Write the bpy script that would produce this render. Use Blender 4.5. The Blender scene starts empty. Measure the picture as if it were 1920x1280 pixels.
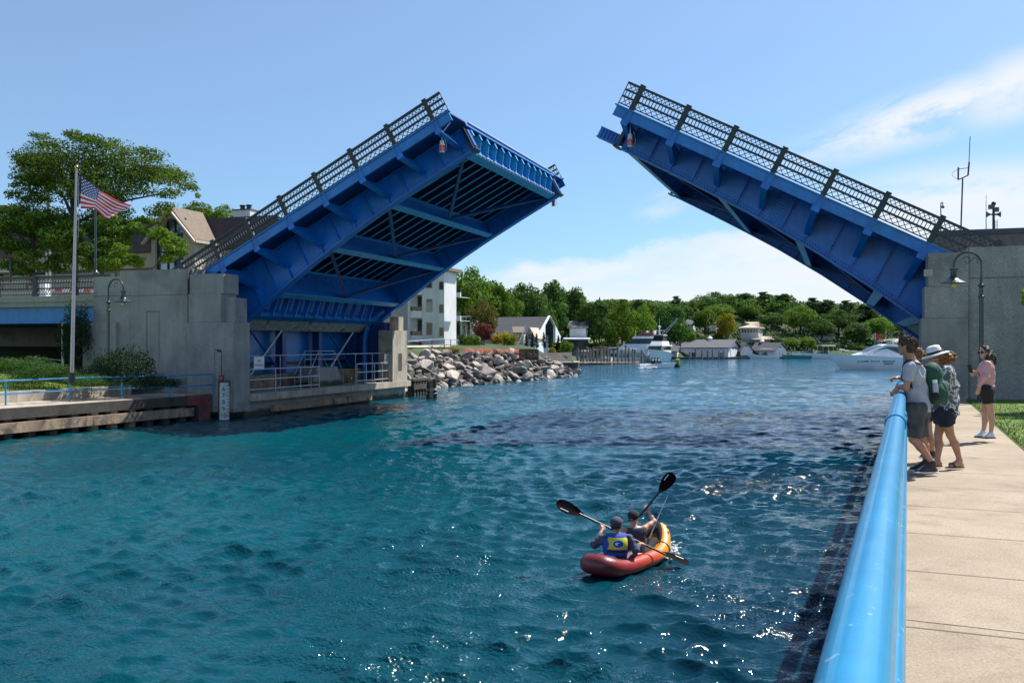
import bpy, math, random
import numpy as np
from mathutils import Vector, Matrix
R = math.radians
S = bpy.context.scene
COL = S.collection
random.seed(7)
rng = np.random.default_rng(11)

# ------------------------------------------------------------------ camera
FPX, PHI, EYE = 1760.0, R(19.3), 3.35          # focal length in pixels of a 1920 wide frame, heading, height above the water
cp, sp = math.cos(PHI), math.sin(PHI)
cam = bpy.data.cameras.new('camera')
cam.sensor_width = 36.0
cam.lens = 36.0 * FPX / 1920.0
cam.shift_y = 4.0 / 1920.0
cam.clip_start, cam.clip_end = 0.1, 5000
camo = bpy.data.objects.new('camera', cam)
COL.objects.link(camo)
camo.location = (0, 0, EYE)
camo.rotation_euler = (R(90), 0, PHI)
S.camera = camo

# ------------------------------------------------------------------ light
SUN_AZ, SUN_EL = R(35), R(53)                  # azimuth from +Y towards +X
sdir = Vector((math.sin(SUN_AZ) * math.cos(SUN_EL), math.cos(SUN_AZ) * math.cos(SUN_EL), math.sin(SUN_EL)))
sl = bpy.data.lights.new('sun', 'SUN')
sl.energy, sl.angle, sl.color = 4.7, R(0.5), (1.0, 0.95, 0.86)
so = bpy.data.objects.new('sun', sl)
COL.objects.link(so)
so.rotation_euler = sdir.to_track_quat('Z', 'Y').to_euler()
S.view_settings.view_transform = 'Standard'
S.view_settings.look = 'None'
S.view_settings.gamma = 1
S.view_settings.exposure = 0.70
S.cycles.use_denoising = True
S.cycles.max_bounces = 8
S.cycles.transparent_max_bounces = 12
S.cycles.sample_clamp_indirect = 6


class NT:
    """small helper for node trees"""
    def __init__(s, tree):
        s.t = tree; s.n = tree.nodes; s.l = tree.links
    def new(s, typ, **kw):
        n = s.n.new(typ)
        for k, v in kw.items():
            if k.startswith('i_'):
                n.inputs[k[2:].replace('_', ' ')].default_value = v
            else:
                setattr(n, k, v)
        return n
    def put(s, a, sock):
        if isinstance(a, (int, float)):
            sock.default_value = a
        elif isinstance(a, tuple):
            sock.default_value = a if len(a) == len(sock.default_value) else tuple(a) + (1,)
        else:
            s.l.new(a, sock)
    def math(s, op, a, b=0.0, c=None, clamp=False):
        n = s.n.new('ShaderNodeMath'); n.operation = op; n.use_clamp = clamp
        s.put(a, n.inputs[0]); s.put(b, n.inputs[1])
        if c is not None: s.put(c, n.inputs[2])
        return n.outputs[0]
    def mix(s, f, a, b, mode='MIX'):
        n = s.n.new('ShaderNodeMix'); n.data_type = 'RGBA'; n.blend_type = mode
        s.put(f, n.inputs[0]); s.put(a, n.inputs[6]); s.put(b, n.inputs[7])
        return n.outputs[2]
    def ramp(s, f, *st):
        n = s.n.new('ShaderNodeValToRGB')
        e = n.color_ramp.elements
        while len(e) < len(st): e.new(0.5)
        for el, (p, c) in zip(e, st):
            el.position = p
            el.color = (c, c, c, 1) if isinstance(c, (int, float)) else tuple(c) + (1,)
        s.put(f, n.inputs[0])
        return n.outputs[0]
    def maprange(s, v, a, b, c=0.0, d=1.0, smooth=True):
        n = s.n.new('ShaderNodeMapRange'); n.interpolation_type = 'SMOOTHSTEP' if smooth else 'LINEAR'
        s.put(v, n.inputs[0]); n.inputs[1].default_value = a; n.inputs[2].default_value = b
        n.inputs[3].default_value = c; n.inputs[4].default_value = d
        return n.outputs[0]
    def noise(s, vec, scale, detail=3.0, rough=0.5, dist=0.0):
        n = s.n.new('ShaderNodeTexNoise'); n.inputs['Scale'].default_value = scale
        n.inputs['Detail'].default_value = detail; n.inputs['Roughness'].default_value = rough
        n.inputs['Distortion'].default_value = dist
        s.put(vec, n.inputs['Vector'])
        return n.outputs[0]
    def mapping(s, vec, scale=(1, 1, 1), rot=(0, 0, 0), loc=(0, 0, 0)):
        n = s.n.new('ShaderNodeMapping')
        s.put(vec, n.inputs[0]); n.inputs['Scale'].default_value = scale
        n.inputs['Rotation'].default_value = rot; n.inputs['Location'].default_value = loc
        return n.outputs[0]


# ------------------------------------------------------------------ sky with thin cirrus
W = bpy.data.worlds.new('World'); S.world = W; W.use_nodes = True
t = NT(W.node_tree); t.n.clear()
sky = t.new('ShaderNodeTexSky', sky_type='NISHITA', sun_disc=False, sun_elevation=SUN_EL, sun_rotation=SUN_AZ,
            altitude=200, air_density=1.0, dust_density=0.15, ozone_density=2.0)
tc = t.new('ShaderNodeTexCoord')
sep = t.new('ShaderNodeSeparateXYZ')
t.l.new(t.mapping(tc.outputs['Generated'], rot=(0, 0, -PHI)), sep.inputs[0])
dep = t.math('MAXIMUM', sep.outputs[1], 0.05)
U = t.math('DIVIDE', sep.outputs[0], dep); V = t.math('DIVIDE', sep.outputs[2], dep)
uv = t.new('ShaderNodeCombineXYZ'); t.l.new(U, uv.inputs[0]); t.l.new(V, uv.inputs[1])
uv = uv.outputs[0]


def blob(u0, v0, ru, rv, ang):
    """soft elliptical patch of the sky around the direction (u0, v0)"""
    m = t.mapping(uv, loc=(-u0, -v0, 0))
    m = t.mapping(m, rot=(0, 0, -ang))
    m = t.mapping(m, scale=(1 / ru, 1 / rv, 0))
    ln = t.new('ShaderNodeVectorMath', operation='LENGTH'); t.l.new(m, ln.inputs[0])
    return t.maprange(ln.outputs['Value'], 0.15, 1.0, 1.0, 0.0)


def wisps(scale, stretch, ang, lo, hi, seed):
    m = t.mapping(uv, rot=(0, 0, -ang), loc=(seed, seed * 1.7, 0))
    m = t.mapping(m, scale=(1, stretch, 1))
    return t.maprange(t.noise(m, scale, 7.0, 0.62, 0.35), lo, hi)


def px(x, y): return (x - 960) / FPX, (644 - y) / FPX


c1 = t.math('MULTIPLY', blob(*px(1770, 205), 0.24, 0.040, R(18)), wisps(7, 3.2, R(20), 0.38, 0.58, 3.0))
c1b = t.math('MULTIPLY', blob(*px(1910, 160), 0.10, 0.05, R(25)), wisps(6, 2.2, R(24), 0.32, 0.58, 13.0))
c2 = t.math('MULTIPLY', blob(*px(1860, 370), 0.24, 0.055, R(3)), wisps(4, 3.5, R(4), 0.26, 0.50, 8.0))
c3 = t.math('MULTIPLY', blob(*px(1330, 490), 0.36, 0.070, R(6)), wisps(3.2, 3.6, R(7), 0.18, 0.44, 5.0))
c3b = t.math('MULTIPLY', blob(*px(1180, 555), 0.42, 0.055, R(1)), wisps(3.5, 6.0, R(2), 0.26, 0.58, 21.0))
c4 = t.math('MULTIPLY', blob(*px(1245, 383), 0.045, 0.02, R(20)), wisps(9, 2.5, R(20), 0.35, 0.66, 31.0))
c5 = t.math('MULTIPLY', blob(*px(1560, 560), 0.30, 0.05, R(2)), wisps(4, 6.0, R(2), 0.34, 0.66, 17.0))
edge = t.math('SUBTRACT', V, t.math('MULTIPLY_ADD', U, 0.17, t.math('MULTIPLY_ADD', t.noise(t.mapping(uv, scale=(1, 1.6, 1)), 11.0, 6.0, 0.6), 0.060, 0.048)))
bank = t.math('MULTIPLY', t.math('MULTIPLY', t.maprange(edge, 0.010, -0.008), t.maprange(U, -0.09, 0.03)), t.math('MULTIPLY_ADD', wisps(4.0, 5.0, R(4), 0.30, 0.60, 41.0), 0.45, 0.52))
cl = t.math('MAXIMUM', c1, bank)
for c_, k_ in ((c1b, 1.0), (c2, 0.95), (c3, 0.0), (c3b, 0.25), (c4, 0.7), (c5, 0.3)):
    cl = t.math('MAXIMUM', cl, t.math('MULTIPLY', c_, k_))
hz = t.math('MULTIPLY', t.maprange(V, 0.0, 0.10, 1.0, 0.0), 0.25)
hsv = t.new('ShaderNodeHueSaturation'); hsv.inputs['Saturation'].default_value = 0.98; hsv.inputs['Value'].default_value = 0.93
t.l.new(sky.outputs[0], hsv.inputs['Color'])
low = t.mix(t.maprange(V, 0.0, 0.42, 1.0, 0.0, False), hsv.outputs[0], t.mix(1.0, hsv.outputs[0], (0.43, 0.64, 0.82, 1), 'MULTIPLY'))
skyc = t.mix(t.math('MAXIMUM', t.math('MULTIPLY', cl, 0.93), hz, clamp=True), low, (5.25, 5.4, 5.6))
bg = t.new('ShaderNodeBackground'); bg.inputs['Strength'].default_value = 0.108
t.l.new(skyc, bg.inputs[0])
wo = t.new('ShaderNodeOutputWorld'); t.l.new(bg.outputs[0], wo.inputs[0])


# ------------------------------------------------------------------ geometry helpers
def P(x, y, d):
    """world point that the photograph shows at pixel x, y when it lies d metres in front of the camera"""
    a = (x - 960) / FPX
    return Vector((d * (a * cp - sp), d * (a * sp + cp), EYE + d * (644 - y) / FPX))
def PZ(x, y, z): return P(x, y, (EYE - z) * FPX / (y - 644))
def PY(x, y, Y): return P(x, y, Y / ((x - 960) / FPX * sp + cp))
def PX(x, y, X): return P(x, y, X / ((x - 960) / FPX * cp - sp))
CAMR = Vector((cp, sp, 0)); CAMF = Vector((-sp, cp, 0)); UP = Vector((0, 0, 1))
def CF(lat, d, z): return CAMR * lat + CAMF * d + UP * z


class MB:
    def __init__(s): s.v = []; s.f = []; s.m = []; s.cur = 0
    def add(s, vs, fs):
        o = len(s.v)
        s.v += [tuple(v) for v in vs]
        s.f += [tuple(i + o for i in f) for f in fs]
        s.m += [s.cur] * len(fs)
    def hexa(s, p):
        s.add(p, [(0, 3, 2, 1), (4, 5, 6, 7), (0, 1, 5, 4), (1, 2, 6, 5), (2, 3, 7, 6), (3, 0, 4, 7)])
    def box(s, c, sz, rot=None):
        c = Vector(c); h = Vector(sz) / 2
        pts = []
        for dz in (-1, 1):
            for dx, dy in ((-1, -1), (1, -1), (1, 1), (-1, 1)):
                q = Vector((dx * h.x, dy * h.y, dz * h.z))
                pts.append(c + (rot @ q if rot is not None else q))
        s.hexa(pts)
    def span(s, a, b): # axis aligned box between two corners
        a = Vector(a); b = Vector(b); s.box((a + b) / 2, [abs(q) for q in (b - a)])
    def bar(s, a, b, w, h, up=(0, 0, 1)):
        a = Vector(a); b = Vector(b); d = (b - a).normalized(); up = Vector(up)
        sd = d.cross(up)
        if sd.length < 1e-4: sd = d.cross(Vector((1, 0, 0)))
        sd.normalize(); u = sd.cross(d)
        p = []
        for e in (a, b):
            for i, j in ((-1, -1), (1, -1), (1, 1), (-1, 1)):
                p.append(e + sd * (i * w / 2) + u * (j * h / 2))
        s.hexa(p)
    def tube(s, pts, r, n=8, cap=True, squash=1.0):
        pts = [Vector(p) for p in pts]; k = len(pts)
        rr = r if isinstance(r, (list, tuple)) else [r] * k
        vs = []; prev = None
        for i, p in enumerate(pts):
            d = (pts[min(i + 1, k - 1)] - pts[max(i - 1, 0)]).normalized()
            if prev is None:
                a = d.cross(Vector((0, 0, 1)))
                if a.length < 1e-3: a = d.cross(Vector((0, 1, 0)))
            else:
                a = prev - d * prev.dot(d)
            a.normalize(); prev = a; b = d.cross(a)
            for j in range(n):
                th = 2 * math.pi * j / n
                vs.append(p + (a * math.cos(th) + b * math.sin(th) * squash) * rr[i])
        fs = [(i * n + j, i * n + (j + 1) % n, (i + 1) * n + (j + 1) % n, (i + 1) * n + j) for i in range(k - 1) for j in range(n)]
        if cap:
            fs += [tuple(range(n - 1, -1, -1)), tuple((k - 1) * n + j for j in range(n))]
        s.add(vs, fs)
    def lathe(s, c, prof, n=16, ax=(0, 0, 1)):
        c = Vector(c); q = Vector((0, 0, 1)).rotation_difference(Vector(ax).normalized())
        vs = []; k = len(prof)
        for r, z in prof:
            for j in range(n):
                th = 2 * math.pi * j / n
                vs.append(c + q @ Vector((max(r, 1e-4) * math.cos(th), max(r, 1e-4) * math.sin(th), z)))
        fs = [(i * n + j, i * n + (j + 1) % n, (i + 1) * n + (j + 1) % n, (i + 1) * n + j) for i in range(k - 1) for j in range(n)]
        fs += [tuple(range(n - 1, -1, -1)), tuple((k - 1) * n + j for j in range(n))]
        s.add(vs, fs)
    def prism(s, a, b):
        """solid between two matching outlines"""
        n = len(a)
        s.add(list(a) + list(b), [tuple(range(n - 1, -1, -1)), tuple(range(n, 2 * n))] +
              [(i, (i + 1) % n, n + (i + 1) % n, n + i) for i in range(n)])
    def quad(s, *p): s.add(p, [tuple(range(len(p)))])
    def grid(s, pts):
        a = len(pts); b = len(pts[0])
        s.add([p for row in pts for p in row], [(i * b + j, i * b + j + 1, (i + 1) * b + j + 1, (i + 1) * b + j) for i in range(a - 1) for j in range(b - 1)])
    def ico(s, c, r, sub=1):
        v, f = ICO[sub]
        r = Vector(r) if not isinstance(r, (int, float)) else Vector((r, r, r)); c = Vector(c)
        s.add([c + Vector((q[0] * r.x, q[1] * r.y, q[2] * r.z)) for q in v], f)
    def build(s, name, mats, parent=None, smooth=False, kind=None, autosmooth=False):
        me = bpy.data.meshes.new(name)
        off = worldloc(parent) if parent is not None else Vector((0, 0, 0))
        me.from_pydata([(v[0] - off.x, v[1] - off.y, v[2] - off.z) for v in s.v], [], s.f)
        mats = mats if isinstance(mats, (list, tuple)) else [mats]
        for m in mats: me.materials.append(M[m] if isinstance(m, str) else m)
        if len(mats) > 1: me.polygons.foreach_set('material_index', s.m)
        if smooth: me.polygons.foreach_set('use_smooth', [True] * len(s.f))
        me.update()
        if smooth == 'auto': me.set_sharp_from_angle(angle=R(35))
        o = bpy.data.objects.new(name, me); COL.objects.link(o)
        if parent is not None: o.parent = parent
        if kind: o['kind'] = kind
        return o


def _ico(sub):
    import bmesh
    bm = bmesh.new(); bmesh.ops.create_icosphere(bm, subdivisions=sub, radius=1)
    r = ([tuple(v.co) for v in bm.verts], [tuple(v.index for v in f.verts) for f in bm.faces]); bm.free(); return r
ICO = {1: _ico(1), 2: _ico(2), 3: _ico(3)}


def worldloc(o):
    v = Vector((0, 0, 0))
    while o is not None:
        v += o.location; o = o.parent
    return v
def tag(o, label, cat, group=None):
    o['label'] = label; o['category'] = cat
    if group: o['group'] = group
    return o
def thing(name, label, cat, loc, group=None):
    o = bpy.data.objects.new(name, None); COL.objects.link(o)
    o.empty_display_size = 0.3
    o.location = loc
    return tag(o, label, cat, group)
def dup(root, loc, rz=0.0, sc=None, label=None, group=None):
    """copy of a thing with copies of its parts and sub-parts"""
    r = root.copy(); COL.objects.link(r); r.location = loc; r.rotation_euler = (0, 0, rz)
    if sc is not None: r.scale = sc if not isinstance(sc, (int, float)) else (sc, sc, sc)
    if label: r['label'] = label
    if group: r['group'] = group
    for ch in list(root.children):
        c = ch.copy(); COL.objects.link(c); c.parent = r
        for g in list(ch.children):
            d = g.copy(); COL.objects.link(d); d.parent = c
    return r


# ------------------------------------------------------------------ materials
M = {}
def pm(name, col, rough=0.6, var=0.15, scale=2.0, metal=0.0, bump=0.0, bscale=30.0, spec=0.5, streak=0.0, col2=None, mask=(0.45, 0.65), mscale=1.0, stretch=(1, 1, 1), coat=0.0, speck=0.0, tide=False):
    m = bpy.data.materials.new(name); m.use_nodes = True; M[name] = m
    t = NT(m.node_tree); b = t.n['Principled BSDF']
    tc = t.new('ShaderNodeTexCoord'); oc = t.mapping(tc.outputs['Object'], scale=stretch)
    n1 = t.noise(oc, scale, 5.0, 0.6)
    f = t.maprange(n1, 0.3, 0.7, 1 - var, 1 + var)
    base = tuple(col) + (1,)
    c = base
    if col2 is not None:
        c = t.mix(t.maprange(t.noise(oc, mscale, 6.0, 0.65, 0.3), *mask), base, tuple(col2) + (1,))
    if streak:
        st = t.noise(t.mapping(tc.outputs['Object'], scale=(3.0, 3.0, 0.18)), 1.3, 5.0, 0.65)
        f = t.math('MULTIPLY', f, t.maprange(st, 0.35, 0.62, 1 - streak, 1.0))
    if speck:
        sk = t.noise(tc.outputs['Object'], 60.0, 2.0, 0.6)
        f = t.math('MULTIPLY', f, t.maprange(sk, 0.3, 0.7, 1 - speck, 1 + speck))
    if tide:                                                    # algae and wet stain above the water, on things whose origin is at water level
        sz = t.new('ShaderNodeSeparateXYZ'); t.l.new(tc.outputs['Object'], sz.inputs[0])
        zz = t.math('MULTIPLY_ADD', t.noise(tc.outputs['Object'], 1.6, 5.0, 0.65), -0.5, sz.outputs[2])
        c = t.mix(t.maprange(zz, 0.15, -0.10), c, (0.045, 0.05, 0.032, 1))
    cm = t.new('ShaderNodeCombineXYZ')
    for i in range(3): t.l.new(f, cm.inputs[i])
    t.put(t.mix(1.0, c, cm.outputs[0], 'MULTIPLY'), b.inputs['Base Color'])
    b.inputs['Roughness'].default_value = rough
    b.inputs['Metallic'].default_value = metal
    b.inputs['Specular IOR Level'].default_value = spec
    b.inputs['Coat Weight'].default_value = coat
    if bump:
        bp = t.new('ShaderNodeBump'); bp.inputs['Strength'].default_value = bump; bp.inputs['Distance'].default_value = 0.03
        t.l.new(t.noise(oc, bscale, 4.0, 0.6), bp.inputs['Height']); t.l.new(bp.outputs[0], b.inputs['Normal'])
    return m


def leafmat(name, col, col2=None, trans=0.35, var=0.45):
    """foliage: every leaf its own brightness, broad patches of a second hue, some light through the leaf"""
    m = bpy.data.materials.new(name); m.use_nodes = True; M[name] = m
    t = NT(m.node_tree); b = t.n['Principled BSDF']
    g = t.new('ShaderNodeNewGeometry'); oi = t.new('ShaderNodeObjectInfo'); tc = t.new('ShaderNodeTexCoord')
    f = t.maprange(g.outputs['Random Per Island'], 0, 1, 1 - var, 1 + var, False)
    f = t.math('MULTIPLY', f, t.maprange(oi.outputs['Random'], 0, 1, 0.8, 1.2, False))
    c = tuple(col) + (1,)
    if col2 is not None:
        c = t.mix(t.maprange(t.noise(tc.outputs['Object'], 0.45, 3.0), 0.42, 0.62), c, tuple(col2) + (1,))
    cm = t.new('ShaderNodeCombineXYZ')
    for i in range(3): t.l.new(f, cm.inputs[i])
    cc = t.mix(1.0, c, cm.outputs[0], 'MULTIPLY')
    t.l.new(cc, b.inputs['Base Color']); b.inputs['Roughness'].default_value = 0.6; b.inputs['Specular IOR Level'].default_value = 0.08
    tr = t.new('ShaderNodeBsdfTranslucent'); t.l.new(t.mix(1.0, cc, (1.25, 1.3, 0.55, 1), 'MULTIPLY'), tr.inputs['Color'])
    ms = t.new('ShaderNodeMixShader'); ms.inputs[0].default_value = trans
    t.l.new(b.outputs[0], ms.inputs[1]); t.l.new(tr.outputs[0], ms.inputs[2])
    t.l.new(ms.outputs[0], t.n['Material Output'].inputs[0])
    return m


pm('blue_steel', (0.002, 0.165, 0.60), 0.42, 0.14, 0.9, bump=0.02, streak=0.14)
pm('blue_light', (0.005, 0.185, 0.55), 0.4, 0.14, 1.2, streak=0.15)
pm('blue_flange_lit', (0.03, 0.36, 0.68), 0.4, 0.12, 1.2)  # same blue paint, lightened to stand in for bounce light on the undersides
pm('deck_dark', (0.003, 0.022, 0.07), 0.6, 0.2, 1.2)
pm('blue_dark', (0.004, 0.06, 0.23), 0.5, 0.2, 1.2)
pm('blue_rail', (0.005, 0.215, 0.44), 0.28, 0.10, 3.0, bump=0.05, bscale=45, spec=0.6, coat=0.2, col2=(0.18, 0.38, 0.52), mask=(0.62, 0.66), mscale=15.0)
M['blue_rail'].node_tree.nodes['Principled BSDF'].inputs['Roughness'].default_value = 0.34
pm('green_black', (0.018, 0.032, 0.034), 0.5, 0.25, 3.0)
pm('grey_rail', (0.10, 0.11, 0.12), 0.55, 0.25, 3.0)
pm('black_metal', (0.012, 0.018, 0.022), 0.35, 0.2, 3.0)
pm('lamp_green', (0.012, 0.03, 0.032), 0.3, 0.15, 3.0, coat=0.3)
pm('galv', (0.42, 0.45, 0.47), 0.4, 0.15, 4.0, metal=0.6)
pm('alu_pole', (0.36, 0.34, 0.37), 0.3, 0.06, 4.0, metal=0.5)
pm('gold', (0.75, 0.45, 0.10), 0.25, 0.05, metal=1.0)
pm('concrete', (0.30, 0.30, 0.285), 0.9, 0.14, 0.7, bump=0.12, bscale=14, streak=0.12, col2=(0.19, 0.195, 0.19), mask=(0.46, 0.72), mscale=0.6, speck=0.4, tide=True)
pm('concrete_joint', (0.085, 0.08, 0.072), 0.95, 0.2)
pm('concrete_pale', (0.46, 0.40, 0.33), 0.9, 0.14, 1.2, bump=0.15, bscale=20, streak=0.3, col2=(0.22, 0.19, 0.15), mask=(0.55, 0.72), mscale=1.3, tide=True)
pm('walk_concrete', (0.35, 0.282, 0.205), 0.92, 0.12, 0.9, bump=0.4, bscale=70, col2=(0.24, 0.19, 0.14), mask=(0.50, 0.74), mscale=1.9, speck=0.15)
pm('dirty_white', (0.44, 0.46, 0.45), 0.8, 0.3, 2.0, streak=0.35, col2=(0.10, 0.12, 0.12), mask=(0.52, 0.66), mscale=2.0)
pm('timber', (0.34, 0.245, 0.165), 0.9, 0.25, 1.5, bump=0.3, bscale=12, col2=(0.10, 0.085, 0.07), mask=(0.48, 0.66), mscale=1.4, streak=0.25)
pm('timber_dark', (0.06, 0.052, 0.045), 0.9, 0.3, 2.0, bump=0.3, bscale=12)
pm('red_paint', (0.22, 0.05, 0.05), 0.8, 0.3, 3.0, col2=(0.12, 0.09, 0.085), mask=(0.45, 0.6), mscale=2.5)
pm('white_paint', (0.78, 0.79, 0.79), 0.5, 0.05, 2.0)
pm('white_gloss', (0.82, 0.83, 0.84), 0.2, 0.03, 1.0, coat=0.4)
pm('black_paint', (0.012, 0.012, 0.014), 0.5, 0.1)
pm('grass', (0.085, 0.155, 0.012), 0.9, 0.3, 1.2, bump=0.5, bscale=60, col2=(0.13, 0.18, 0.018), mask=(0.45, 0.62), mscale=0.6)
pm('grass_blade', (0.085, 0.16, 0.013), 0.8, 0.35, 3.0)
pm('earth', (0.10, 0.082, 0.055), 0.95, 0.3, 1.0, bump=0.4, bscale=10)
pm('hill_ground', (0.035, 0.065, 0.015), 0.95, 0.3, 0.2, bump=0.3, bscale=3, col2=(0.05, 0.05, 0.02), mask=(0.5, 0.65), mscale=0.1)
pm('path', (0.42, 0.37, 0.30), 0.9, 0.1, 1.0)
pm('asphalt', (0.06, 0.06, 0.06), 0.9, 0.15, 2.0)
pm('siding', (0.68, 0.70, 0.71), 0.8, 0.06, 0.6, streak=0.1)
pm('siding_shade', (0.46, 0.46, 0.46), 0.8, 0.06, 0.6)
pm('stucco', (0.52, 0.47, 0.36), 0.9, 0.08, 1.0, streak=0.1)
pm('roof_brown', (0.19, 0.148, 0.115), 0.9, 0.16, 2.5, stretch=(1, 1, 6), speck=0.3)
pm('roof_dark', (0.065, 0.05, 0.046), 0.9, 0.2, 2.5, stretch=(1, 1, 5), speck=0.35)
pm('roof_slate', (0.05, 0.055, 0.065), 0.85, 0.15, 1.5, stretch=(1, 1, 5))
pm('roof_grey', (0.10, 0.108, 0.12), 0.9, 0.15, 1.0, stretch=(1, 1, 5))
pm('roof_pale', (0.50, 0.42, 0.34), 0.9, 0.12, 1.0)
pm('boathouse_wall', (0.72, 0.78, 0.82), 0.7, 0.05, 1.0)
pm('brick_grey', (0.20, 0.165, 0.14), 0.9, 0.2, 3.0)
pm('beige_trim', (0.55, 0.48, 0.38), 0.8, 0.1)
pm('glass_dark', (0.02, 0.03, 0.035), 0.06, 0.1, spec=0.9)
pm('glass_sky', (0.16, 0.22, 0.26), 0.05, 0.1, spec=1.0, metal=0.4)
pm('rock', (0.29, 0.26, 0.232), 0.9, 0.25, 2.2, bump=0.6, bscale=5, col2=(0.11, 0.105, 0.105), mask=(0.42, 0.62), mscale=1.1)
pm('rock_pale', (0.46, 0.41, 0.35), 0.9, 0.25, 2.2, bump=0.6, bscale=5, col2=(0.19, 0.17, 0.155), mask=(0.45, 0.66), mscale=1.3)
pm('bark', (0.075, 0.06, 0.048), 0.95, 0.3, 4.0, bump=0.4, bscale=12)
pm('red_lens', (0.75, 0.01, 0.02), 0.15, 0.05, coat=0.5)
pm('yellow_buoy', (0.25, 0.27, 0.02), 0.5, 0.1)
pm('flag_red', (0.62, 0.02, 0.04), 0.8, 0.08, 6)
pm('flag_white', (0.78, 0.74, 0.76), 0.8, 0.05, 6)
pm('flag_blue', (0.03, 0.045, 0.20), 0.8, 0.1, 6)
pm('skin', (0.42, 0.22, 0.145), 0.5, 0.08, 8.0, spec=0.4)
pm('skin_light', (0.55, 0.31, 0.22), 0.5, 0.06, 8.0, spec=0.4)
pm('hull_aqua', (0.62, 0.72, 0.70), 0.25, 0.05, 1.0, coat=0.4)
pm('teal_cover', (0.05, 0.25, 0.25), 0.8, 0.1)
# ------------------------------------------------------------------ water
def water_material():
    m = bpy.data.materials.new('water'); m.use_nodes = True; M['water'] = m
    t = NT(m.node_tree); b = t.n['Principled BSDF']
    tc = t.new('ShaderNodeTexCoord'); o = tc.outputs['Object']
    b.inputs['IOR'].default_value = 1.333
    sx = t.new('ShaderNodeSeparateXYZ'); t.l.new(o, sx.inputs[0])
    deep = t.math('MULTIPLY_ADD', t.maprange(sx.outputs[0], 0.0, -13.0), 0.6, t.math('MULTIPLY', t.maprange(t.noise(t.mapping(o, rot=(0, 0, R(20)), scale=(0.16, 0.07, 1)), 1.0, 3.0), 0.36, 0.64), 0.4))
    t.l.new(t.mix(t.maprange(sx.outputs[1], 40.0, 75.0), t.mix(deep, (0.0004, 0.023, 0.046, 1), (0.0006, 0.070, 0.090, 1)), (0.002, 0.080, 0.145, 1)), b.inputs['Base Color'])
    h = t.math('MULTIPLY_ADD', t.noise(t.mapping(o, rot=(0, 0, R(15)), scale=(1.0, 1.8, 1)), 7.0, 2.0, 0.5, 0.6), 0.6, t.math('MULTIPLY', t.noise(o, 21.0, 1.0, 0.5), t.maprange(t.noise(t.mapping(o, scale=(0.3, 0.3, 1)), 1.0, 3.0), 0.42, 0.66, 0.25, 1.9)))
    gust = t.noise(t.mapping(o, rot=(0, 0, -PHI), scale=(0.10, 0.32, 1)), 1.0, 5.0, 0.65, 0.5)
    t.l.new(t.maprange(gust, 0.40, 0.62, 0.02, 0.10), b.inputs['Roughness'])
    bp = t.new('ShaderNodeBump'); bp.inputs['Strength'].default_value = 0.8; bp.inputs['Distance'].default_value = 0.028
    t.l.new(h, bp.inputs['Height']); t.l.new(bp.outputs[0], b.inputs['Normal'])
    return m
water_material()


def waves(x, y, cell):
    """short steep chop: many crossing wave trains, crests sharpened by sideways displacement"""
    r = np.random.default_rng(5)
    z = np.zeros_like(x); ox = np.zeros_like(x); oy = np.zeros_like(x)
    n = 120
    lam = 0.16 * (2.8 / 0.16) ** r.random(n)
    th = PHI + R(262) + r.normal(0, 0.60, n)
    ph = r.random(n) * 6.283
    wg = 0.070 * np.exp(-(np.log(lam / 0.40)) ** 2 / (2 * 0.70 ** 2))
    patch = 0.95 + 0.26 * np.sin(0.21 * x + 0.9 * np.sin(0.13 * y)) * np.sin(0.17 * y + 1.3) + 0.22 * np.sin(0.63 * x - 0.41 * y + np.sin(0.3 * y))
    for l, a, p, w in zip(lam, th, ph, wg):
        k = 2 * np.pi / l
        at = np.clip((l / cell - 1.5) / 1.8, 0, 1) * patch
        q = k * (x * np.cos(a) + y * np.sin(a)) + p + 0.8 * np.sin(0.45 * x + 0.33 * y + p)
        z += w / k * at * np.sin(q)
        c = w / k * at * np.cos(q) * 0.8
        ox += c * np.cos(a); oy += c * np.sin(a)
    return z, ox, oy


def build_water():
    rad = [1.5]
    while rad[-1] < 420: rad.append(rad[-1] * (1.0046 if rad[-1] > 6 else 1.03))
    rad = np.array(rad + [700.0, 1500.0]); na = 800
    az = np.linspace(R(-62), R(62), na)
    rr, aa = np.meshgrid(rad, az, indexing='ij')
    lat, d = rr * np.sin(aa), rr * np.cos(aa)
    x = lat * cp - d * sp; y = lat * sp + d * cp
    z, ox, oy = waves(x, y, rr * 0.0046 + 0.005)
    x = x + ox; y = y + oy
    v = np.stack([x, y, z], -1).reshape(-1, 3)
    nr = len(rad)
    i, j = np.meshgrid(np.arange(nr - 1), np.arange(na - 1), indexing='ij')
    a = (i * na + j).ravel()
    f = np.stack([a, a + na, a + na + 1, a + 1], 1)
    me = bpy.data.meshes.new('water')
    me.vertices.add(len(v)); me.vertices.foreach_set('co', v.ravel())
    me.loops.add(f.size); me.loops.foreach_set('vertex_index', f.ravel())
    me.polygons.add(len(f)); me.polygons.foreach_set('loop_start', np.arange(0, f.size, 4)); me.polygons.foreach_set('loop_total', np.full(len(f), 4))
    me.polygons.foreach_set('use_smooth', np.ones(len(f), bool))
    me.update(calc_edges=True); me.validate()
    me.materials.append(M['water'])
    o = bpy.data.objects.new('water', me); COL.objects.link(o); o['kind'] = 'structure'
build_water()

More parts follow.
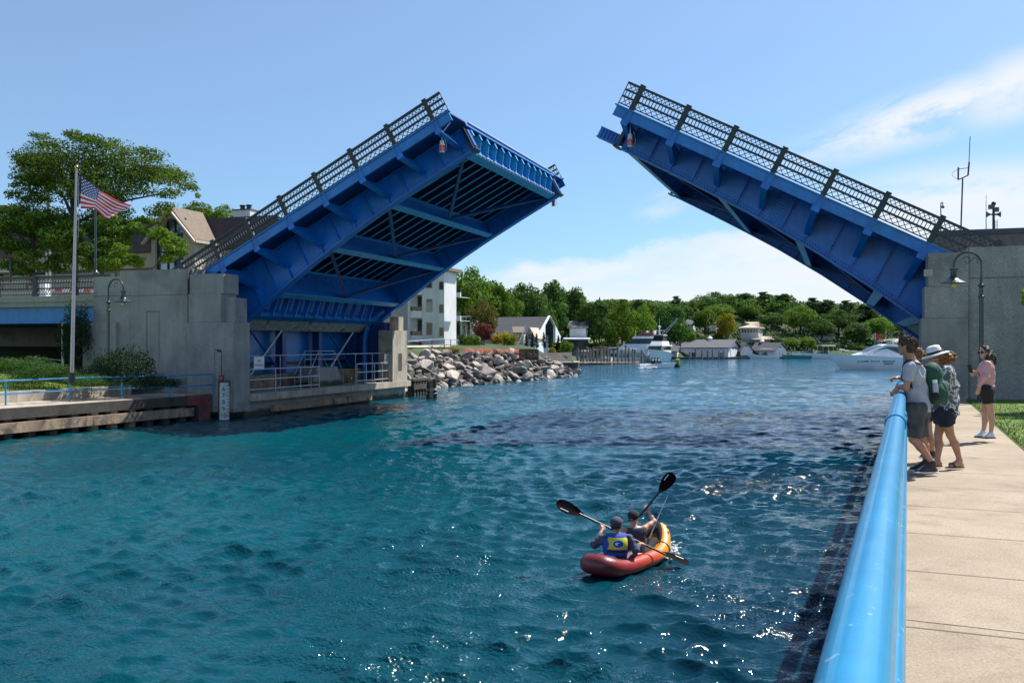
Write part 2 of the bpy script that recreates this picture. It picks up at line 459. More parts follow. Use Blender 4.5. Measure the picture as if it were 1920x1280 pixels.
# ------------------------------------------------------------------ the near walk on the right bank
WZ = 1.62
RA = PZ(1602, 1280, 2.63); RB = PZ(1687.5, 740, 2.63)         # axis of the top pipe of the blue railing
rd = Vector((RB.x - RA.x, RB.y - RA.y, 0)).normalized(); rn = Vector((rd.y, -rd.x, 0))   # along the bank, and landward
def WALK(s, n, z=0.0):
    """point on the right bank: s metres along from the railing's near end, n metres landward of the railing"""
    zz = WZ - max(0.0, s - 8) * 0.0065
    return Vector((RA.x, RA.y, 0)) + rd * s + rn * n + UP * (zz + z)
ws1 = (34.9 - RA.y) / rd.y
ed1, ed2 = PZ(1820, 757, 1.50), PZ(1920, 840, WZ)
def wn(p): return (p - Vector((RA.x, RA.y, p.z))).dot(rn)
def wsn(p): return (p - Vector((RA.x, RA.y, p.z))).dot(rd)
e1s, e1n, e2s, e2n = wsn(ed1), wn(ed1), wsn(ed2), wn(ed2)
def edge_n(s): return e2n + (e1n - e2n) * (s - e2s) / (e1s - e2s)
mb = MB()
ss = [-6 + 0.5 * i for i in range(int((ws1 + 6) / 0.5))] + [ws1]
mb.grid([[WALK(s, -0.28), WALK(s, edge_n(s))] for s in ss])
mb.grid([[WALK(s, -0.28, -3.2), WALK(s, -0.28)] for s in ss])
mb.build('walk', 'walk_concrete', kind='structure')
mb = MB()                                                      # joints between the slabs: dark ones and one filled with pale mortar
for s in (2.35, 4.1, 5.65, 7.2, 8.8, 10.4, 12.0, 14.0, 16.5, 19, 22, 25):
    mb.quad(WALK(s, -0.1, 0.004), WALK(s, edge_n(s) - 0.02, 0.004), WALK(s + 0.011, edge_n(s) - 0.02, 0.004), WALK(s + 0.011, -0.1, 0.004))
mb.build('walk_markings', 'concrete_joint', kind='structure')
mb = MB(); s0 = wsn(PZ(1780, 1170, WZ))
mb.quad(WALK(s0, 0.0, 0.005), WALK(s0 - 0.05, edge_n(s0), 0.005), WALK(s0 - 0.035, edge_n(s0), 0.005), WALK(s0 + 0.016, 0.0, 0.005))
mb.build('walk_markings', 'concrete_pale', kind='structure')
mb = MB()
mb.grid([[WALK(s, edge_n(s), -0.01), WALK(s, edge_n(s) + 0.06, 0.03)] + [WALK(s, edge_n(s) + 0.06 + 2.0 * k, 0.03 + 0.02 * k) for k in range(1, 16)] for s in ss])
mb.build('lawn', 'grass', kind='structure')
mb = MB()                                                       # grass blades of the lawn beside the walk
r = random.Random(3)
for i in range(34000):
    s = r.uniform(-2.0, ws1 - 0.1); n = edge_n(s) + 0.02 + r.random() ** 1.3 * 7
    c = WALK(s, n, 0.02); h = r.uniform(0.03, 0.085); a = r.uniform(0, 6.28); w = 0.008
    dx, dy = math.cos(a), math.sin(a)
    mb.add([c + Vector((dx * w, dy * w, 0)), c - Vector((dx * w, dy * w, 0)), c + Vector((r.uniform(-.04, .04), r.uniform(-.04, .04), h))], [(0, 1, 2)])
mb.build('lawn_grass', 'grass_blade', kind='stuff')
tag(COL.objects['lawn_grass'], 'short bright green grass beside the concrete walk', 'grass')

# the railing of the walk
rt = thing('pipe_railing', 'thick bright blue pipe railing along the near concrete walk', 'railing', WALK(0, 0))
def RP(s, z): return Vector((RA.x, RA.y, 0)) + rd * s + UP * (z - max(0.0, s - 14) * 0.004)
mb = MB(); mb.tube([RP(s, 2.63) for s in (-2.0, 0, 2, 4, 6, 8, 10, 12, 14, 20, 26, ws1 - 0.4)], 0.079, 28)
mb.build('top_rail', 'blue_rail', rt, smooth='auto')
mb = MB()
for s in (-1.0, 7.05, 15.2, 23.2): mb = MB(); mb.tube([RP(s - 0.12, 2.63), RP(s + 0.12, 2.63)], 0.092, 28); mb.build("sleeve", "blue_rail", rt, smooth="auto")
for z in (2.27, 1.95):
    mb = MB(); mb.tube([RP(s, z) + rn * .05 for s in (-2.0, 2, 6, 10, 14, 20, ws1 - 0.4)], 0.045, 14); mb.build('lower_rail', 'blue_rail', rt, smooth='auto')
for s in (-0.9, 1.55, 4.0, 6.5, 9.0, 11.5, 14.0, 16.5, 19.0, 21.5, 24.0, 26.5, 29.0):
    mb = MB(); mb.tube([RP(s, WALK(s, 0).z - 0.1) + rn * .03, RP(s, 2.62)], 0.05, 14)
    mb.build('post', 'blue_rail', rt, smooth='auto')

# ------------------------------------------------------------------ land around the lake
SHORE = [(-900, 36), (-100, 40), (300, 46), (700, 56), (770, 62), (820, 71), (900, 77), (1000, 86), (1082, 97), (1087, 176), (1150, 180), (1230, 200), (1300, 208), (1500, 212), (1700, 218), (1900, 225), (2600, 240)]
def shore_d(x):
    for (a, p), (b, q) in zip(SHORE, SHORE[1:]):
        if a <= x <= b: return p + (q - p) * (x - a) / (b - a)
    return SHORE[-1][1]
def smooth(a, b, v):
    q = min(1, max(0, (v - a) / (b - a))); return q * q * (3 - 2 * q)
def ground_z(x, d, far=False):
    """height of the land beyond the bridge, d metres away in the direction of pixel column x"""
    s = max(shore_d(x), 176) if far else shore_d(x); o = d - s
    if x <= 1085 and not far:
        z = -0.6 + (3.75 - 1.5 * smooth(985, 1040, x)) * smooth(0, 11, o)
        z += 1.6 * smooth(118, 150, d) * smooth(880, 960, x) + 5 * smooth(150, 260, d)
        if x > 1000 and d > 128: z = -0.6
    else:
        z = -0.6 + 2.2 * smooth(0, 6, o) + 3.5 * smooth(8, 30, o) + 7.5 * smooth(25, 75, o) + 3 * smooth(70, 140, o)
        if x < 1200: z -= 1.2 * smooth(1200, 1100, x) * smooth(10, 60, o)
    return z
mb = MB()
cols = list(range(-900, 2601, 20))
cols = sorted(set(c for c in cols if c < 1084) | {1084})
mb.grid([[P(x, 644, shore_d(x) + o) + UP * (ground_z(x, shore_d(x) + o) - EYE) for o in (-1.0, 0, 1, 2, 3.5, 5, 7, 9, 11, 14, 18, 24, 32, 42, 55, 70, 90, 120, 160, 260, 500, 900)] for x in cols])
cols = range(1004, 2601, 20)
mb.grid([[P(x, 644, max(shore_d(x), 176) + o) + UP * (ground_z(x, max(shore_d(x), 176) + o, True) - EYE) for o in (-1.0, 0, 1, 2, 3.5, 5, 7, 9, 11, 14, 18, 24, 32, 42, 55, 70, 90, 120, 160, 260, 500, 900)] for x in cols])
mb.build('hills', 'hill_ground', smooth=True, kind='structure')
def onland(x, d): return P(x, 644, d) + UP * (ground_z(x, d, x > 1000 and d > 150) - EYE)
# ------------------------------------------------------------------ the drawbridge: two open leaves
LA = R(27.5); YR = 36.6; YW = 17.0; G1, G2 = 1.9, 15.1
lc, ls = math.cos(LA), math.sin(LA)
def TL(t, y, z):                                                # t metres from the tip, y across, z square to the deck
    a = 14.92 - t
    return Vector((-28.88 + a * lc - z * ls, YR + y, 6.26 + a * ls + z * lc))
def TR(t, y, z):
    a = t - 0.6
    return Vector((-7.81 + a * lc + z * ls, YR + y, 12.55 - a * ls + z * lc))
GP = [(0.35, -1.33), (2.7, -1.37), (4.9, -1.44), (6.7, -1.53), (9.2, -1.76), (11.7, -2.10), (13.8, -2.43), (15.2, -2.66), (17.2, -2.98)]
def gz(t):
    if t <= GP[0][0]: return GP[0][1]
    for (a, p), (b, q) in zip(GP, GP[1:]):
        if t <= b: return p + (q - p) * (t - a) / (b - a)
    return GP[-1][1]


pm('bracing_navy', (0.003, 0.045, 0.17), .5, .2, 1.2)
def leaf(T, posts, tend, label, left):
    root = thing('drawbridge_leaf', label, 'drawbridge', T(16.0, YW / 2, -1.0))
    def seg(mb, y0, y1, zt, zb, a, b, n=1):                     # plate between two heights that may vary along t
        ts = [a + (b - a) * i / n for i in range(n + 1)]
        for p, q in zip(ts, ts[1:]):
            mb.hexa([T(p, y0, zb(p)), T(q, y0, zb(q)), T(q, y1, zb(q)), T(p, y1, zb(p)), T(p, y0, zt(p)), T(q, y0, zt(q)), T(q, y1, zt(q)), T(p, y1, zt(p))])
    K = lambda c: (lambda t: c)
    stiff = []
    for i, tp in enumerate(posts):
        stiff += [tp + 0.02, tp + 0.02 + 1.02]
    # main girders
    for yg, out in ((G1, -1), (G2, 1)):
        mb = MB()
        seg(mb, yg - 0.02, yg + 0.02, K(-0.3), gz, 0.35, tend, 12)                                   # web
        seg(mb, yg - 0.24, yg + 0.24, lambda t: gz(t) - 0.0, lambda t: gz(t) - 0.05, 0.3, tend, 12)     # bottom flange
        seg(mb, yg - 0.24, yg + 0.24, K(-0.24), K(-0.29), 0.3, tend)                                    # top flange
        for o2 in (-1, 1):
            seg(mb, yg + o2 * 0.021, yg + o2 * 0.036, lambda t: gz(t) + 0.23, lambda t: gz(t) + 0.003, 0.35, tend, 12)   # flange angle
            seg(mb, yg + o2 * 0.021, yg + o2 * 0.034, K(-0.295), K(-0.48), 0.35, tend)
            for ts in stiff:
                if ts < 0.6 or ts > tend - 0.3: continue
                seg(mb, yg + o2 * 0.023, yg + o2 * 0.16, K(-0.3), lambda t: gz(t) + 0.01, ts - 0.012, ts + 0.012)
                seg(mb, yg + o2 * 0.0365, yg + o2 * 0.05, K(-0.3), lambda t: gz(t) + 0.01, ts + 0.013, ts + 0.10)
        for ts in (7.3,):                                                                       # splice plate
            seg(mb, yg + out * 0.037, yg + out * 0.052, K(-0.36), lambda t: gz(t) + 0.05, ts - 0.28, ts + 0.28)
        if out < 0:                                                                             # rivet heads on the face that shows
            def rivet(t_, z_, y_):
                c = [T(t_ + dx, y_, z_ + dz) for dx, dz in ((-.026, -.026), (.026, -.026), (.026, .026), (-.026, .026))]
                mb.add(c + [T(t_, y_ - 0.03, z_)], [(0, 1, 4), (1, 2, 4), (2, 3, 4), (3, 0, 4)])
            tt = 0.5
            while tt < tend - 0.2:
                for dz in (0.06, 0.17): rivet(tt + (0.05 if dz > .1 else 0), gz(tt) + dz, yg - 0.036)
                rivet(tt, -0.40, yg - 0.034)
                tt += 0.125
            for ts in stiff:
                if ts < 0.6 or ts > tend - 0.3: continue
                z_ = -0.55
                while z_ > gz(ts) + 0.28: rivet(ts + 0.06, z_, yg - 0.05); z_ -= 0.13
            for k in range(5):
                z_ = -0.5
                while z_ > gz(7.3) + 0.1: rivet(7.3 - 0.22 + k * 0.11, z_, yg - 0.052); z_ -= 0.12
        mb.build('girder', 'blue_steel', root)
    # floor beams with broad bottom flanges
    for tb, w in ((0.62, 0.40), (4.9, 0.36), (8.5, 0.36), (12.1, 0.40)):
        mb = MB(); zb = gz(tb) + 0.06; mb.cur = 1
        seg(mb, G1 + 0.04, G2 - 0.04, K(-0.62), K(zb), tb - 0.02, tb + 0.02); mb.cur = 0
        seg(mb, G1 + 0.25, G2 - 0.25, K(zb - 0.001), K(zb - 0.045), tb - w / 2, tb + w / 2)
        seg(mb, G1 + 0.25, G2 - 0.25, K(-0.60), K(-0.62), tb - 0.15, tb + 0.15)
        mb.build('floor_beam', ['blue_flange_lit', 'blue_steel'], root)
    # stringers
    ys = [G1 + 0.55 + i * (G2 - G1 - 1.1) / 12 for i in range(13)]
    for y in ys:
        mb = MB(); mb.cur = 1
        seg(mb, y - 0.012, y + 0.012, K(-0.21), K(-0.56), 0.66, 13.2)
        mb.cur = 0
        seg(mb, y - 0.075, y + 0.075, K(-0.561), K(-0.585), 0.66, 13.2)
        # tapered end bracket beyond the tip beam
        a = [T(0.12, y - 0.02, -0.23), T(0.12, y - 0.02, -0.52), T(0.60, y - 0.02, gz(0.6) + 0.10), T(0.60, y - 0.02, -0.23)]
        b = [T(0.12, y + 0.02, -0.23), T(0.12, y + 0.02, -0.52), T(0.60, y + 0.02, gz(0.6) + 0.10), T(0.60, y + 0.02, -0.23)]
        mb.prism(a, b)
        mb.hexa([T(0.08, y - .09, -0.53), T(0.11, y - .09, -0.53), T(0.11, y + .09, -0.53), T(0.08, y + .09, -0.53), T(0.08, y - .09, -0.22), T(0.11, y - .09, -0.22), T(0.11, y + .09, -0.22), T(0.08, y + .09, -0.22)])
        mb.build('stringer', ['blue_flange_lit', 'deck_dark'], root)  # pale flanges, dark webs: light and shade put into the steel's colour
    # tip beam face, end plate and toothed joint
    mb = MB()
    seg(mb, G1 + 0.05, G2 - 0.05, K(-0.23), lambda t: gz(t) + 0.10, 0.53, 0.56)
    seg(mb, G1 - 0.1, G2 + 0.1, K(-0.03), K(-0.2), 0.02, 0.06)
    mb.build('end_plate', 'blue_steel', root)
    mb = MB()
    seg(mb, G1 + 0.2, G2 - 0.2, K(0.03), K(-0.03), -0.06, 0.02)
    y = G1 + 0.4
    while y < G2 - 0.5:
        seg(mb, y, y + 0.30, lambda t: gz(t) + 0.11, lambda t: gz(t) + 0.055, 0.34, 0.45); y += 0.5
    seg(mb, G1 + 0.25, G2 - 0.25, lambda t: gz(t) + 0.08, lambda t: gz(t) + 0.055, 0.38, 0.50)
    mb.build('joint_strip', 'galv', root)
    for yg in (G1, G2):
        mb = MB()
        seg(mb, yg - 0.3, yg - 0.12, K(-0.28), lambda t: gz(t) + 0.02, 0.14, 0.28)
        seg(mb, yg + 0.1, yg + 0.3, K(-0.28), lambda t: gz(t) + 0.1, 0.10, 0.28)
        seg(mb, yg - 0.34, yg + 0.34, lambda t: gz(t) - 0.0, lambda t: gz(t) - 0.07, 0.05, 0.28)
        mb.build('lock_bar', 'black_metal', root)
        mb = MB(); seg(mb, yg - 0.10, yg + 0.08, K(-0.35), lambda t: gz(t) + 0.15, 0.08, 0.26); mb.build('lock_socket', 'blue_steel', root)
    if not left:                                               # long lock bar that reaches past the tip of the near girder
        mb = MB(); seg(mb, G1 - .10, G1 + .16, K(-.88), K(-1.27), -.82, .139); seg(mb, G1 - .2, G1 + .26, K(-1.271), K(-1.32), -.82, .04); seg(mb, G1 - .16, G1 + .2, K(-.84), K(-.879), -.82, .1)
        for i in range(5): seg(mb, G1 - .17, G1 - .101, K(-.885), K(-1.265), -.7 + i * .16, -.67 + i * .16)
        mb.build('lock_bar', 'blue_steel', root)
    # deck and sidewalks
    mb = MB()
    seg(mb, G1 - 0.1, G2 + 0.1, K(-0.03), K(-0.205), 0.062, tend, 1)
    mb.build('roadway', 'deck_dark', root)
    for y0, y1, yf, out in ((-0.02, G1 - 0.12, -0.14, -1), (G2 + 0.12, YW + 0.02, YW + 0.14, 1)):
        mb = MB(); seg(mb, y0, y1, K(0.02), K(-0.07), 0.0, tend)
        mb.build('sidewalk', 'blue_dark', root)
        mb = MB()                                              # fascia channel along the sidewalk's edge
        ya, yb = sorted((yf, yf - out * 0.10))
        seg(mb, ya, yb, K(-0.055), K(-0.41), 0.0, tend)
        ya, yb = sorted((yf + out * 0.06, yf - out * 0.115))
        seg(mb, ya, yb, K(-0.003), K(-0.052), -0.08, tend)
        ya, yb = sorted((yf + out * 0.03, yf - out * 0.115))
        seg(mb, ya, yb, K(-0.412), K(-0.442), 0.0, tend)
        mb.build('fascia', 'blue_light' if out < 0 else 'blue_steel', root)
        for tp in posts:                                       # brackets that carry the sidewalk
            if tp > tend - 0.2: continue
            mb = MB(); g = G1 if out < 0 else G2
            yo = yf + out * 0.02; yi = g + out * 0.03
            def B(t_, y_, z_): return T(t_, y_, z_)
            pr = [(yo, -0.445), (yo, -0.62), (yi, max(gz(tp) + 0.35, -1.35)), (yi, -0.445)]
            mb.prism([B(tp - 0.014, y, z) for y, z in pr], [B(tp + 0.014, y, z) for y, z in pr])
            for da in (0.12,):
                q = [(yo, -0.62), (yo, -0.645), (yi, max(gz(tp) + 0.32, -1.38)), (yi, max(gz(tp) + 0.35, -1.355))]
                mb.prism([B(tp - da, y, z) for y, z in q], [B(tp + da, y, z) for y, z in q])
            q = [(yo, -0.445), (yo, -0.645), (yo + out * 0.025, -0.645), (yo + out * 0.025, -0.445)]
            mb.prism([B(tp - 0.155, y, z) for y, z in q], [B(tp + 0.155, y, z) for y, z in q])
            q = [(yo + out * 0.08, -0.06), (yo + out * 0.08, -0.445), (yo + out * 0.055, -0.445), (yo + out * 0.055, -0.06)]
            for s_ in (-0.13, 0.10): mb.prism([B(tp + s_, y, z) for y, z in q], [B(tp + s_ + 0.03, y, z) for y, z in q])
            mb.build('sidewalk_bracket', 'blue_steel', root)
    # bracing between the floor beams: a V from the middle of one beam to the girders at the next
    ym = (G1 + G2) / 2
    for a, b in ((0.8, 4.75), (5.05, 8.35), (8.65, 11.95)):
        for ye in (G1 + 0.2, G2 - 0.2):
            mb = MB(); mb.bar(T(b, ym, gz(b) + 0.14), T(a, ye, gz(a) + 0.14), 0.17, 0.03, up=T(0, 0, 1) - T(0, 0, 0))
            mb.bar(T(b, ym, gz(b) + 0.22), T(a, ye, gz(a) + 0.22), 0.02, 0.16, up=T(0, 0, 1) - T(0, 0, 0))
            mb.build('bracing', 'bracing_navy', root)
    # counterweight end: sloping ribbed plate between the girders and the weight's grey underside
    mb = MB()
    zc = lambda t: -0.6 + (gz(t) + 0.35 + 0.6) * 1.0
    seg(mb, G1 + 0.1, G2 - 0.1, K(-0.45), K(-0.50), 12.3, tend)
    a0, b0 = (12.3, -0.65), (13.9, gz(13.9) + 0.25)
    mb.prism([T(a0[0], G1 + .1, a0[1]), T(b0[0], G1 + .1, b0[1]), T(b0[0] + .05, G1 + .1, b0[1]), T(a0[0] + .05, G1 + .1, a0[1])],
             [T(a0[0], G2 - .1, a0[1]), T(b0[0], G2 - .1, b0[1]), T(b0[0] + .05, G2 - .1, b0[1]), T(a0[0] + .05, G2 - .1, a0[1])])
    for y in ys:
        q = [(12.1, -0.66), (13.75, gz(13.9) + 0.27), (13.62, gz(13.9) + 0.02), (12.0, -0.95)]
        mb.prism([T(t_, y - 0.045, z_) for t_, z_ in q], [T(t_, y + 0.045, z_) for t_, z_ in q])
    mb.build('counterweight_plate', 'blue_steel', root)
    mb = MB(); tb = 13.85; seg(mb, G1 + .1, G2 - .1, lambda t: gz(tb) + 0.26, lambda t: gz(tb) + 0.02, tb - .2, tb + .2); mb.build('floor_beam', 'blue_light', root)
    mb = MB(); seg(mb, G1 + 0.4, G2 - 0.5, K(-0.9), lambda t: gz(t) + 0.12, 14.15, 14.95, 2); mb.build('counterweight', 'dirty_white', root)
    # railings
    for y0, out in ((-0.02, -1), (YW + 0.02, 1)):
        rail = MB(); nm = 'green_black'
        ends = [-0.02] + posts + [tend + 0.2]
        pend = max(posts) + 1.2
        def rb(t0, t1, z0, z1, th):
            seg(rail, y0 - th / 2, y0 + th / 2, K(z1), K(z0), t0, t1)
        rb(-0.02, pend, 0.90, 0.985, 0.12); rb(-0.02, pend, 0.625, 0.70, 0.07); rb(-0.02, pend, 0.355, 0.435, 0.07); rb(-0.02, pend, 0.075, 0.115, 0.05)
        nrm = T(0, 1, 0) - T(0, 0, 0)
        cuts = [-0.02] + posts + [pend]
        for a, b in zip(cuts, cuts[1:]):
            a += 0.10; b -= 0.10
            n = max(2, int((b - a) / 0.17))
            for i in range(n):                                  # X lattice on top
                p = a + (b - a) * i / n; q = a + (b - a) * (i + 1) / n
                w = (q - p) * 0.45
                for dd in (1, -1):
                    p2, q2 = (p - w * .0, q) if dd > 0 else (q, p)
                    rail.bar(T(p2, y0, 0.69), T(q2, y0, 0.90), 0.026, 0.02, up=nrm)
            n = max(2, int((b - a) / 0.135))
            for i in range(n + 1):                              # balusters in the middle
                p = a + (b - a) * i / n
                seg(rail, y0 - .012, y0 + .012, K(0.636), K(0.43), p - .016, p + .016)
            n = max(1, round((b - a) / 0.26))
            for i in range(n):                                  # open crosses at the foot
                p = a + (b - a) * i / n; q = a + (b - a) * (i + 1) / n
                rail.bar(T(p, y0, 0.115), T(q, y0, 0.36), 0.026, 0.02, up=nrm)
                rail.bar(T(q, y0, 0.115), T(p, y0, 0.36), 0.026, 0.02, up=nrm)
        seg(rail, y0 - .02, y0 + .02, K(0.98), K(0.0), -0.03, 0.0)
        ro = rail.build('railing', nm, root)
        for tp in posts:
            mb = MB()
            seg(mb, y0 - 0.09, y0 + 0.09, K(1.03), K(-0.04), tp - 0.085, tp + 0.085)
            seg(mb, y0 - 0.11, y0 + 0.11, K(1.065), K(1.031), tp - 0.105, tp + 0.105)
            seg(mb, y0 + out * 0.091, y0 + out * 0.10, K(1.0), K(0.0), tp - 0.10, tp - 0.07)
            seg(mb, y0 + out * 0.091, y0 + out * 0.10, K(1.0), K(0.0), tp + 0.07, tp + 0.10)
            mb.build('post', nm, ro)
    # red navigation lamps hung below the tip
    for y0 in (0.25, YW - 0.25):
        a = T(0.72, y0, -0.45); mb = MB()
        mb.tube([a + UP * 0.05, a - UP * 0.42], 0.022, 8); mb.bar(a - UP * .1, T(0.3, y0 + .3, -0.2), .03, .03)
        mb.lathe(a - UP * 0.62, [(0.03, .22), (0.10, .2), (0.10, 0.04), (0.13, 0.03), (0.13, 0.0)], 14)
        mb.lathe(a - UP * 0.90, [(0.11, -0.02), (0.11, 0.02)], 14)
        for k in range(4):
            th = k * 1.571 + .4; c = a + Vector((math.cos(th) * .105, math.sin(th) * .105, -0.62)); mb.tube([c, c - UP * .27], .008, 5)
        mb.tube([a - UP * .3 + Vector((.13, 0, 0)), a - UP * .55 + Vector((.2, 0, 0)), a - UP * .8 + Vector((.2, 0, 0)), a - UP * .88 + Vector((.1, 0, 0))], .008, 5)
        lo = mb.build('navigation_lamp', 'galv', root, smooth='auto')
        mb = MB(); mb.lathe(a - UP * 0.88, [(0.085, 0), (0.09, 0.1), (0.085, 0.25)], 14); mb.build('lens', 'red_lens', lo, smooth='auto')
    return root


posts_l = [14.92 - 2.024 * i for i in range(7, -1, -1)]
leaf(TL, posts_l, 16.6, 'raised blue drawbridge leaf showing its beamed underside, hinged at the pier with the flagpole', True)
posts_r = [0.6 + 2.024 * i for i in range(0, 8)]
leaf(TR, posts_r, 15.6, 'raised blue drawbridge leaf showing its riveted side, hinged at the pier behind the walkers', False)
# ------------------------------------------------------------------ foliage
leafmat('leaf_mid', (0.085, 0.165, 0.028), (0.12, 0.195, 0.028))
leafmat('leaf_dark', (0.052, 0.115, 0.032), (0.08, 0.145, 0.032), 0.32)
leafmat('leaf_pine', (0.044, 0.095, 0.036), (0.062, 0.115, 0.036), 0.3)
leafmat('leaf_light', (0.105, 0.185, 0.022), (0.13, 0.20, 0.02))
leafmat('leaf_yellow', (0.30, 0.29, 0.02), (0.14, 0.21, 0.02))
leafmat('leaf_gold', (0.36, 0.26, 0.03), (0.16, 0.19, 0.02))
leafmat('leaf_purple', (0.13, 0.035, 0.045), (0.20, 0.05, 0.05), 0.3)
leafmat('leaf_locust', (0.065, 0.12, 0.022), (0.115, 0.175, 0.03), 0.45)
leafmat('leaf_cedar', (0.018, 0.045, 0.018), None, 0.15)
leafmat('leaf_olive', (0.12, 0.105, 0.03), (0.08, 0.09, 0.03), 0.3)
leafmat('petal_pink', (0.72, 0.20, 0.20), (0.80, 0.38, 0.32), 0.2, 0.3)
leafmat('leaf_straw', (0.30, 0.24, 0.08), (0.20, 0.20, 0.05), 0.3)


def leaves(cent, rad, n, size, seed, up=0.35, shell=0.55, aspect=0.55):
    """n rhombic leaves scattered through clumps; returns vertex and face arrays"""
    g = np.random.default_rng(seed)
    cent = np.asarray(cent, float); rad = np.asarray(rad, float)
    if rad.ndim == 1: rad = np.repeat(rad[:, None], 3, 1)
    w = (rad[:, 0] * rad[:, 2]); w = w / w.sum()
    k = g.choice(len(cent), n, p=w)
    d = g.normal(size=(n, 3)); d /= np.linalg.norm(d, axis=1)[:, None]
    rr = np.where(g.random(n) < shell, 1 - np.abs(g.normal(0, 0.13, n)), g.random(n) ** 0.4)
    p = cent[k] + d * rad[k] * rr[:, None]
    nn = d + g.normal(0, 0.6, (n, 3)); nn[:, 2] += up; nn /= np.linalg.norm(nn, axis=1)[:, None]
    a = np.cross(nn, g.normal(size=(n, 3))); a /= np.linalg.norm(a, axis=1)[:, None]
    b = np.cross(nn, a)
    s = size * g.uniform(0.6, 1.4, n)[:, None]
    v = np.stack([p - a * s, p - b * s * aspect, p + a * s, p + b * s * aspect], 1).reshape(-1, 3)
    f = np.arange(4 * n).reshape(-1, 4)
    return v, f


def np_mesh(name, v, f, mat):
    me = bpy.data.meshes.new(name)
    me.vertices.add(len(v)); me.vertices.foreach_set('co', np.ascontiguousarray(v, dtype=np.float32).ravel())
    k = f.shape[1]
    me.loops.add(f.size); me.loops.foreach_set('vertex_index', np.ascontiguousarray(f, dtype=np.int32).ravel())
    me.polygons.add(len(f)); me.polygons.foreach_set('loop_start', np.arange(0, f.size, k)); me.polygons.foreach_set('loop_total', np.full(len(f), k))
    me.update(calc_edges=True)
    me.materials.append(M[mat])
    return me


def crown_clumps(h, w, seed, kind):
    g = random.Random(seed); c = []; r = []
    if kind == 'broad':                                        # rounded crown of many clumps
        zc, rz = h * 0.58, h * 0.42
        for i in range(46):
            th = g.uniform(0, 6.28); ph = math.asin(g.uniform(-0.75, 1)); k = g.uniform(0.62, 0.92)
            c.append((math.cos(th) * math.cos(ph) * w / 2 * k, math.sin(th) * math.cos(ph) * w / 2 * k, zc + math.sin(ph) * rz * k))
            q = g.uniform(0.10, 0.19) * w; r.append((q, q, q * 0.8))
        c.append((0, 0, zc)); r.append((w * 0.3, w * 0.3, rz * 0.6))
    elif kind == 'tall':
        for i in range(40):
            z = h * g.uniform(0.2, 0.95); th = g.uniform(0, 6.28)
            k = w / 2 * 0.75 * math.sin(math.pi * min(1, (z / h) ** 0.8)) ** 0.6 * g.uniform(0.5, 1)
            c.append((math.cos(th) * k, math.sin(th) * k, z)); q = g.uniform(0.13, 0.2) * w; r.append((q, q, q * 0.9))
    elif kind == 'pine':                                       # ragged tufts on level limbs
        for i in range(80):
            z = h * (0.20 + 0.76 * g.random()); th = g.uniform(0, 6.28)
            k = w / 2 * (1.0 - 0.75 * (max(0, z / h - 0.35) / 0.65) ** 1.3) * g.uniform(0.3, .95)
            c.append((math.cos(th) * k, math.sin(th) * k, z)); q = g.uniform(0.09, 0.17) * w * (1.1 - .4 * z / h); r.append((q * 1.2, q * 1.2, q * 0.75))
    elif kind == 'spruce':
        for i in range(60):
            z = h * (0.08 + 0.9 * i / 60); th = g.uniform(0, 6.28); k = w / 2 * (1 - z / h) * g.uniform(0.3, 0.9)
            c.append((math.cos(th) * k, math.sin(th) * k, z)); q = 0.05 * w + 0.16 * w * (1 - z / h); r.append((q, q, q * 0.6))
    elif kind == 'column':
        for i in range(26):
            z = h * (0.04 + 0.92 * i / 26); k = w / 2 * 0.4 * (1 - (z / h) ** 3); th = g.uniform(0, 6.28)
            q = w * 0.38 * (1.05 - (z / h) ** 2.5 * 0.8); c.append((math.cos(th) * k, math.sin(th) * k, z)); r.append((q, q, h * 0.06))
    else:                                                       # shrub
        for i in range(26):
            th = g.uniform(0, 6.28); ph = math.asin(g.uniform(0.0, 1)); k = g.uniform(0.55, 0.85)
            c.append((math.cos(th) * math.cos(ph) * w / 2 * k, math.sin(th) * math.cos(ph) * w / 2 * k, h * 0.12 + math.sin(ph) * h * 0.8 * k))
            q = g.uniform(0.13, 0.22) * w; r.append((q, q, q * 0.85))
        c.append((0, 0, h * 0.35)); r.append((w * 0.32, w * 0.32, h * 0.35))
    return c, r


PROTO = {}
def proto(key, name, kind, h, w, n, size, mat, seed, cat='tree'):
    """hidden source geometry: the mesh data that each tree's own objects share"""
    c, r = crown_clumps(h, w, seed, kind)
    v, f = leaves(c, r, n, size, seed, 0.2 if kind in ('spruce', 'column') else 0.4)
    crown = np_mesh('crown', v, f, mat)
    trunk = None
    mb = MB(); g = random.Random(seed + 1)
    if kind not in ('shrub',):
        th = h * (0.55 if kind == 'broad' else 0.9); r0 = 0.028 * h if kind == 'broad' else 0.02 * h
        mb.tube([(0, 0, -0.6), (0.02 * h * g.uniform(-1, 1), 0.02 * h * g.uniform(-1, 1), th * 0.5), (0, 0, th)], [r0, r0 * 0.75, r0 * 0.25], 8)
        if kind in ('broad', 'tall', 'pine'):
            for i in range(9):
                q = c[g.randrange(len(c))]; z0 = th * g.uniform(0.4, 0.85)
                mb.tube([(0, 0, z0), (q[0] * .5, q[1] * .5, z0 + (q[2] - z0) * .55), q], [r0 * .5, r0 * .3, r0 * .1], 6)
    else:
        for i in range(6):
            q = c[g.randrange(len(c))]; mb.tube([(0, 0, -0.1), q], [0.02 * h + .01, 0.008 * h], 5)
    me = bpy.data.meshes.new('trunk' if kind != 'shrub' else 'stem')
    me.from_pydata(mb.v, [], mb.f); me.materials.append(M['bark']); me.polygons.foreach_set('use_smooth', [True] * len(mb.f))
    PROTO[key] = (name, crown, me, h, w, cat, mat)


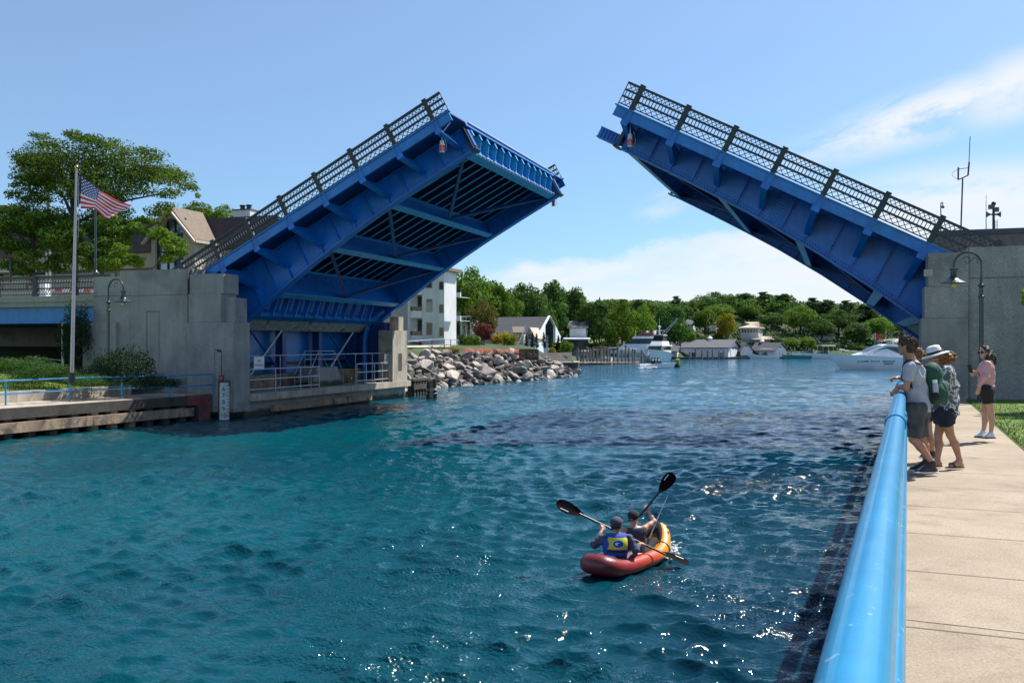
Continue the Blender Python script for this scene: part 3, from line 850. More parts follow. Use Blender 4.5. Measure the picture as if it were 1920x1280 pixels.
def plant(key, loc, h, w, label, mat=None, rz=None, group=None, cat=None, name=None):
    nm, crown, trunk, H, WW, ct, m0 = PROTO[key]
    o = thing(name or nm, label, cat or ct, loc, group)
    o.rotation_euler = (0, 0, random.uniform(0, 6.28) if rz is None else rz)
    o.scale = (w / WW, w / WW, h / H)
    a = bpy.data.objects.new('crown' if ct == 'tree' else 'foliage', crown); COL.objects.link(a); a.parent = o
    if mat and mat != m0:
        a.material_slots[0].link = 'OBJECT'; a.material_slots[0].material = M[mat]
    b = bpy.data.objects.new('trunk' if ct == 'tree' else 'stem', trunk); COL.objects.link(b); b.parent = o
    return o


proto('broad1', 'broadleaf_tree', 'broad', 12, 11, 5200, 0.30, 'leaf_mid', 101)
proto('broad2', 'broadleaf_tree', 'broad', 12, 10, 5200, 0.30, 'leaf_mid', 102)
proto('broad3', 'broadleaf_tree', 'broad', 12, 12, 5200, 0.32, 'leaf_mid', 103)
proto('tall1', 'broadleaf_tree', 'tall', 15, 8, 4600, 0.30, 'leaf_mid', 104)
proto('tall2', 'broadleaf_tree', 'tall', 15, 9, 4600, 0.32, 'leaf_mid', 105)
proto('pine1', 'pine_tree', 'pine', 17, 9, 5600, 0.30, 'leaf_pine', 106)
proto('pine2', 'pine_tree', 'pine', 17, 8, 5600, 0.30, 'leaf_pine', 107)
proto('spruce', 'spruce_tree', 'spruce', 12, 5, 3000, 0.26, 'leaf_pine', 108)
proto('cedar', 'columnar_cedar', 'column', 4, 1.2, 1500, 0.10, 'leaf_cedar', 109)
proto('shrub1', 'shrub', 'shrub', 2, 2.6, 2600, 0.085, 'leaf_mid', 110, 'shrub')
proto('shrub2', 'shrub', 'shrub', 2, 3.0, 2600, 0.09, 'leaf_mid', 111, 'shrub')
proto('flower', 'flowering_shrub', 'shrub', 1, 1.8, 1500, 0.05, 'petal_pink', 112, 'shrub')
proto('fine', 'shrub', 'shrub', 2, 3.0, 6000, 0.045, 'leaf_dark', 113, 'shrub')
def text_into(mb, s, o, ux, uz, size, depth=0.004, align='CENTER'):
    """flat lettering in the plane spanned by ux, uz, raised along the normal"""
    cu = bpy.data.curves.new('lettering', 'FONT'); cu.body = s; cu.size = size; cu.align_x = align; cu.align_y = 'CENTER'
    ob = bpy.data.objects.new('lettering', cu); COL.objects.link(ob)
    dg = bpy.context.evaluated_depsgraph_get(); me = bpy.data.meshes.new_from_object(ob.evaluated_get(dg))
    ux = Vector(ux).normalized(); uz = Vector(uz).normalized(); nn = ux.cross(uz)
    mb.add([Vector(o) + ux * v.co.x + uz * v.co.y + nn * depth for v in me.vertices], [tuple(p.vertices) for p in me.polygons])
    bpy.data.objects.remove(ob); bpy.data.meshes.remove(me); bpy.data.curves.remove(cu)

# ------------------------------------------------------------------ left abutment
PF = 35.2
pr = thing('bridge_pier', 'grey concrete bridge pier beside the flagpole, with an open pit under the raised leaf', 'bridge pier', (-29, 40, 0))
mb = MB()
mb.span((-33.4, PF + .2, 0.5), (-27.75, 36.3, 6.50)); mb.span((-31.85, PF + .205, 6.501), (-27.75, 36.3, 6.75))
mb.span((-33.85, PF, 0.4), (-31.9, PF + .199, 4.33))
mb.span((-33.4, 36.3, 0.5), (-32.4, 53.5, 5.4))
mb.build('wall', 'concrete', pr)
mb = MB()
mb.span((-27.749, PF, 5.585), (-25.95, 36.32, 6.47)); mb.span((-27.80, PF - .03, 4.31), (-26.05, 36.32, 5.58)); mb.span((-26.049, PF + .25, 4.31), (-25.50, 36.32, 5.4))
mb.span((-27.85, PF - .06, 0.3), (-25.35, 36.32, 4.30))
mb.build('pilaster', 'concrete', pr)
mb = MB()
for a, b in (((-33.4, PF + .19, 5.57), (-27.76, PF + .2, 5.59)), ((-27.87, PF - .0, 0.9), (-27.851, PF + .2, 6.7)), ((-30.3, PF + .193, 2.2), (-30.27, PF + .2, 4.82)), ((-29.62, PF + .193, 2.2), (-29.60, PF + .2, 4.82)), ((-30.299, PF + .192, 4.82), (-29.6, PF + .2, 4.85))):
    mb.span(a, b)
mb.build('joint', 'concrete_joint', pr)
mb = MB(); mb.span((-26.3, 50.75, 0.9), (-25.35, 52.75, 4.15)); mb.span((-26.2, 52.05, 4.151), (-25.6, 52.70, 5.0)); mb.build('pilaster', 'concrete_pale', pr)
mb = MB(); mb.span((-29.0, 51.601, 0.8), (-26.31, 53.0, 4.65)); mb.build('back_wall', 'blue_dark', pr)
mb = MB(); mb.span((-25.352, 51.5, 1.7), (-25.34, 52.0, 2.75)); mb.build('slot', 'earth', pr)
mb = MB()                                                        # ledge along the channel
mb.span((-32.4, 36.321, -0.5), (-25.62, 53.0, 0.72)); mb.build('base', 'concrete', pr)
mb = MB(); mb.span((-27.2, 36.33, 0.721), (-25.30, 53.2, 1.06)); mb.build('cap_beam', 'concrete_pale', pr)
mb = MB(); mb.span((-25.618, 38.4, 0.12), (-25.44, 48.3, 0.44)); mb.build('waler', 'timber', pr)
mb = MB(); mb.span((-28.0, 36.35, 1.0), (-27.55, 44.0, 1.78)); mb.span((-28.0, 46.6, 1.0), (-27.55, 52.2, 1.86)); mb.build('curb', 'timber', pr)
mb = MB(); mb.span((-28.9, 36.33, 0.8), (-28.7, 51.6, 4.72)); mb.build('back_wall', 'blue_light', pr)
mb = MB(); mb.span((-28.699, 36.4, 2.22), (-28.55, 51.5, 2.38)); mb.span((-28.699, 36.4, 1.0), (-28.6, 51.5, 1.45)); mb.build('back_rail', 'black_paint', pr)
mb = MB(); mb.span((-28.4, 36.7, 4.45), (-28.0, 53.0, 4.70)); mb.build('top_beam', 'dirty_white', pr)
cy = [39.4, 43.2, 46.9, 50.9]
for y in cy:
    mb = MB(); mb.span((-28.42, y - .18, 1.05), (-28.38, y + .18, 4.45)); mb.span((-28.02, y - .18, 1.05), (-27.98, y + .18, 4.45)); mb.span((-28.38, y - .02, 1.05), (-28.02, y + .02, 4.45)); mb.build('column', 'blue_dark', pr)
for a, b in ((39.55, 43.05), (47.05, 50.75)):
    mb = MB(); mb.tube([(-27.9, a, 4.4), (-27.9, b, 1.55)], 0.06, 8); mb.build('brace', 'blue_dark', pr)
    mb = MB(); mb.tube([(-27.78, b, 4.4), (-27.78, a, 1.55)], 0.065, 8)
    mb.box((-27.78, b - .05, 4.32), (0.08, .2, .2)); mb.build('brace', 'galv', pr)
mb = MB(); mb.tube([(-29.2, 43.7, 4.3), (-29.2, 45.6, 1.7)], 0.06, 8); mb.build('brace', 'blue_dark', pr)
# curved rack that the leaf rolls on, at the far side
mb = MB(); c0 = Vector((-27.0, 51.0, 4.9))
mb.tube([c0 + Vector((0.9, 0, 0.5)), c0 + Vector((0.35, 0, 0.1)), c0 + Vector((-.15, 0, -.45)), c0 + Vector((-.35, 0, -1.1)), c0 + Vector((-.38, 0, -1.9)), c0 + Vector((-.38, 0, -3.8))], 0.16, 8)
mb.build('track', 'blue_steel', pr)

st = thing('steps', 'small concrete steps with pipe handrails on the pier ledge below the beams', 'steps', (-26.6, 44.8, 1.06))
mb = MB()
for k, (a, b) in enumerate(((42.9, 46.3), (43.2, 46.0), (43.5, 45.7))): mb.span((-27.2, a, 1.061 + k * .34), (-26.2, b, 1.061 + (k + 1) * .34 - .001))
mb.build('block', 'concrete', st)
mb = MB()
for x in (-26.25, -27.1): mb.tube([(x, 42.8, 1.1), (x, 42.8, 1.75), (x, 43.8, 2.95), (x, 45.4, 2.95), (x, 46.4, 1.75), (x, 46.4, 1.1)], 0.03, 6); mb.tube([(x, 43.8, 2.95), (x, 43.8, 2.1)], .025, 6); mb.tube([(x, 45.4, 2.95), (x, 45.4, 2.1)], .025, 6); mb.tube([(x, 43.8, 2.5), (x, 45.4, 2.5)], .02, 6)
mb.build('handrail', 'galv', st)

def pipe_rail(label, pts, hs, posts, top, mat, r=0.028, solid=None, name='pipe_railing'):
    o = thing(name, label, 'railing', pts[0])
    for h in hs:
        mb = MB(); mb.tube([Vector(p) + UP * h for p in pts], r, 8); mb.build('rail', mat, o, smooth='auto')
    for p in posts:
        mb = MB(); mb.tube([Vector(p), Vector(p) + UP * top], r, 8); mb.build('post', mat, o, smooth='auto')
    return o
pipe_rail('galvanised pipe railing along the ledge under the raised leaf, nearer the gauge', [(-25.55, 36.5, 1.06), (-25.55, 42.7, 1.06)], (0.17, 0.62, 1.10), [(-25.55, y, 1.06) for y in (36.5, 38.7, 40.9, 42.7)], 1.12, 'galv')
pipe_rail('tall galvanised rail with a top wire spanning the middle of the pier ledge', [(-25.75, 36.4, 1.06), (-25.75, 50.7, 1.06)], (1.72,), [(-25.75, y, 1.06) for y in (36.4, 39.4, 42.2, 46.9, 48.9, 50.7)], 1.74, 'galv', 0.02)
pipe_rail('galvanised pipe railing on the sunny far end of the pier ledge', [(-25.55, 46.7, 1.06), (-25.55, 50.7, 1.06)], (0.2, 0.68, 1.15), [(-25.55, y, 1.06) for y in (46.7, 47.8, 48.8, 49.8, 50.7)], 1.17, 'galv')
for y, lab in ((37.5, 'white warning board on the rail under the leaf, nearest the depth gauge'), (50.7, 'white warning board on the rail beside the sunlit far pilaster')):
    o = thing('sign', lab, 'sign', (-25.68, y, 2.2)); x = -25.66
    mb = MB(); mb.span((x - .01, y - .40, 2.12), (x + .012, y + .40, 2.74)); mb.build('board', 'white_paint', o)
    mb = MB(); text_into(mb, 'NO\nFISHING', (x + .013, y, 2.44), (0, 1, 0), (0, 0, 1), 0.19); mb.build('lettering', 'black_paint', o)

pm('gauge_paint', (0.52, 0.58, 0.56), .7, .12, 3.0, streak=.2)
# clearance gauge with its numerals, facing down the channel towards the camera
g = thing('clearance_gauge', 'white board numbered 6 to 10 standing in the water at the pier corner', 'gauge board', (-26.1, 35.0, 0))
gd = (P(431, 718, 41.5) - P(412, 718, 41.5)).normalized()
gc = P(421, 783, 40.6); gn = gd.cross(UP)
mb = MB()
mb.box(gc + UP * 0.72 - gn * -0.02, (0.40, 0.03, 1.62), Matrix((gd, -gn, UP)).transposed()); bo = mb.build('board', 'gauge_paint', g)
mb = MB()
ft = 0.291
for i, s in enumerate('10 9 8 7 6'.split()):
    z = 0.09 + i * ft
    text_into(mb, s, gc + gn * 0.042 + UP * z - gd * 0.035, gd, UP, 0.27)
    mb.box(gc + gn * 0.042 + UP * z + gd * 0.155, (0.09, 0.006, 0.028), Matrix((gd, -gn, UP)).transposed())
    mb.box(gc + gn * 0.042 + UP * (z + ft / 2) + gd * 0.17, (0.06, 0.006, 0.026), Matrix((gd, -gn, UP)).transposed())
mb.build('lettering', 'black_paint', g)
mb = MB(); fr = Matrix((gd, -gn, UP)).transposed()
mb.box(gc + UP * 1.57 + gn * .03, (0.50, .08, .07), fr); mb.box(gc + UP * 1.47 + gn * .03 + gd * .22, (0.05, .08, .2), fr); mb.box(gc + UP * 1.47 + gn * .03 - gd * .22, (0.05, .08, .2), fr); mb.box(gc + UP * 0.7 - gd * .25 - gn * .05, (0.05, .1, 1.7), fr)
mb.build('bracket', 'black_paint', g)
# signal lamp beside it
sgp = P(415.5, 712, 41.2)
g = thing('signal_light', 'small red signal light on a thin pole at the pier corner above the gauge', 'signal light', sgp)
mb = MB(); mb.box(sgp, (.16, .16, .36)); mb.lathe(sgp + UP * .18, [(.1, 0), (.1, .03)], 10); ho = mb.build('housing', 'red_paint', g)
mb = MB(); mb.lathe(sgp + UP * .09 - CAMF * 0.085, [(.055, 0), (.05, .03)], 12, -CAMF); mb.build('lens', 'red_lens', ho)
mb = MB(); mb.tube([sgp + UP * .2, sgp + UP * 1.25, sgp + UP * 1.32 - CAMR * .3], .018, 6); mb.box(sgp + UP * 1.28 - CAMR * .12, (.14, .12, .12)); mb.tube([sgp + UP * 1.2 - CAMR * .3, sgp - UP * .3 - CAMR * .28], .012, 5); mb.build('pole', 'black_metal', g)

# ------------------------------------------------------------------ the old timber-faced quay on the left
def fx(y): return -27.54 + (y - 24.87) * 0.0925                   # line of the quay face
Y0, Y1 = 14.0, 34.9
q = thing('quay', 'weathered concrete quay with timber walers and piles along the left bank', 'quay', (fx(30), 30, 0))
def strip(mb, y0, y1, o0, o1, z0, z1, n=8):
    for i in range(n):
        a = y0 + (y1 - y0) * i / n; b = y0 + (y1 - y0) * (i + 1) / n
        mb.hexa([(fx(a) + o0, a, z0), (fx(a) + o1, a, z0), (fx(b) + o1, b, z0), (fx(b) + o0, b, z0), (fx(a) + o0, a, z1), (fx(a) + o1, a, z1), (fx(b) + o1, b, z1), (fx(b) + o0, b, z1)])
mb = MB(); strip(mb, Y0, Y1, -2.6, 0.0, 0.78, 1.10, 1); mb.build('deck', 'concrete_pale', q)
mb = MB(); strip(mb, Y0, 33.6, 0.001, 0.10, 0.70, 1.085, 1); mb.build('cap_face', 'timber_dark', q)
mb = MB(); strip(mb, 33.6, 35.1, 0.002, 0.14, 0.66, 1.11, 1); strip(mb, 34.3, 35.0, 0.05, 0.12, -.5, .66, 1); mb.build('end_block', 'red_paint', q)
for a, b in ((14, 19.2), (19.22, 24.4), (24.42, 28.6), (28.62, 32.4), (32.42, 33.9)):
    mb = MB(); strip(mb, a, b, 0.02, 0.22, 0.22, 0.58, 1); mb.build('waler', 'timber', q)
y = Y0
while y < 34.5:
    mb = MB(); strip(mb, y, y + 0.3, -0.25, 0.018, -1.2, 0.78, 1); mb.build('pile', 'timber_dark' if int(y * 7) % 3 else 'timber', q); y += 0.92
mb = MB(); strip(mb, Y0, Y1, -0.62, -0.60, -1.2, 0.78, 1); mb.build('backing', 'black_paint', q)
rl = [atp for atp in (PZ(-150, 769, 1.1), PZ(10.7, 760, 1.1), PZ(130, 752, 1.1), PZ(228, 748, 1.1), PZ(319, 744, 1.1), PZ(399, 739, 1.1))]
pipe_rail('thin bright blue pipe railing on the left quay in front of the flagpole', rl, (0.42, 0.9), rl, 0.9, 'blue_rail', 0.03)
# garden wall, bank and grass behind
def gw(y): return Vector((fx(y) - 2.62, y, 0))
mb = MB()
for i in range(9):
    a, b = 14 + i * 2.15, 14 + (i + 1) * 2.15
    A, B = gw(a), gw(b)
    mb.hexa([A + UP * .6, B + UP * .6, B + UP * .6 - Vector((.3, 0, 0)), A + UP * .6 - Vector((.3, 0, 0)), A + UP * 1.52, B + UP * 1.52, B + UP * 1.52 - Vector((.3, 0, 0)), A + UP * 1.52 - Vector((.3, 0, 0))])
o = mb.build('garden_wall', 'concrete_pale'); tag(o, 'low stained concrete wall between the left quay and the grass bank', 'wall')
def bank_z(x, y):
    o = fx(y) - 2.9 - x
    return 1.42 + 0.075 * o + 0.02 * math.sin(x * 1.3 + y) + 0.03 * math.sin(0.7 * y)
mb = MB()
mb.grid([[(fx(y) - 2.9 - k, y, bank_z(fx(y) - 2.9 - k, y)) for k in (0, .5, 1, 1.5, 2, 3, 4, 5, 6, 8, 10, 13, 17, 22, 30, 45)] for y in [12 + i for i in range(34)]])
mb.build('grass_bank', 'grass', kind='structure', smooth=True)
mb = MB(); r = random.Random(9)
for i in range(15000):
    y = r.uniform(15, 36); x = fx(y) - 2.95 - r.random() ** 1.4 * 12; h = r.uniform(.05, .16); a = r.uniform(0, 6.28); c = Vector((x, y, bank_z(x, y)))
    dx, dy = math.cos(a) * .014, math.sin(a) * .014
    mb.add([c + Vector((dx, dy, 0)), c - Vector((dx, dy, 0)), c + Vector((r.uniform(-.06, .06), r.uniform(-.06, .06), h))], [(0, 1, 2)])
o = mb.build('bank_grass', 'grass_blade', kind='stuff'); tag(o, 'bright green mown grass on the bank below the flagpole', 'grass')

# approach span and its railing
ap = thing('bridge_approach', 'fixed approach span with grey deck edge and blue girder at the left edge', 'bridge span', (-38, 40, 4.4))
mb = MB(); mb.span((-60, 36.4, 5.18), (-33.42, 54, 5.42)); mb.span((-60, 36.3, 5.421), (-33.42, 54, 5.70)); mb.build('deck', 'concrete', ap)
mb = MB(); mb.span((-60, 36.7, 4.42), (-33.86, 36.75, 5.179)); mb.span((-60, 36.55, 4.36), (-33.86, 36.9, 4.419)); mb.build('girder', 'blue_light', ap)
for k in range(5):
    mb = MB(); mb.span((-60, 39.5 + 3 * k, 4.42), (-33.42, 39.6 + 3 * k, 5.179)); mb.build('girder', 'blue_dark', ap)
ro = thing('bridge_railing', 'dark iron lattice railing on the fixed approach span at the left edge', 'railing', (-38, 36.6, 5.7))
mb = MB(); y = 36.55
for z0, z1, th in ((6.60, 6.72, .12), (6.34, 6.40, .07), (6.06, 6.13, .07), (5.78, 5.82, .05)): mb.span((-60, y - th / 2, z0), (-33.42, y + th / 2, z1))
x = -60.0
while x < -33.5:
    mb.bar((x, y, 6.40), (x + .14, y, 6.60), .02, .02, up=(0, 1, 0)); mb.bar((x + .14, y, 6.40), (x, y, 6.60), .02, .02, up=(0, 1, 0))
    mb.span((x, y - .011, 6.13), (x + .022, y + .011, 6.34))
    mb.bar((x, y, 5.82), (x + .17, y, 6.06), .018, .018, up=(0, 1, 0)); mb.bar((x + .17, y, 5.82), (x, y, 6.06), .018, .018, up=(0, 1, 0)); x += .17
mb.build('panel', 'green_black', ro)
for x in (-40.6, -38.1, -43.1, -35.6):
    mb = MB(); mb.span((x - .12, y - .11, 5.70), (x + .12, y + .11, 6.78)); mb.build('post', 'green_black', ro)
o = thing('barrier_arm', 'red and white striped barrier arm behind the approach railing', 'barrier', (-41.5, 41, 5.7))
mb = MB(); mb.cur = 0
for i in range(14):
    mb.cur = i % 2; a = -41.6 + i * .5; za = 6.35 - i * .022
    mb.box((a, 41, za), (.499, .06, .16))
mb.build('arm', ['flag_white', 'flag_red'], o)
mb = MB(); mb.span((-42.3, 40.8, 5.71), (-41.9, 41.2, 6.7)); mb.build('stand', 'white_paint', o)

# abutment and dark space under the approach
o = MB(); o.span((-62, 50, 0.5), (-33.9, 50.4, 5.15)); o = o.build('abutment_wall', 'concrete'); tag(o, 'dark concrete abutment wall in the shade under the approach span', 'wall')
o = thing('hand_rail', 'thin grey handrail climbing through the shade below the approach span', 'railing', (-38, 38, 2))
mb = MB(); mb.tube([P(-40, 668, 48), P(60, 678, 46), P(115, 688, 44)], .025, 6); mb.tube([P(50, 668, 46), P(118, 676, 44)], .02, 6); mb.build('rail', 'galv', o)
mb = MB(); mb.tube([P(118, 605, 44), P(118, 690, 44)], .06, 6); mb.build('post', 'galv', o)

# ------------------------------------------------------------------ flagpole and flag
fb, ft_ = P(134.5, 706, 36), P(143.4, 316, 36)
o = thing('flagpole', 'tall slightly leaning silver flagpole with a gold ball on the left bank', 'flagpole', fb)
ax = (ft_ - fb)
mb = MB(); mb.tube([fb - ax * .03, fb + ax * .02], .12, 14); mb.build('base', 'black_metal', o, smooth='auto')
mb = MB(); mb.tube([fb, fb + ax * .5, ft_], [.075, .062, .036], 16); mb.build('pole', 'alu_pole', o, smooth='auto')
mb = MB(); mb.ico(ft_ + UP * .06, .075, 2); mb.build('ball', 'gold', o, smooth=True)
mb = MB(); mb.tube([P(147.6, 330, 36), P(147.5, 400, 35.98), P(146, 455, 35.98), P(148.5, 400, 36)], .008, 5); mb.build('halyard', 'galv', o)
fl = thing('flag', 'stars and stripes flag drooping from the flagpole', 'flag', P(152, 333, 36))
nu, nv = 40, 26
def flagp(u, v):
    top = [(151.5, 330), (170, 344), (186, 357), (212, 372), (228, 379), (247.5, 385)]
    bot = [(151.5, 391), (165, 391.5), (178, 391), (187, 400), (195, 409), (201, 411)]
    def lerp(a, s):
        s *= len(a) - 1; i = min(int(s), len(a) - 2); s -= i; return (a[i][0] * (1 - s) + a[i + 1][0] * s, a[i][1] * (1 - s) + a[i + 1][1] * s)
    A, B = lerp(top, u), lerp(bot, u)
    dd = 36 + 0.16 * math.sin(u * 9 + v * 2.2) * u + 0.10 * math.sin(v * 7 + u * 5) * u - 0.25 * u
    return P(A[0] * (1 - v) + B[0] * v, A[1] * (1 - v) + B[1] * v, dd)
mb = MB(); pts = [[flagp(i / nu, j / nv) for i in range(nu + 1)] for j in range(nv + 1)]
mb.grid(pts); mb.m = []
for j in range(nv):
    for i in range(nu):
        mb.m.append(2 if (i < nu * 0.4 and j < nv * 7 / 13) else (0 if (j // 2) % 2 == 0 else 1))
ob = mb.build('cloth', ['flag_red', 'flag_white', 'flag_blue'], fl, smooth=True)
so_ = ob.modifiers.new('thickness', 'SOLIDIFY'); so_.thickness = 0.012
mb = MB()
for j in range(9):
    for i in range(6 if j % 2 == 0 else 5):
        u = (0.033 + 0.0667 * i + (0 if j % 2 == 0 else .033)) * 1.0; v = (j + .6) / 9.6 * 7 / 13
        c = flagp(u, v); a = (flagp(u + .01, v) - c).normalized(); b = (flagp(u, v + .01) - c).normalized(); n_ = -CAMF * 0.02
        pts = []
        for k in range(10):
            r_ = .045 if k % 2 == 0 else .019; th = k * math.pi / 5
            pts.append(c + a * r_ * math.sin(th) - b * r_ * math.cos(th) + n_)
        mb.add(pts, [tuple(range(10))])
mb.build('stars', 'flag_white', fl)

# ------------------------------------------------------------------ lamp posts
def lamp_post(label, base, hgt, adir, reach=0.78):
    o = thing('street_lamp', label, 'lamp post', base); adir = Vector(adir).normalized(); b = Vector(base)
    k = hgt / 4.74
    def q(h): return b + UP * h * k
    mb = MB(); mb.lathe(b, [(.16, -.05), (.16, .10), (.13, .16), (.10, .5), (.075, .62), (.068, 3.30 * k)], 16)
    mb.lathe(q(3.28), [(.07, 0), (.10, .02), (.10, .05), (.06, .09), (.055, .32), (.10, .36), (.10, .40), (.045, .46), (.04, .7)], 16)
    mb.build('pole', 'lamp_green', o, smooth='auto')
    c = q(4.74 - .02) + adir * reach / 2 - UP * reach / 2; r_ = reach / 2
    mb = MB(); pts = [q(3.9)] + [c - adir * r_ * math.cos(a) + UP * r_ * math.sin(a) for a in [i * math.pi / 14 for i in range(15)]]
    pts += [c + adir * r_ - UP * .14]
    mb.tube(pts, .036, 10)
    sc = []
    for i in range(40):
        a = i / 39 * 5.6; rr = .14 * (1 - i / 60); sc.append(c - adir * (-.02) + UP * .12 + adir * rr * math.cos(a + .5) + UP * rr * math.sin(a + .5))
    mb.tube(sc, .013, 6)
    sc = [c - adir * (.10) + UP * .10, c - adir * .2 + UP * .24, c - adir * .30 + UP * .12, c - adir * .27 + UP * .02]
    mb.tube(sc, .013, 6)
    mb.build('arm', 'lamp_green', o, smooth='auto')
    h = c + adir * r_ - UP * .10
    mb = MB(); mb.lathe(h - UP * .48, [(.40, 0), (.41, .012), (.30, .07), (.17, .13), (.12, .19), (.095, .28), (.095, .42), (.13, .44), (.13, .47), (.05, .49)], 24)
    mb.build('hood', 'lamp_green', o, smooth='auto')
    mb = MB(); mb.lathe(h - UP * .62, [(.03, 0), (.085, .03), (.10, .09), (.09, .138)], 16); mb.build('bulb', 'bulb_glass', o, smooth=True)
    return o
pm('bulb_glass', (0.62, 0.55, 0.25), 0.25, 0.05)
lamp_post('dark arched street lamp on the left bank in front of the pier', PZ(203, 722, 1.6) if False else P(203, 720, 39.5), 4.42, (1, 0, 0))
bl = PZ(1840, 755, 1.5)
lamp_post('dark arched street lamp standing behind the woman in pink', bl, 4.74, -rn)

# ------------------------------------------------------------------ bushes by the left pier
def bush(key, x, yb, d, w, h, label, mat, **kw):
    c = P(x, yb, d); return plant(key, c, h, w, label, mat, **kw)
bush('fine', 232, 712, 39.0, 2.6, 1.75, 'dark yew bush against the left pier wall', 'leaf_cedar')
bush('fine', 190, 712, 38.6, 1.6, 1.1, 'low dark bush at the foot of the left lamp post', 'leaf_cedar')
bush('fine', 292, 728, 39.3, 2.0, 0.75, 'low dark spreading bush by the pier wall, right of the left lamp', 'leaf_cedar')
bush('fine', 90, 712, 38.5, 2.6, .8, 'mid green low bush in front of the flagpole foot', 'leaf_dark')
bush('fine', 40, 700, 40, 3.0, .9, 'dark green low bush in the shade below the approach span', 'leaf_dark')
bush('fine', 160, 722, 37.5, 1.9, .55, 'small green ground cover between the flagpole and the left lamp', 'leaf_dark')
bush('fine', 145, 668, 44, 1.6, 3.2, 'dark climbing shrub beside the pier under the approach span', 'leaf_cedar')

# ------------------------------------------------------------------ lamp, pole and buildings above the left approach
c = PY(179, 514, 37.2)
o = thing('post_lantern', 'slender dark lamp post with a white lantern on the pier parapet behind the flag', 'lamp post', c)
mb = MB(); mb.lathe(c, [(.2, -.1), (.2, .06), (.09, .16), (.055, .3), (.05, 3.35)], 12); mb.build('pole', 'lamp_green', o, smooth='auto')
mb = MB(); mb.lathe(c + UP * 3.35, [(.09, 0), (.13, .05), (.15, .3), (.14, .34)], 14); mb.build('lantern', 'dirty_white', o, smooth='auto')
mb = MB(); mb.lathe(c + UP * 3.68, [(.22, 0), (.2, .05), (.1, .14), (.05, .22), (.02, .27)], 14); mb.build('cap', 'white_paint', o, smooth='auto')
a = P(91, 520, 72)
o = thing('utility_pole', 'plain grey utility pole standing behind the approach railing', 'pole', a)
mb = MB(); mb.tube([a - UP * 1.5, P(90, 355, 72)], [.21, .16], 12); mb.build('shaft', 'galv', o, smooth='auto')
mb = MB(); mb.tube([P(-60, 405, 72), P(20, 416, 72), P(88, 421, 72)], .022, 5); mb.build('cable', 'galv', o)
# ------------------------------------------------------------------ right abutment and what stands on its approach
pr = thing('bridge_pier', 'tall grey concrete bridge pier at the far end of the near walk', 'bridge pier', (6, 38, 0))
mb = MB(); mb.span((4.101, PF + .16, 0.3), (22, 36.3, 6.63)); mb.build('wall', 'concrete', pr)
mb = MB()
mb.span((2.84, PF + .01, 5.31), (4.10, 36.3, 6.45)); mb.span((2.73, PF + .005, 4.23), (4.098, 36.29, 5.30)); mb.span((2.62, PF, -1), (4.095, 36.28, 4.22))
mb.build('pilaster', 'concrete', pr)
mb = MB(); mb.span((4.10, PF + .152, 5.565), (22, PF + .16, 5.59)); mb.span((4.101, PF + .15, 1.2), (4.13, PF + .16, 6.6)); mb.build('joint', 'concrete_joint', pr)
mb = MB(); mb.span((2.9, 36.31, -1), (6, 54, 0.9)); mb.span((4.0, 36.31, .9), (4.4, 54, 5.2)); mb.build('base', 'concrete', pr)
mb = MB(); mb.span((3.15, 52.3, -1), (4.4, 54.3, 4.5)); mb.build('pilaster', 'concrete', pr)
mb = MB(); mb.span((2.70, PF - .003, 5.66), (2.98, PF + .002, 5.9)); mb.span((2.95, PF - .004, 4.75), (3.2, PF + .003, 4.95)); mb.build('patch', 'concrete_pale', pr)
ap = thing('bridge_approach', 'fixed approach span behind the right pier wall', 'bridge span', (14, 45, 5))
mb = MB(); mb.span((5.2, 36.31, 5.2), (60, 54, 5.7)); mb.build('deck', 'asphalt', ap)
c0, c1 = PY(1757, 433, 62), PY(2300, 433, 62)
bd = thing('control_building', 'low flat roofed brown stone building behind the right pier carrying the antennas', 'building', (c0.x, 62, 4))
mb = MB(); mb.span((c0.x, 62, 0), (c1.x, 70, c0.z - .3)); mb.build('wall', 'brick_grey', bd)
mb = MB(); mb.span((c0.x - .1, 61.9, c0.z - .299), (c1.x, 70.1, c0.z)); mb.build('roof', 'roof_grey', bd)
def AT(x, y): return PY(x, y, 63.5)
a = thing('radio_antenna', 'tall thin radio antenna with a forked bracket on the brown building', 'antenna', AT(1802, 434))
mb = MB(); mb.tube([AT(1801.5, 436), AT(1805, 335)], .045, 8); mb.tube([AT(1796.5, 337), AT(1805, 333.5), AT(1815, 329)], .035, 8)
mb.tube([AT(1796.5, 337), AT(1797, 314)], .05, 8); mb.tube([AT(1815, 329), AT(1817.3, 304)], .05, 8); mb.tube([AT(1797, 317), AT(1815.5, 315)], .02, 6); mb.tube([AT(1816.8, 306), AT(1819, 256)], .025, 6)
mb.tube([AT(1797, 337)] + [AT(1797 - 12 * math.sin(i * math.pi / 8), 337 - 20 * i / 8 ) for i in range(1, 8)] + [AT(1797, 317)], .010, 5)
mb.build('mast', 'black_metal', a)
a = thing('siren_pole', 'short dark pole with four horn loudspeakers on the brown building', 'siren', AT(1863, 434))
mb = MB(); mb.tube([AT(1863, 436), AT(1863, 384)], .075, 8); mb.ico(AT(1863, 382), .14, 2); mb.build('pole', 'black_metal', a)
for x, y, dx in ((1858, 388, -1), (1868, 393, 1), (1855.5, 402, -1), (1870.5, 402, 1)):
    mb = MB(); d_ = Vector((dx, 0, 0)); c = AT(x, y)
    if y < 395: mb.box(c, (.28, .25, .26)); mb.lathe(c - d_ * .1, [(.05, -.1), (.06, 0)], 8, d_)
    else: mb.lathe(c - d_ * .16, [(.05, 0), (.06, .12), (.10, .22), (.18, .32), (.17, .33)], 12, d_)
    mb.build('horn', 'grey_rail', a, smooth='auto')
mb = MB()
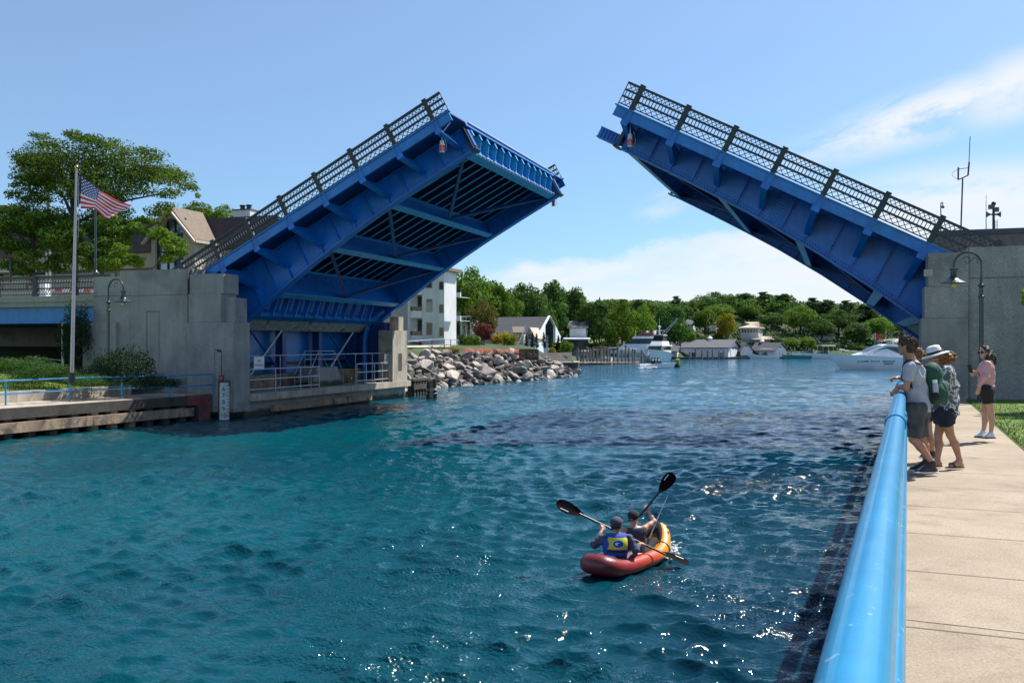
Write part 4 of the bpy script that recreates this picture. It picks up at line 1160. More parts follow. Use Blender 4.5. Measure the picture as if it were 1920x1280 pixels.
for k in range(8): mb.tube([AT(1865.5, 434 - k * 2.6), AT(1870, 434 - k * 2.6)], .012, 4)
mb.tube([AT(1865.5, 434), AT(1865.5, 412)], .015, 4); mb.tube([AT(1870, 434), AT(1870, 412)], .015, 4); mb.build('ladder', 'black_metal', a)
a = thing('whip_antenna', 'single hair-thin whip antenna on the brown building', 'antenna', AT(1849, 434))
mb = MB(); mb.tube([AT(1849, 435), AT(1849, 366)], [.03, .01], 6); mb.build('rod', 'grey_rail', a)
c = PY(1764, 436, 58)
a = thing('hook_lamp', 'small hooked lamp showing above the raised railing on the right', 'lamp', c)
mb = MB(); mb.tube([c] + [PY(x, y, 58) for x, y in ((1764, 384), (1764.6, 380.5), (1766, 379), (1767.6, 380.5), (1768, 386))], .03, 6); mb.ico(PY(1768, 388, 58), .09, 2); mb.build('pole', 'grey_rail', a)

# a small tree whose shade falls on the lawn
def custom_tree(name, label, pads, d, n, size, mat, base, trunk_pts, seed, spread=3.0, r0=.25, flat=0.5, lift=0.5, cat='tree'):
    """tree whose clumps are placed one by one; pads are (x, y, rx, ry) as the photograph shows them, spread in depth"""
    g = random.Random(seed); c = []; r = []
    o = thing(name, label, cat, base)
    for x, y, rx, ry in pads:
        for k in range(5):
            dd = d + g.uniform(-spread, spread); p = P(x + g.uniform(-.55, .55) * rx, y + g.uniform(-.6, .6) * ry, dd)
            c.append(p - Vector(base)); q = rx * dd / FPX * g.uniform(.5, .9); r.append((q, q, max(.2, ry * dd / FPX * g.uniform(.4, .75))))
    v, f = leaves(c, r, n, size, seed, lift, 0.15, 0.5)
    cr = bpy.data.objects.new('crown', np_mesh('crown', v, f, mat)); COL.objects.link(cr); cr.parent = o
    mb = MB()
    for k, pts in enumerate(trunk_pts):
        q = [P(x, y, d + (dz if len(t_) else 0)) for x, y, dz, *t_ in [(a[0], a[1], a[2] if len(a) > 2 else 0, 1) for a in pts]]
        rr = r0 if k == 0 else r0 * .5
        mb.tube(q, [rr * (1 - .65 * i / (len(q) - 1)) for i in range(len(q))], 7)
    mb.build('trunk', 'bark', o, smooth=True)
    return o
custom_tree('young_tree', 'yellow green young tree whose leaf tips show at the right edge of the walk', [(1945, 560, 26, 25), (1960, 520, 22, 30), (1975, 575, 45, 30), (1990, 530, 50, 40), (2010, 480, 45, 40), (2050, 550, 50, 50), (1965, 640, 30, 30), (2000, 610, 40, 35)], 25, 5200, .06, 'leaf_light', P(2000, 760, 25), [[(2000, 765, 0), (2002, 640, 0), (2000, 500, 0)]], 5, .9, .09)

# ------------------------------------------------------------------ shops and the honey locust on the far side of the left approach
def yb(x, y, Y): return PY(x, y, Y)
bd = thing('gabled_building', 'cream stucco building with a brown gable, tall arched window and long dark roof', 'building', (-52, 64, 5.7))
pk, er = yb(324, 391, 62), yb(372, 452, 62); xl = 2 * pk.x - er.x; X_L, X_R = xl + .35, er.x - .35
EY = PX(406, 460, er.x).y; RY = PX(380, 406, pk.x).y
acx = yb(317, 440, 62).x; ar = (yb(344, 440, 62).x - yb(291, 440, 62).x) / 2; az = yb(317, 441, 62).z
mb = MB(); N = 20                                                # front wall cut round the arch
zt = lambda x: er.z + (pk.z - er.z) * (1 - abs(x - pk.x) / (er.x - pk.x)) - .12
outer = []; A = []; B = []
xs = sorted(set([X_L, X_R, pk.x] + [acx + ar * math.cos(i * math.pi / N) for i in range(N + 1)] + [X_L + .1]))
for a, b in zip(xs, xs[1:]):
    def low(x): return az + math.sqrt(max(0, ar * ar - (x - acx) ** 2)) if abs(x - acx) < ar - 1e-6 or (abs(x - acx) <= ar + 1e-6) else 5.0
    m = (a + b) / 2; ina = abs(m - acx) < ar
    la, lb = (low(a), low(b)) if ina else (5.0, 5.0)
    mb.hexa([(a, 62, la), (b, 62, lb), (b, 62.5, lb), (a, 62.5, la), (a, 62, zt(a)), (b, 62, zt(b)), (b, 62.5, zt(b)), (a, 62.5, zt(a))])
mb.span((X_R - .3, 62.501, 5), (X_R, EY + .6, er.z - .1)); mb.span((X_L, 62.501, 5), (X_L + .3, EY + .6, er.z - .1))
mb.build('wall', 'stucco', bd)
mb = MB(); mb.span((acx - ar, 62.35, 5), (acx + ar, 62.42, az + ar)); wi = mb.build('window', 'glass_sky', bd)
mb = MB()
for dx in (-ar * .98, -.35, .35, ar * .98): mb.span((acx + dx - .05, 62.25, 5), (acx + dx + .05, 62.348, az + math.sqrt(max(.02, ar * ar - dx * dx)) - .05))
for z in (az, az - 1.3): mb.span((acx - ar, 62.24, z - .06), (acx + ar, 62.346, z + .06))
mb.build('frame', 'black_paint', wi)
mb = MB()                                                        # brown gable roof
for s in (1, -1):
    e = Vector((pk.x + s * (er.x - pk.x), 61.6, er.z)); p0 = Vector((pk.x, 61.6, pk.z)); up_ = UP * .16
    e2, p2 = Vector((e.x, EY, e.z)), Vector((pk.x, RY, pk.z))
    mb.hexa([p0, e, e2, p2, p0 + up_, e + up_, e2 + up_, p2 + up_])
mb.build('roof', 'roof_brown', bd)
mb = MB()
for s in (1, -1):
    e = Vector((pk.x + s * (er.x - pk.x + .1), 61.5, er.z - .12)); p0 = Vector((pk.x, 61.5, pk.z - .06)); mb.bar(p0, e, .12, .3, up=(0, 1, 0)); 
mb.bar((er.x + .08, 61.5, er.z - .05), (er.x + .08, EY, er.z - .05), .16, .2)
mb.build('gutter', 'beige_trim', bd)
MY = RY + .1; mr0, mr1 = yb(-400, 404, MY), yb(520, 408, MY)
mb = MB(); rz_ = yb(420, 408, MY).z; FE = EY - .05; FZ = er.z - .15
mb.hexa([(mr0.x, MY, rz_ - .3), (mr1.x, MY, rz_ - .3), (mr1.x + 1, FE, FZ - .3), (mr0.x, FE, FZ - .3), (mr0.x, MY, rz_), (mr1.x, MY, rz_), (mr1.x + 1, FE, FZ), (mr0.x, FE, FZ)])
mb.hexa([(mr0.x, MY + .01, rz_ - .3), (mr0.x, MY + 10, FZ - .3), (mr1.x, MY + 10, FZ - .3), (mr1.x, MY + .01, rz_ - .3), (mr0.x, MY + .01, rz_ - .01), (mr0.x, MY + 10, FZ), (mr1.x, MY + 10, FZ), (mr1.x, MY + .01, rz_ - .01)])
rf = mb.build('roof', 'roof_dark', bd)
CY = MY + 2; ch0, ch1 = yb(437, 395, CY), yb(468.5, 412, CY)
mb = MB(); mb.span((ch0.x, CY, rz_ - 2), (ch1.x, CY + 1.2, ch0.z)); co = mb.build('chimney', 'siding', rf)
mb = MB(); mb.span((ch0.x - .06, CY - .06, ch0.z + .001), (ch1.x + .06, CY + 1.26, ch0.z + .1)); mb.build('chimney_cap', 'roof_grey', rf)
for x in (447, 459):
    mb = MB(); mb.lathe(Vector((yb(x, 395, CY).x, CY + .6, ch0.z + .1)), [(.22, 0), (.2, .3), (.27, .34), (.25, .42)], 10); mb.build('chimney_pot', 'black_metal', rf)
mb = MB(); mb.span((mr0.x, FE + .5, 4), (mr1.x - 1, MY + 9, FZ - .3)); mb.build('wall', 'stucco', bd)
mb = MB(); z_ = yb(60, 500, FE - .5).z
mb.span((mr0.x, FE - 1.2, z_ - .5), (X_L - .2, FE + .4, z_ + .35)); mb.build('awning', 'beige_trim', bd)
for x in (-60, -10, 35, 75, 120, 160, 200):
    c = yb(x, 517, FE + .4); mb = MB(); mb.span((c.x - .9, FE + .4, c.z - 1.3), (c.x + .9, FE + .47, c.z + .2)); mb.build('shop_window', 'glass_dark', bd)

# the street ground behind the approach
mb = MB(); mb.span((-120, 54.01, 4.6), (-33.4, 68, 5.69)); mb.build('street', 'asphalt', kind='structure')

LP = [(60, 300, 35, 18), (92, 268, 40, 14), (140, 258, 35, 10), (50, 338, 30, 12), (25, 362, 18, 12), (110, 300, 45, 18), (172, 266, 30, 14), (205, 270, 26, 14), (240, 288, 35, 14), (280, 296, 35, 13), (300, 312, 40, 15), (330, 328, 30, 11), (345, 346, 26, 9), (366, 352, 9, 5), (250, 322, 50, 18), (200, 302, 40, 18), (180, 332, 40, 18), (262, 350, 50, 15), (312, 360, 38, 11), (222, 370, 45, 16), (150, 345, 30, 18), (100, 340, 40, 18), (60, 372, 40, 15), (28, 388, 25, 12), (318, 385, 26, 14), (290, 398, 28, 14), (276, 412, 26, 11), (45, 310, 14, 9), (75, 255, 20, 6), (130, 250, 20, 5), (160, 258, 20, 6), (268, 282, 22, 6), (370, 366, 7, 4), (28, 345, 12, 7), (190, 300, 85, 42), (105, 315, 75, 50), (285, 335, 70, 30), (200, 350, 100, 36), (70, 350, 45, 40), (60, 398, 45, 16), (115, 402, 45, 16), (175, 402, 35, 16), (30, 410, 30, 16), (225, 402, 34, 13), (90, 425, 60, 18), (190, 430, 50, 18)]
custom_tree('honey_locust', 'tall feathery honey locust spreading level limbs behind the flagpole', LP, 68, 40000, .098, 'leaf_locust', P(142, 520, 68),
            [[(142, 540), (140, 470), (137, 400), (134, 340), (140, 290)], [(138, 410), (120, 370), (95, 350), (60, 345)], [(137, 395), (165, 350), (200, 320), (250, 310)], [(136, 370), (110, 320), (80, 290)], [(138, 350), (165, 310), (185, 280)], [(139, 420), (190, 395), (240, 375), (310, 362)], [(140, 440), (100, 420), (50, 395)], [(250, 310), (300, 320), (340, 335)]], 31, 3.2, .26)
custom_tree('shade_tree', 'dense dark tree in front of the long roof at the left edge', [(20, 420, 40, 22), (60, 432, 45, 28), (100, 440, 40, 28), (40, 468, 45, 20), (110, 478, 38, 16), (-20, 440, 40, 30), (75, 408, 40, 14), (15, 395, 25, 10), (130, 420, 25, 18), (120, 455, 30, 26), (40, 500, 40, 14), (90, 500, 40, 14)], 66, 20000, .115, 'leaf_mid', P(60, 530, 66), [[(60, 535), (62, 470), (60, 420)], [(61, 470), (95, 445)], [(61, 465), (25, 430)]], 32, 2.6, .22)
custom_tree('shade_tree', 'mid green leafy tree right of the flagpole below the flag', [(180, 430, 34, 24), (200, 462, 34, 22), (165, 474, 28, 20), (228, 448, 22, 16), (190, 405, 30, 16), (240, 425, 20, 12), (150, 440, 18, 20), (260, 420, 24, 16), (280, 440, 20, 12), (215, 490, 30, 16), (170, 495, 25, 16)], 64, 18000, .11, 'leaf_mid', P(190, 525, 64), [[(190, 530), (190, 470), (195, 420)], [(190, 475), (220, 450)]], 33, 2.2, .2)
custom_tree('shade_tree', 'bright green low tree in front of the arched window', [(232, 482, 26, 14), (250, 492, 20, 10), (212, 492, 18, 10), (225, 462, 16, 8), (306, 438, 20, 7), (318, 452, 20, 12), (330, 470, 20, 12), (316, 484, 18, 9), (340, 456, 12, 8), (300, 432, 14, 5)], 58, 9000, .085, 'leaf_light', P(270, 520, 58), [[(270, 530), (262, 500), (235, 480)], [(270, 520), (300, 490), (325, 460)], [(300, 490), (306, 440)]], 34, 1.2, .1)
for x, yt, w, lab in ((372, 378, 64, 'bushy tree behind the brown gable'), (420, 384, 46, 'bushy tree just left of the chimney behind the dark roof')):
    c = P(x, 440, 98); plant('broad1', c, (440 - yt) * 98 / FPX, w * 98 / FPX, lab, 'leaf_light')
a = P(20, 530, 62)
o = thing('scroll_lamp', 'dark scrolled street lamp in front of the shops at the left edge', 'lamp post', a)
mb = MB(); mb.tube([a, P(20, 490, 62)], .06, 8); mb.tube([P(20, 495, 62) + CAMR * .35 * math.cos(i * .4) + UP * .25 * math.sin(i * .4) + CAMR * .3 for i in range(14)], .025, 5); mb.build('pole', 'black_metal', o)
# ------------------------------------------------------------------ beyond the bridge: bank, apartment block, cottage
def YZ(x, y, Y): return PY(x, y, Y)
mb = MB(); mb.grid([[P(x, 644, d_) + UP * (ground_z(x, d_) + .03 - EYE) for d_ in (84, 88, 92, 96, 100, 104, 108)] for x in range(700, 845, 12)])
mb.build('lawn', 'grass', kind='structure', smooth=True)
mb = MB(); mb.grid([[P(x, 644, shore_d(x) + o_) + UP * (ground_z(x, shore_d(x) + o_) + .035 - EYE) for o_ in (9.8, 10.6, 11.4, 12.4)] for x in range(740, 850, 8)])
mb.build('path', 'path', kind='structure')

AY = 100.0
bd = thing('apartment_building', 'pale grey apartment block with stacked balconies beyond the raised leaf', 'building', (YZ(812, 644, AY).x, AY, 3))
def fbox(mb, x0, x1, yt, yb_, Y, dep, dz=0):
    a, b = YZ(x0, yb_, Y), YZ(x1, yt, Y); mb.span((a.x, Y, a.z), (b.x, Y + dep, b.z + dz))
AX = YZ(833, 644, AY - .5).x; BY = PX(855.5, 644, AX).y; TZ = PX(855, 513, AX).z; DP = BY - AY
AT_ = 644 - (TZ - EYE) * FPX / 107
mb = MB(); fbox(mb, 792, 822, AT_, 648, AY, DP); mb.build('wall', 'siding', bd)
mb = MB(); fbox(mb, 822.1, 833, AT_, 648, AY - .5, DP + .5); mb.build('wall', 'siding', bd)
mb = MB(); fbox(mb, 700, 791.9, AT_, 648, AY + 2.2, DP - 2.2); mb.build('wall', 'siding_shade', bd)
mb = MB(); fbox(mb, 764.5, 767.8, AT_, 644, AY - .2, 2.39); mb.build('corner_post', 'siding', bd)
mb = MB(); mb.span((AX - 30, AY - 1.1, TZ + .1), (AX + .6, BY + .5, TZ + .45)); mb.build('eave', 'roof_brown', bd)
def win(x0, x1, y0, y1, Y, gl):
    a, b = YZ(x0, y1, Y), YZ(x1, y0, Y)
    mb = MB(); mb.span((a.x, Y - .05, a.z), (b.x, Y + .1, b.z)); w = mb.build('window', 'siding_shade', bd)
    mb = MB(); mb.span((a.x + .08, Y - .07, a.z + .08), (b.x - .08, Y - .055, b.z - .08)); mb.build('pane', gl, w)
for y0, y1, g_ in ((516, 541, 'glass_dark'), (560, 585, 'glass_sky'), (604, 628.5, 'glass_dark')): win(799, 811, y0, y1, AY, g_)
for y0, y1 in ((527, 544), (570, 587.5), (613, 631.5)): win(823, 832.4, y0, y1, AY - .5, 'glass_dark')
for y0, y1 in ((540, 552), (583, 596), (629, 641)):
    mb = MB(); fbox(mb, 770, 791.5, y0, y1, AY + .1, .25); fbox(mb, 770, 791.5, y1 - .8, y1, AY + .36, 1.8); bo = mb.build('balcony', 'white_paint', bd)
    mb = MB(); fbox(mb, 770, 791.5, y0 - 8.5, y0 - .2, AY + .12, .06); mb.build('balcony_rail', 'glass_dark', bo)
for y0, y1 in ((548, 557), (592, 601.5), (637, 646)):
    mb = MB(); fbox(mb, 855.6, 863, y0, y1, BY - 3.2, .25); fbox(mb, 855.6, 863, y1 - .8, y1, BY - 2.9, 3); bo = mb.build('balcony', 'white_paint', bd)
    mb = MB(); fbox(mb, 855.6, 862.8, y0 - 8, y0 - .1, BY - 3.1, .06); mb.build('balcony_rail', 'glass_dark', bo)
mb = MB(); fbox(mb, 770, 791, 556, 580, AY + 2.1, .08); fbox(mb, 770, 791, 600, 626, AY + 2.1, .08); mb.build('balcony_door', 'glass_dark', bd)
# white garden bench and steps by it
o = thing('garden_bench', 'small white slatted bench on the lawn beside the apartment block', 'bench', YZ(776, 641, AY - 2))
mb = MB(); fbox(mb, 771, 781, 637.2, 638, AY - 2.4, .6); mb.build('seat', 'white_paint', o)
mb = MB()
for i in range(6): fbox(mb, 771.2 + i * 1.8, 771.7 + i * 1.8, 629.5, 637.1, AY - 1.75, .05)
fbox(mb, 771, 781, 629, 629.8, AY - 1.76, .07); mb.build('backrest', 'white_paint', o)
for x in (771.2, 780.4):
    mb = MB(); fbox(mb, x, x + .6, 638, 642, AY - 2.3, .5); mb.build('leg', 'white_paint', o)

pts = [P(x, y, d_) for x, y, d_ in ((764, 662.5, 76), (787, 660.5, 77.5), (810, 658.5, 79), (833, 657, 81), (845, 656, 88), (860, 655.5, 95))]
o = thing('pipe_railing', 'thin pale pipe railing along the path above the boulders', 'railing', pts[0])
for h in (.52, .98):
    mb = MB(); mb.tube([p + UP * h for p in pts], .035, 6); mb.build('rail', 'galv', o)
for p in pts:
    mb = MB(); mb.tube([p, p + UP * 1.0], .04, 6); mb.build('post', 'black_metal', o)

pm('shore_gap_shade', (0.045, 0.042, 0.038), .95, .3, 1.0)  # bank colour darkened to stand in for shade in the gaps between boulders
# ------------------------------------------------------------------ boulders of the riprap bank
def rock_proto(i):
    g = np.random.default_rng(50 + i)
    v, f = ICO[2]; v = np.array(v)
    for k in range(11):                                        # chop flats off a ball
        n = g.normal(size=3); n /= np.linalg.norm(n); h = g.uniform(.36, .70)
        dd = v @ n - h; v = v - np.outer(np.where(dd > 0, dd, 0), n)
    v *= np.array([1.35, .95, .72]) * g.uniform(.85, 1.15, 3)
    me = bpy.data.meshes.new('boulder'); me.from_pydata(v.tolist(), [], f); me.materials.append(M['rock' if i % 3 else 'rock_pale']); me.update(); return me
ROCKS = [rock_proto(i) for i in range(9)]
g = random.Random(77)
RL = [(752, 63), (775, 65), (820, 68.5), (860, 72), (900, 76.5), (950, 80.5), (1000, 84.5), (1045, 90), (1084, 97)]
def rl_d(x):
    for (a, p), (b, q_) in zip(RL, RL[1:]):
        if x <= b: return p + (q_ - p) * (x - a) / (b - a)
    return RL[-1][1]
n = 0; rows = 10
for row in range(rows):
    t_ = row / (rows - 1); x = 748 + g.uniform(0, 10)
    while x < 1082:
        tt = t_ * (1 if x < 985 else max(.45, 1 - (x - 985) / 160))
        d0 = shore_d(x) - .8 + tt * 7.6; z0 = -.25 + 2.72 * tt
        c = P(x, 644, d0 + g.uniform(-.5, .5)); c.z = z0 + g.uniform(-.15, .15)
        s_ = .26 + .52 * g.random() ** 1.8 * (1.15 if row in (3, 4, 5, 6) else .95) * (1 if x < 980 else .85)
        if g.random() < .12: s_ *= 1.35
        i = g.randrange(9); o = bpy.data.objects.new('boulder', ROCKS[i]); COL.objects.link(o)
        o.location = c; o.scale = (s_, s_, s_); o.rotation_euler = (g.uniform(-.5, .5), g.uniform(-.5, .5), g.uniform(0, 6.28))
        zone = ('beside the mooring dolphin', 'below the lawn railing', 'below the pink flowers', 'near the timber bulkhead')[0 if x < 800 else 1 if x < 865 else 2 if x < 985 else 3]
        lev = 'at the waterline' if row < 3 else 'midway up the bank' if row < 7 else 'along the top of the bank'
        tag(o, ('pale' if i % 3 == 0 else 'dark grey') + ' angular boulder ' + lev + ' ' + zone, 'boulder', 'boulders of the riprap bank')
        x += (s_ * 1.55 + .12) * FPX / d0 * g.uniform(.72, 1.0); n += 1

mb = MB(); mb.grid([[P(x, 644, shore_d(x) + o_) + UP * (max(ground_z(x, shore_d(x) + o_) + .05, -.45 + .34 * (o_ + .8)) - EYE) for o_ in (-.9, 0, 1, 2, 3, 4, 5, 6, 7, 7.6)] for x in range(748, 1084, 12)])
mb.build('shore', 'shore_gap_shade', kind='structure')
# ------------------------------------------------------------------ sheet pile wing and dolphin beside the far pilaster
q = thing('sheet_pile_wall', 'dark sheet pile wing wall beyond the pier ledge', 'retaining wall', PZ(790, 750, 0))
mb = MB(); a, b = PX(771, 730, -25.5), PX(803, 727, -25.5)
k = 12
for i in range(k):
    p = a + (b - a) * i / k; r_ = a + (b - a) * (i + 1) / k; dx = .12 if i % 2 else -.05
    mb.span((-25.7 + dx, p.y, -1), (-25.5 + dx, r_.y, 1.05))
mb.build('sheet', 'timber_dark', q)
mb = MB(); mb.span((-25.9, a.y, .98), (-25.34, b.y, 1.12)); mb.span((-25.4, a.y, .45), (-25.3, b.y, .75)); mb.build('waler', 'timber_dark', q)
dl = thing('mooring_dolphin', 'cluster of weathered timber piles lashed with cable beside the boulders', 'dolphin', PZ(809, 747, 0))
dc = PZ(809, 747, 0)
for i, (dx, dy) in enumerate(((-.22, 0), (.0, -.12), (.24, 0), (-.1, .25), (.14, .25))):
    mb = MB(); c = dc + CAMR * dx + CAMF * dy; c2 = c + CAMR * (-dx * .25) - CAMF * dy * .3
    mb.tube([c + UP * -1, c2 + UP * (1.05 + .08 * (i % 3))], [.14, .12], 9); mb.build('pile', 'timber' if i % 2 else 'timber_dark', dl, smooth='auto')
for z in (.32, .52, .6):
    mb = MB(); mb.tube([dc + CAMR * .36 * math.cos(t_ * .42) + CAMF * .34 * math.sin(t_ * .42) + UP * (z + .03 * math.sin(t_)) for t_ in range(16)], .022, 5); mb.build('cable', 'galv', dl)

# ------------------------------------------------------------------ planting in front of the cottage
def gplant(key, x, yb_, d_, wpx, hpx, label, mat=None, **kw):
    return plant(key, P(x, yb_, d_), hpx * d_ / FPX, wpx * d_ / FPX, label, mat, **kw)
for i, (x, w, lab) in enumerate(((879, 22, 'pink flower clump at the apartment end of the flower bed'), (898, 20, 'second pink flower clump counted from the apartment end'), (914, 20, 'pink flower clump below the purple-leaved tree'), (932, 22, 'pink flower clump in the middle of the bed below the yellow shrub'), (951, 22, 'pink flower clump below the moored white boat'), (970, 24, 'deeper pink flower clump at the bulkhead end of the bed'))):
    gplant('flower', x, 660.5 + i * .5, 82 + i * 1.5, w, 9.5, lab, group='pink flower clumps above the boulders')
gplant('shrub1', 848, 662, 80, 30, 17, 'straw coloured wild shrub leaning over the boulders', 'leaf_straw')
gplant('shrub2', 768, 716, 66, 20, 12, 'scrubby weed growing on the sheet pile wall', 'leaf_straw')
gplant('shrub1', 790, 712, 67, 22, 7, 'low weed among the boulders above the dolphin', 'leaf_straw')
gplant('shrub1', 885, 651, 104, 36, 32, 'bright green rounded shrub right of the apartment block', 'leaf_light')
gplant('shrub2', 866, 646, 108, 18, 22, 'dark green hedge shrub touching the apartment block', 'leaf_dark')
gplant('broad2', 907, 650, 106, 34, 46, 'purple-leaved ornamental tree with a pale trunk', 'leaf_purple')
gplant('shrub1', 945, 648, 106, 52, 34, 'yellow and green rounded shrub in front of the slate-roofed house', 'leaf_gold')
gplant('shrub2', 1035, 662, 100, 20, 12, 'low flowering bush by the timber bulkhead', 'leaf_straw')
gplant('shrub1', 1062, 660, 112, 26, 28, 'green bush left of the marina docks', 'leaf_light')
gplant('shrub1', 1128, 664, 168, 30, 22, 'olive brown shrub above the marina', 'leaf_olive')
for x, h, lab in ((868.5, 26, 'slim dark cedar nearest the apartment balconies'), (876, 24, 'slim dark cedar next to the green hedge behind the bright shrub'), (987, 26, 'slim dark cedar in front of the small gable window'), (998, 30, 'slim dark cedar right of the small gable'), (1006, 28, 'slim dark cedar against the slate roof wall'), (1020, 30, 'dark cedar inside the white arch'), (1031, 24, 'dark cedar at the right foot of the white arch'), (1047, 24, 'pair-forming dark cedar left of the green bush'), (1053, 24, 'dark cedar touching the green bush by the marina')):
    gplant('cedar', x, 652, 114, 8.5, h, lab)
# cottage with the white arched gable
HY = 118.0
hs = thing('cottage', 'slate roofed cottage with a tall white arched gable', 'house', (YZ(990, 644, HY).x, HY, 4))
r0_, r1_ = YZ(930, 597, HY + 6), YZ(1024, 597, HY + 6)
e0, e1 = YZ(928, 636, HY), YZ(1014, 636, HY)
gp = YZ(1024.5, 596, HY + 5.2)
mb = MB(); t_ = Vector((0, 0, .2))
A_, B_, C_, D_ = Vector((r0_.x, HY + 6, gp.z)), Vector((gp.x, HY + 6, gp.z)), Vector((gp.x, HY, 3.9)), Vector((r0_.x, HY, 3.9))
mb.hexa([A_, B_, C_, D_, A_ + t_, B_ + t_, C_ + t_, D_ + t_])
D2, C2 = Vector((r0_.x, HY + 12, 3.9)), Vector((gp.x, HY + 12, 3.9))
A2, B2 = A_ + Vector((0, .02, 0)), B_ + Vector((0, .02, 0))
mb.hexa([A2, D2, C2, B2, A2 + t_, D2 + t_, C2 + t_, B2 + t_])
mb.build('roof', 'roof_slate', hs)
mb = MB(); x0 = gp.x + .0; N = 14                              # white gable with a round arched opening, facing down the channel
half = 6.3; top = gp.z + .35; bot = 2.6; aw, ah = 2.4, 4.4
def side(x): return top - (top - 3.7) * abs(x) / half
xs = sorted(set([-half, half, 0] + [aw * math.cos(i * math.pi / N) for i in range(N + 1)]))
for a, b in zip(xs, xs[1:]):
    ina = abs((a + b) / 2) < aw
    la = bot + ah + math.sqrt(max(0, aw * aw - a * a)) - 1.2 if ina else bot + .9
    lb = bot + ah + math.sqrt(max(0, aw * aw - b * b)) - 1.2 if ina else bot + .9
    la, lb = min(la, side(a) - .05), min(lb, side(b) - .05)
    mb.hexa([(x0, HY + 6 + a, la), (x0 + .35, HY + 6 + a, la), (x0 + .35, HY + 6 + b, lb), (x0, HY + 6 + b, lb), (x0, HY + 6 + a, side(a)), (x0 + .35, HY + 6 + a, side(a)), (x0 + .35, HY + 6 + b, side(b)), (x0, HY + 6 + b, side(b))])
mb.build('gable', 'white_paint', hs)
mb = MB(); mb.span((r0_.x, HY + .6, 1), (gp.x - 1.5, HY + 11.4, 4.6)); mb.build('wall', 'siding', hs)
mb = MB(); sg = YZ(994, 616, HY - 3); sl_, sr_ = YZ(984, 632, HY - 3), YZ(1004, 632, HY - 3)
mb.add([(sl_.x, HY - 3, 2), (sr_.x, HY - 3, 2), (sr_.x, HY - 3, sr_.z), (sg.x, HY - 3, sg.z), (sl_.x, HY - 3, sl_.z), (sl_.x, HY + .5, 2), (sr_.x, HY + .5, 2), (sr_.x, HY + .5, sr_.z), (sg.x, HY + .5, sg.z), (sl_.x, HY + .5, sl_.z)], [(0, 1, 2, 3, 4), (9, 8, 7, 6, 5), (1, 6, 7, 2), (0, 4, 9, 5), (2, 7, 8, 3), (3, 8, 9, 4)])
mb.build('porch', 'boathouse_wall', hs)
mb = MB()
for s_ in (sl_, sr_): mb.bar((sg.x, HY - 1.6, sg.z + .12), (s_.x + (s_.x - sg.x) * .15, HY - 1.6, s_.z - .25), .2, 3.6, up=(0, 1, 0))
mb.build('porch_roof', 'roof_pale', hs)
mb = MB(); fbox(mb, 989, 999, 626, 636, HY - 3.06, .05); mb.build('window', 'glass_sky', hs)
o = thing('garden_shelter', 'low brown roofed shelter between the yellow shrub and the cottage', 'shelter', YZ(975, 645, HY - 6))
mb = MB(); a, b = YZ(962, 626, HY - 6), YZ(984, 626, HY - 6); a2, b2 = YZ(960, 615, HY - 3), YZ(982, 615, HY - 3)
mb.hexa([a, b, b2, a2, a + t_, b + t_, b2 + t_, a2 + t_]); mb.build('roof', 'roof_brown', o)
mb = MB(); fbox(mb, 964, 982, 626.5, 645, HY - 5, 2); mb.build('wall', 'siding_shade', o)
mb = MB(); fbox(mb, 969, 977, 630, 639, HY - 5.06, .05); mb.build('window', 'glass_dark', o)
o = thing('pergola', 'pale timber pergola beside the apartment balconies', 'pergola', YZ(872, 640, 112))
mb = MB(); fbox(mb, 862, 885, 592, 595, 112, .3); fbox(mb, 862, 885, 597.5, 599, 114, .3); mb.build('beam', 'siding', o)
for x in (864, 873, 882):
    mb = MB(); fbox(mb, x, x + 1.2, 595, 640, 112.05, .2); mb.build('post', 'siding', o)
mb = MB(); fbox(mb, 863, 881, 600, 640, 116, 4); mb.build('wall', 'dirty_white', o)
# grassy slope and blue-roofed boat shelter behind the point
mb = MB(); mb.grid([[P(x, yy, dd) for yy, dd in ((648, 176), (642, 180), (632, 186), (622, 194), (614, 204))] for x in (1010, 1030, 1045, 1062)])
mb.grid([[P(x, 645, 183), P(x, 637 + (x - 1062) * .03, 190), P(x, 622 + (x - 1062) * .12, 200)] for x in (1062, 1075, 1090, 1120, 1150)])
mb.build('lawn', 'grass', kind='structure', smooth=True)
o = thing('boat_shelter', 'long low shelter with a pale blue flat roof behind the marina', 'shelter', P(1080, 652, 174))
mb = MB(); mb.hexa([P(1056, 636.5, 171), P(1104, 636.5, 171), P(1108, 634, 179), P(1058, 634, 179), P(1056, 634.5, 171), P(1104, 634.5, 171), P(1108, 632.3, 179), P(1058, 632.3, 179)]); mb.build('roof', 'boathouse_wall', o)
mb = MB(); mb.hexa([P(1058, 656, 172), P(1103, 656, 172), P(1106, 656, 178), P(1060, 656, 178), P(1058, 637, 172), P(1103, 637, 172), P(1106, 636, 178), P(1060, 636, 178)]); mb.build('wall', 'glass_dark', o)
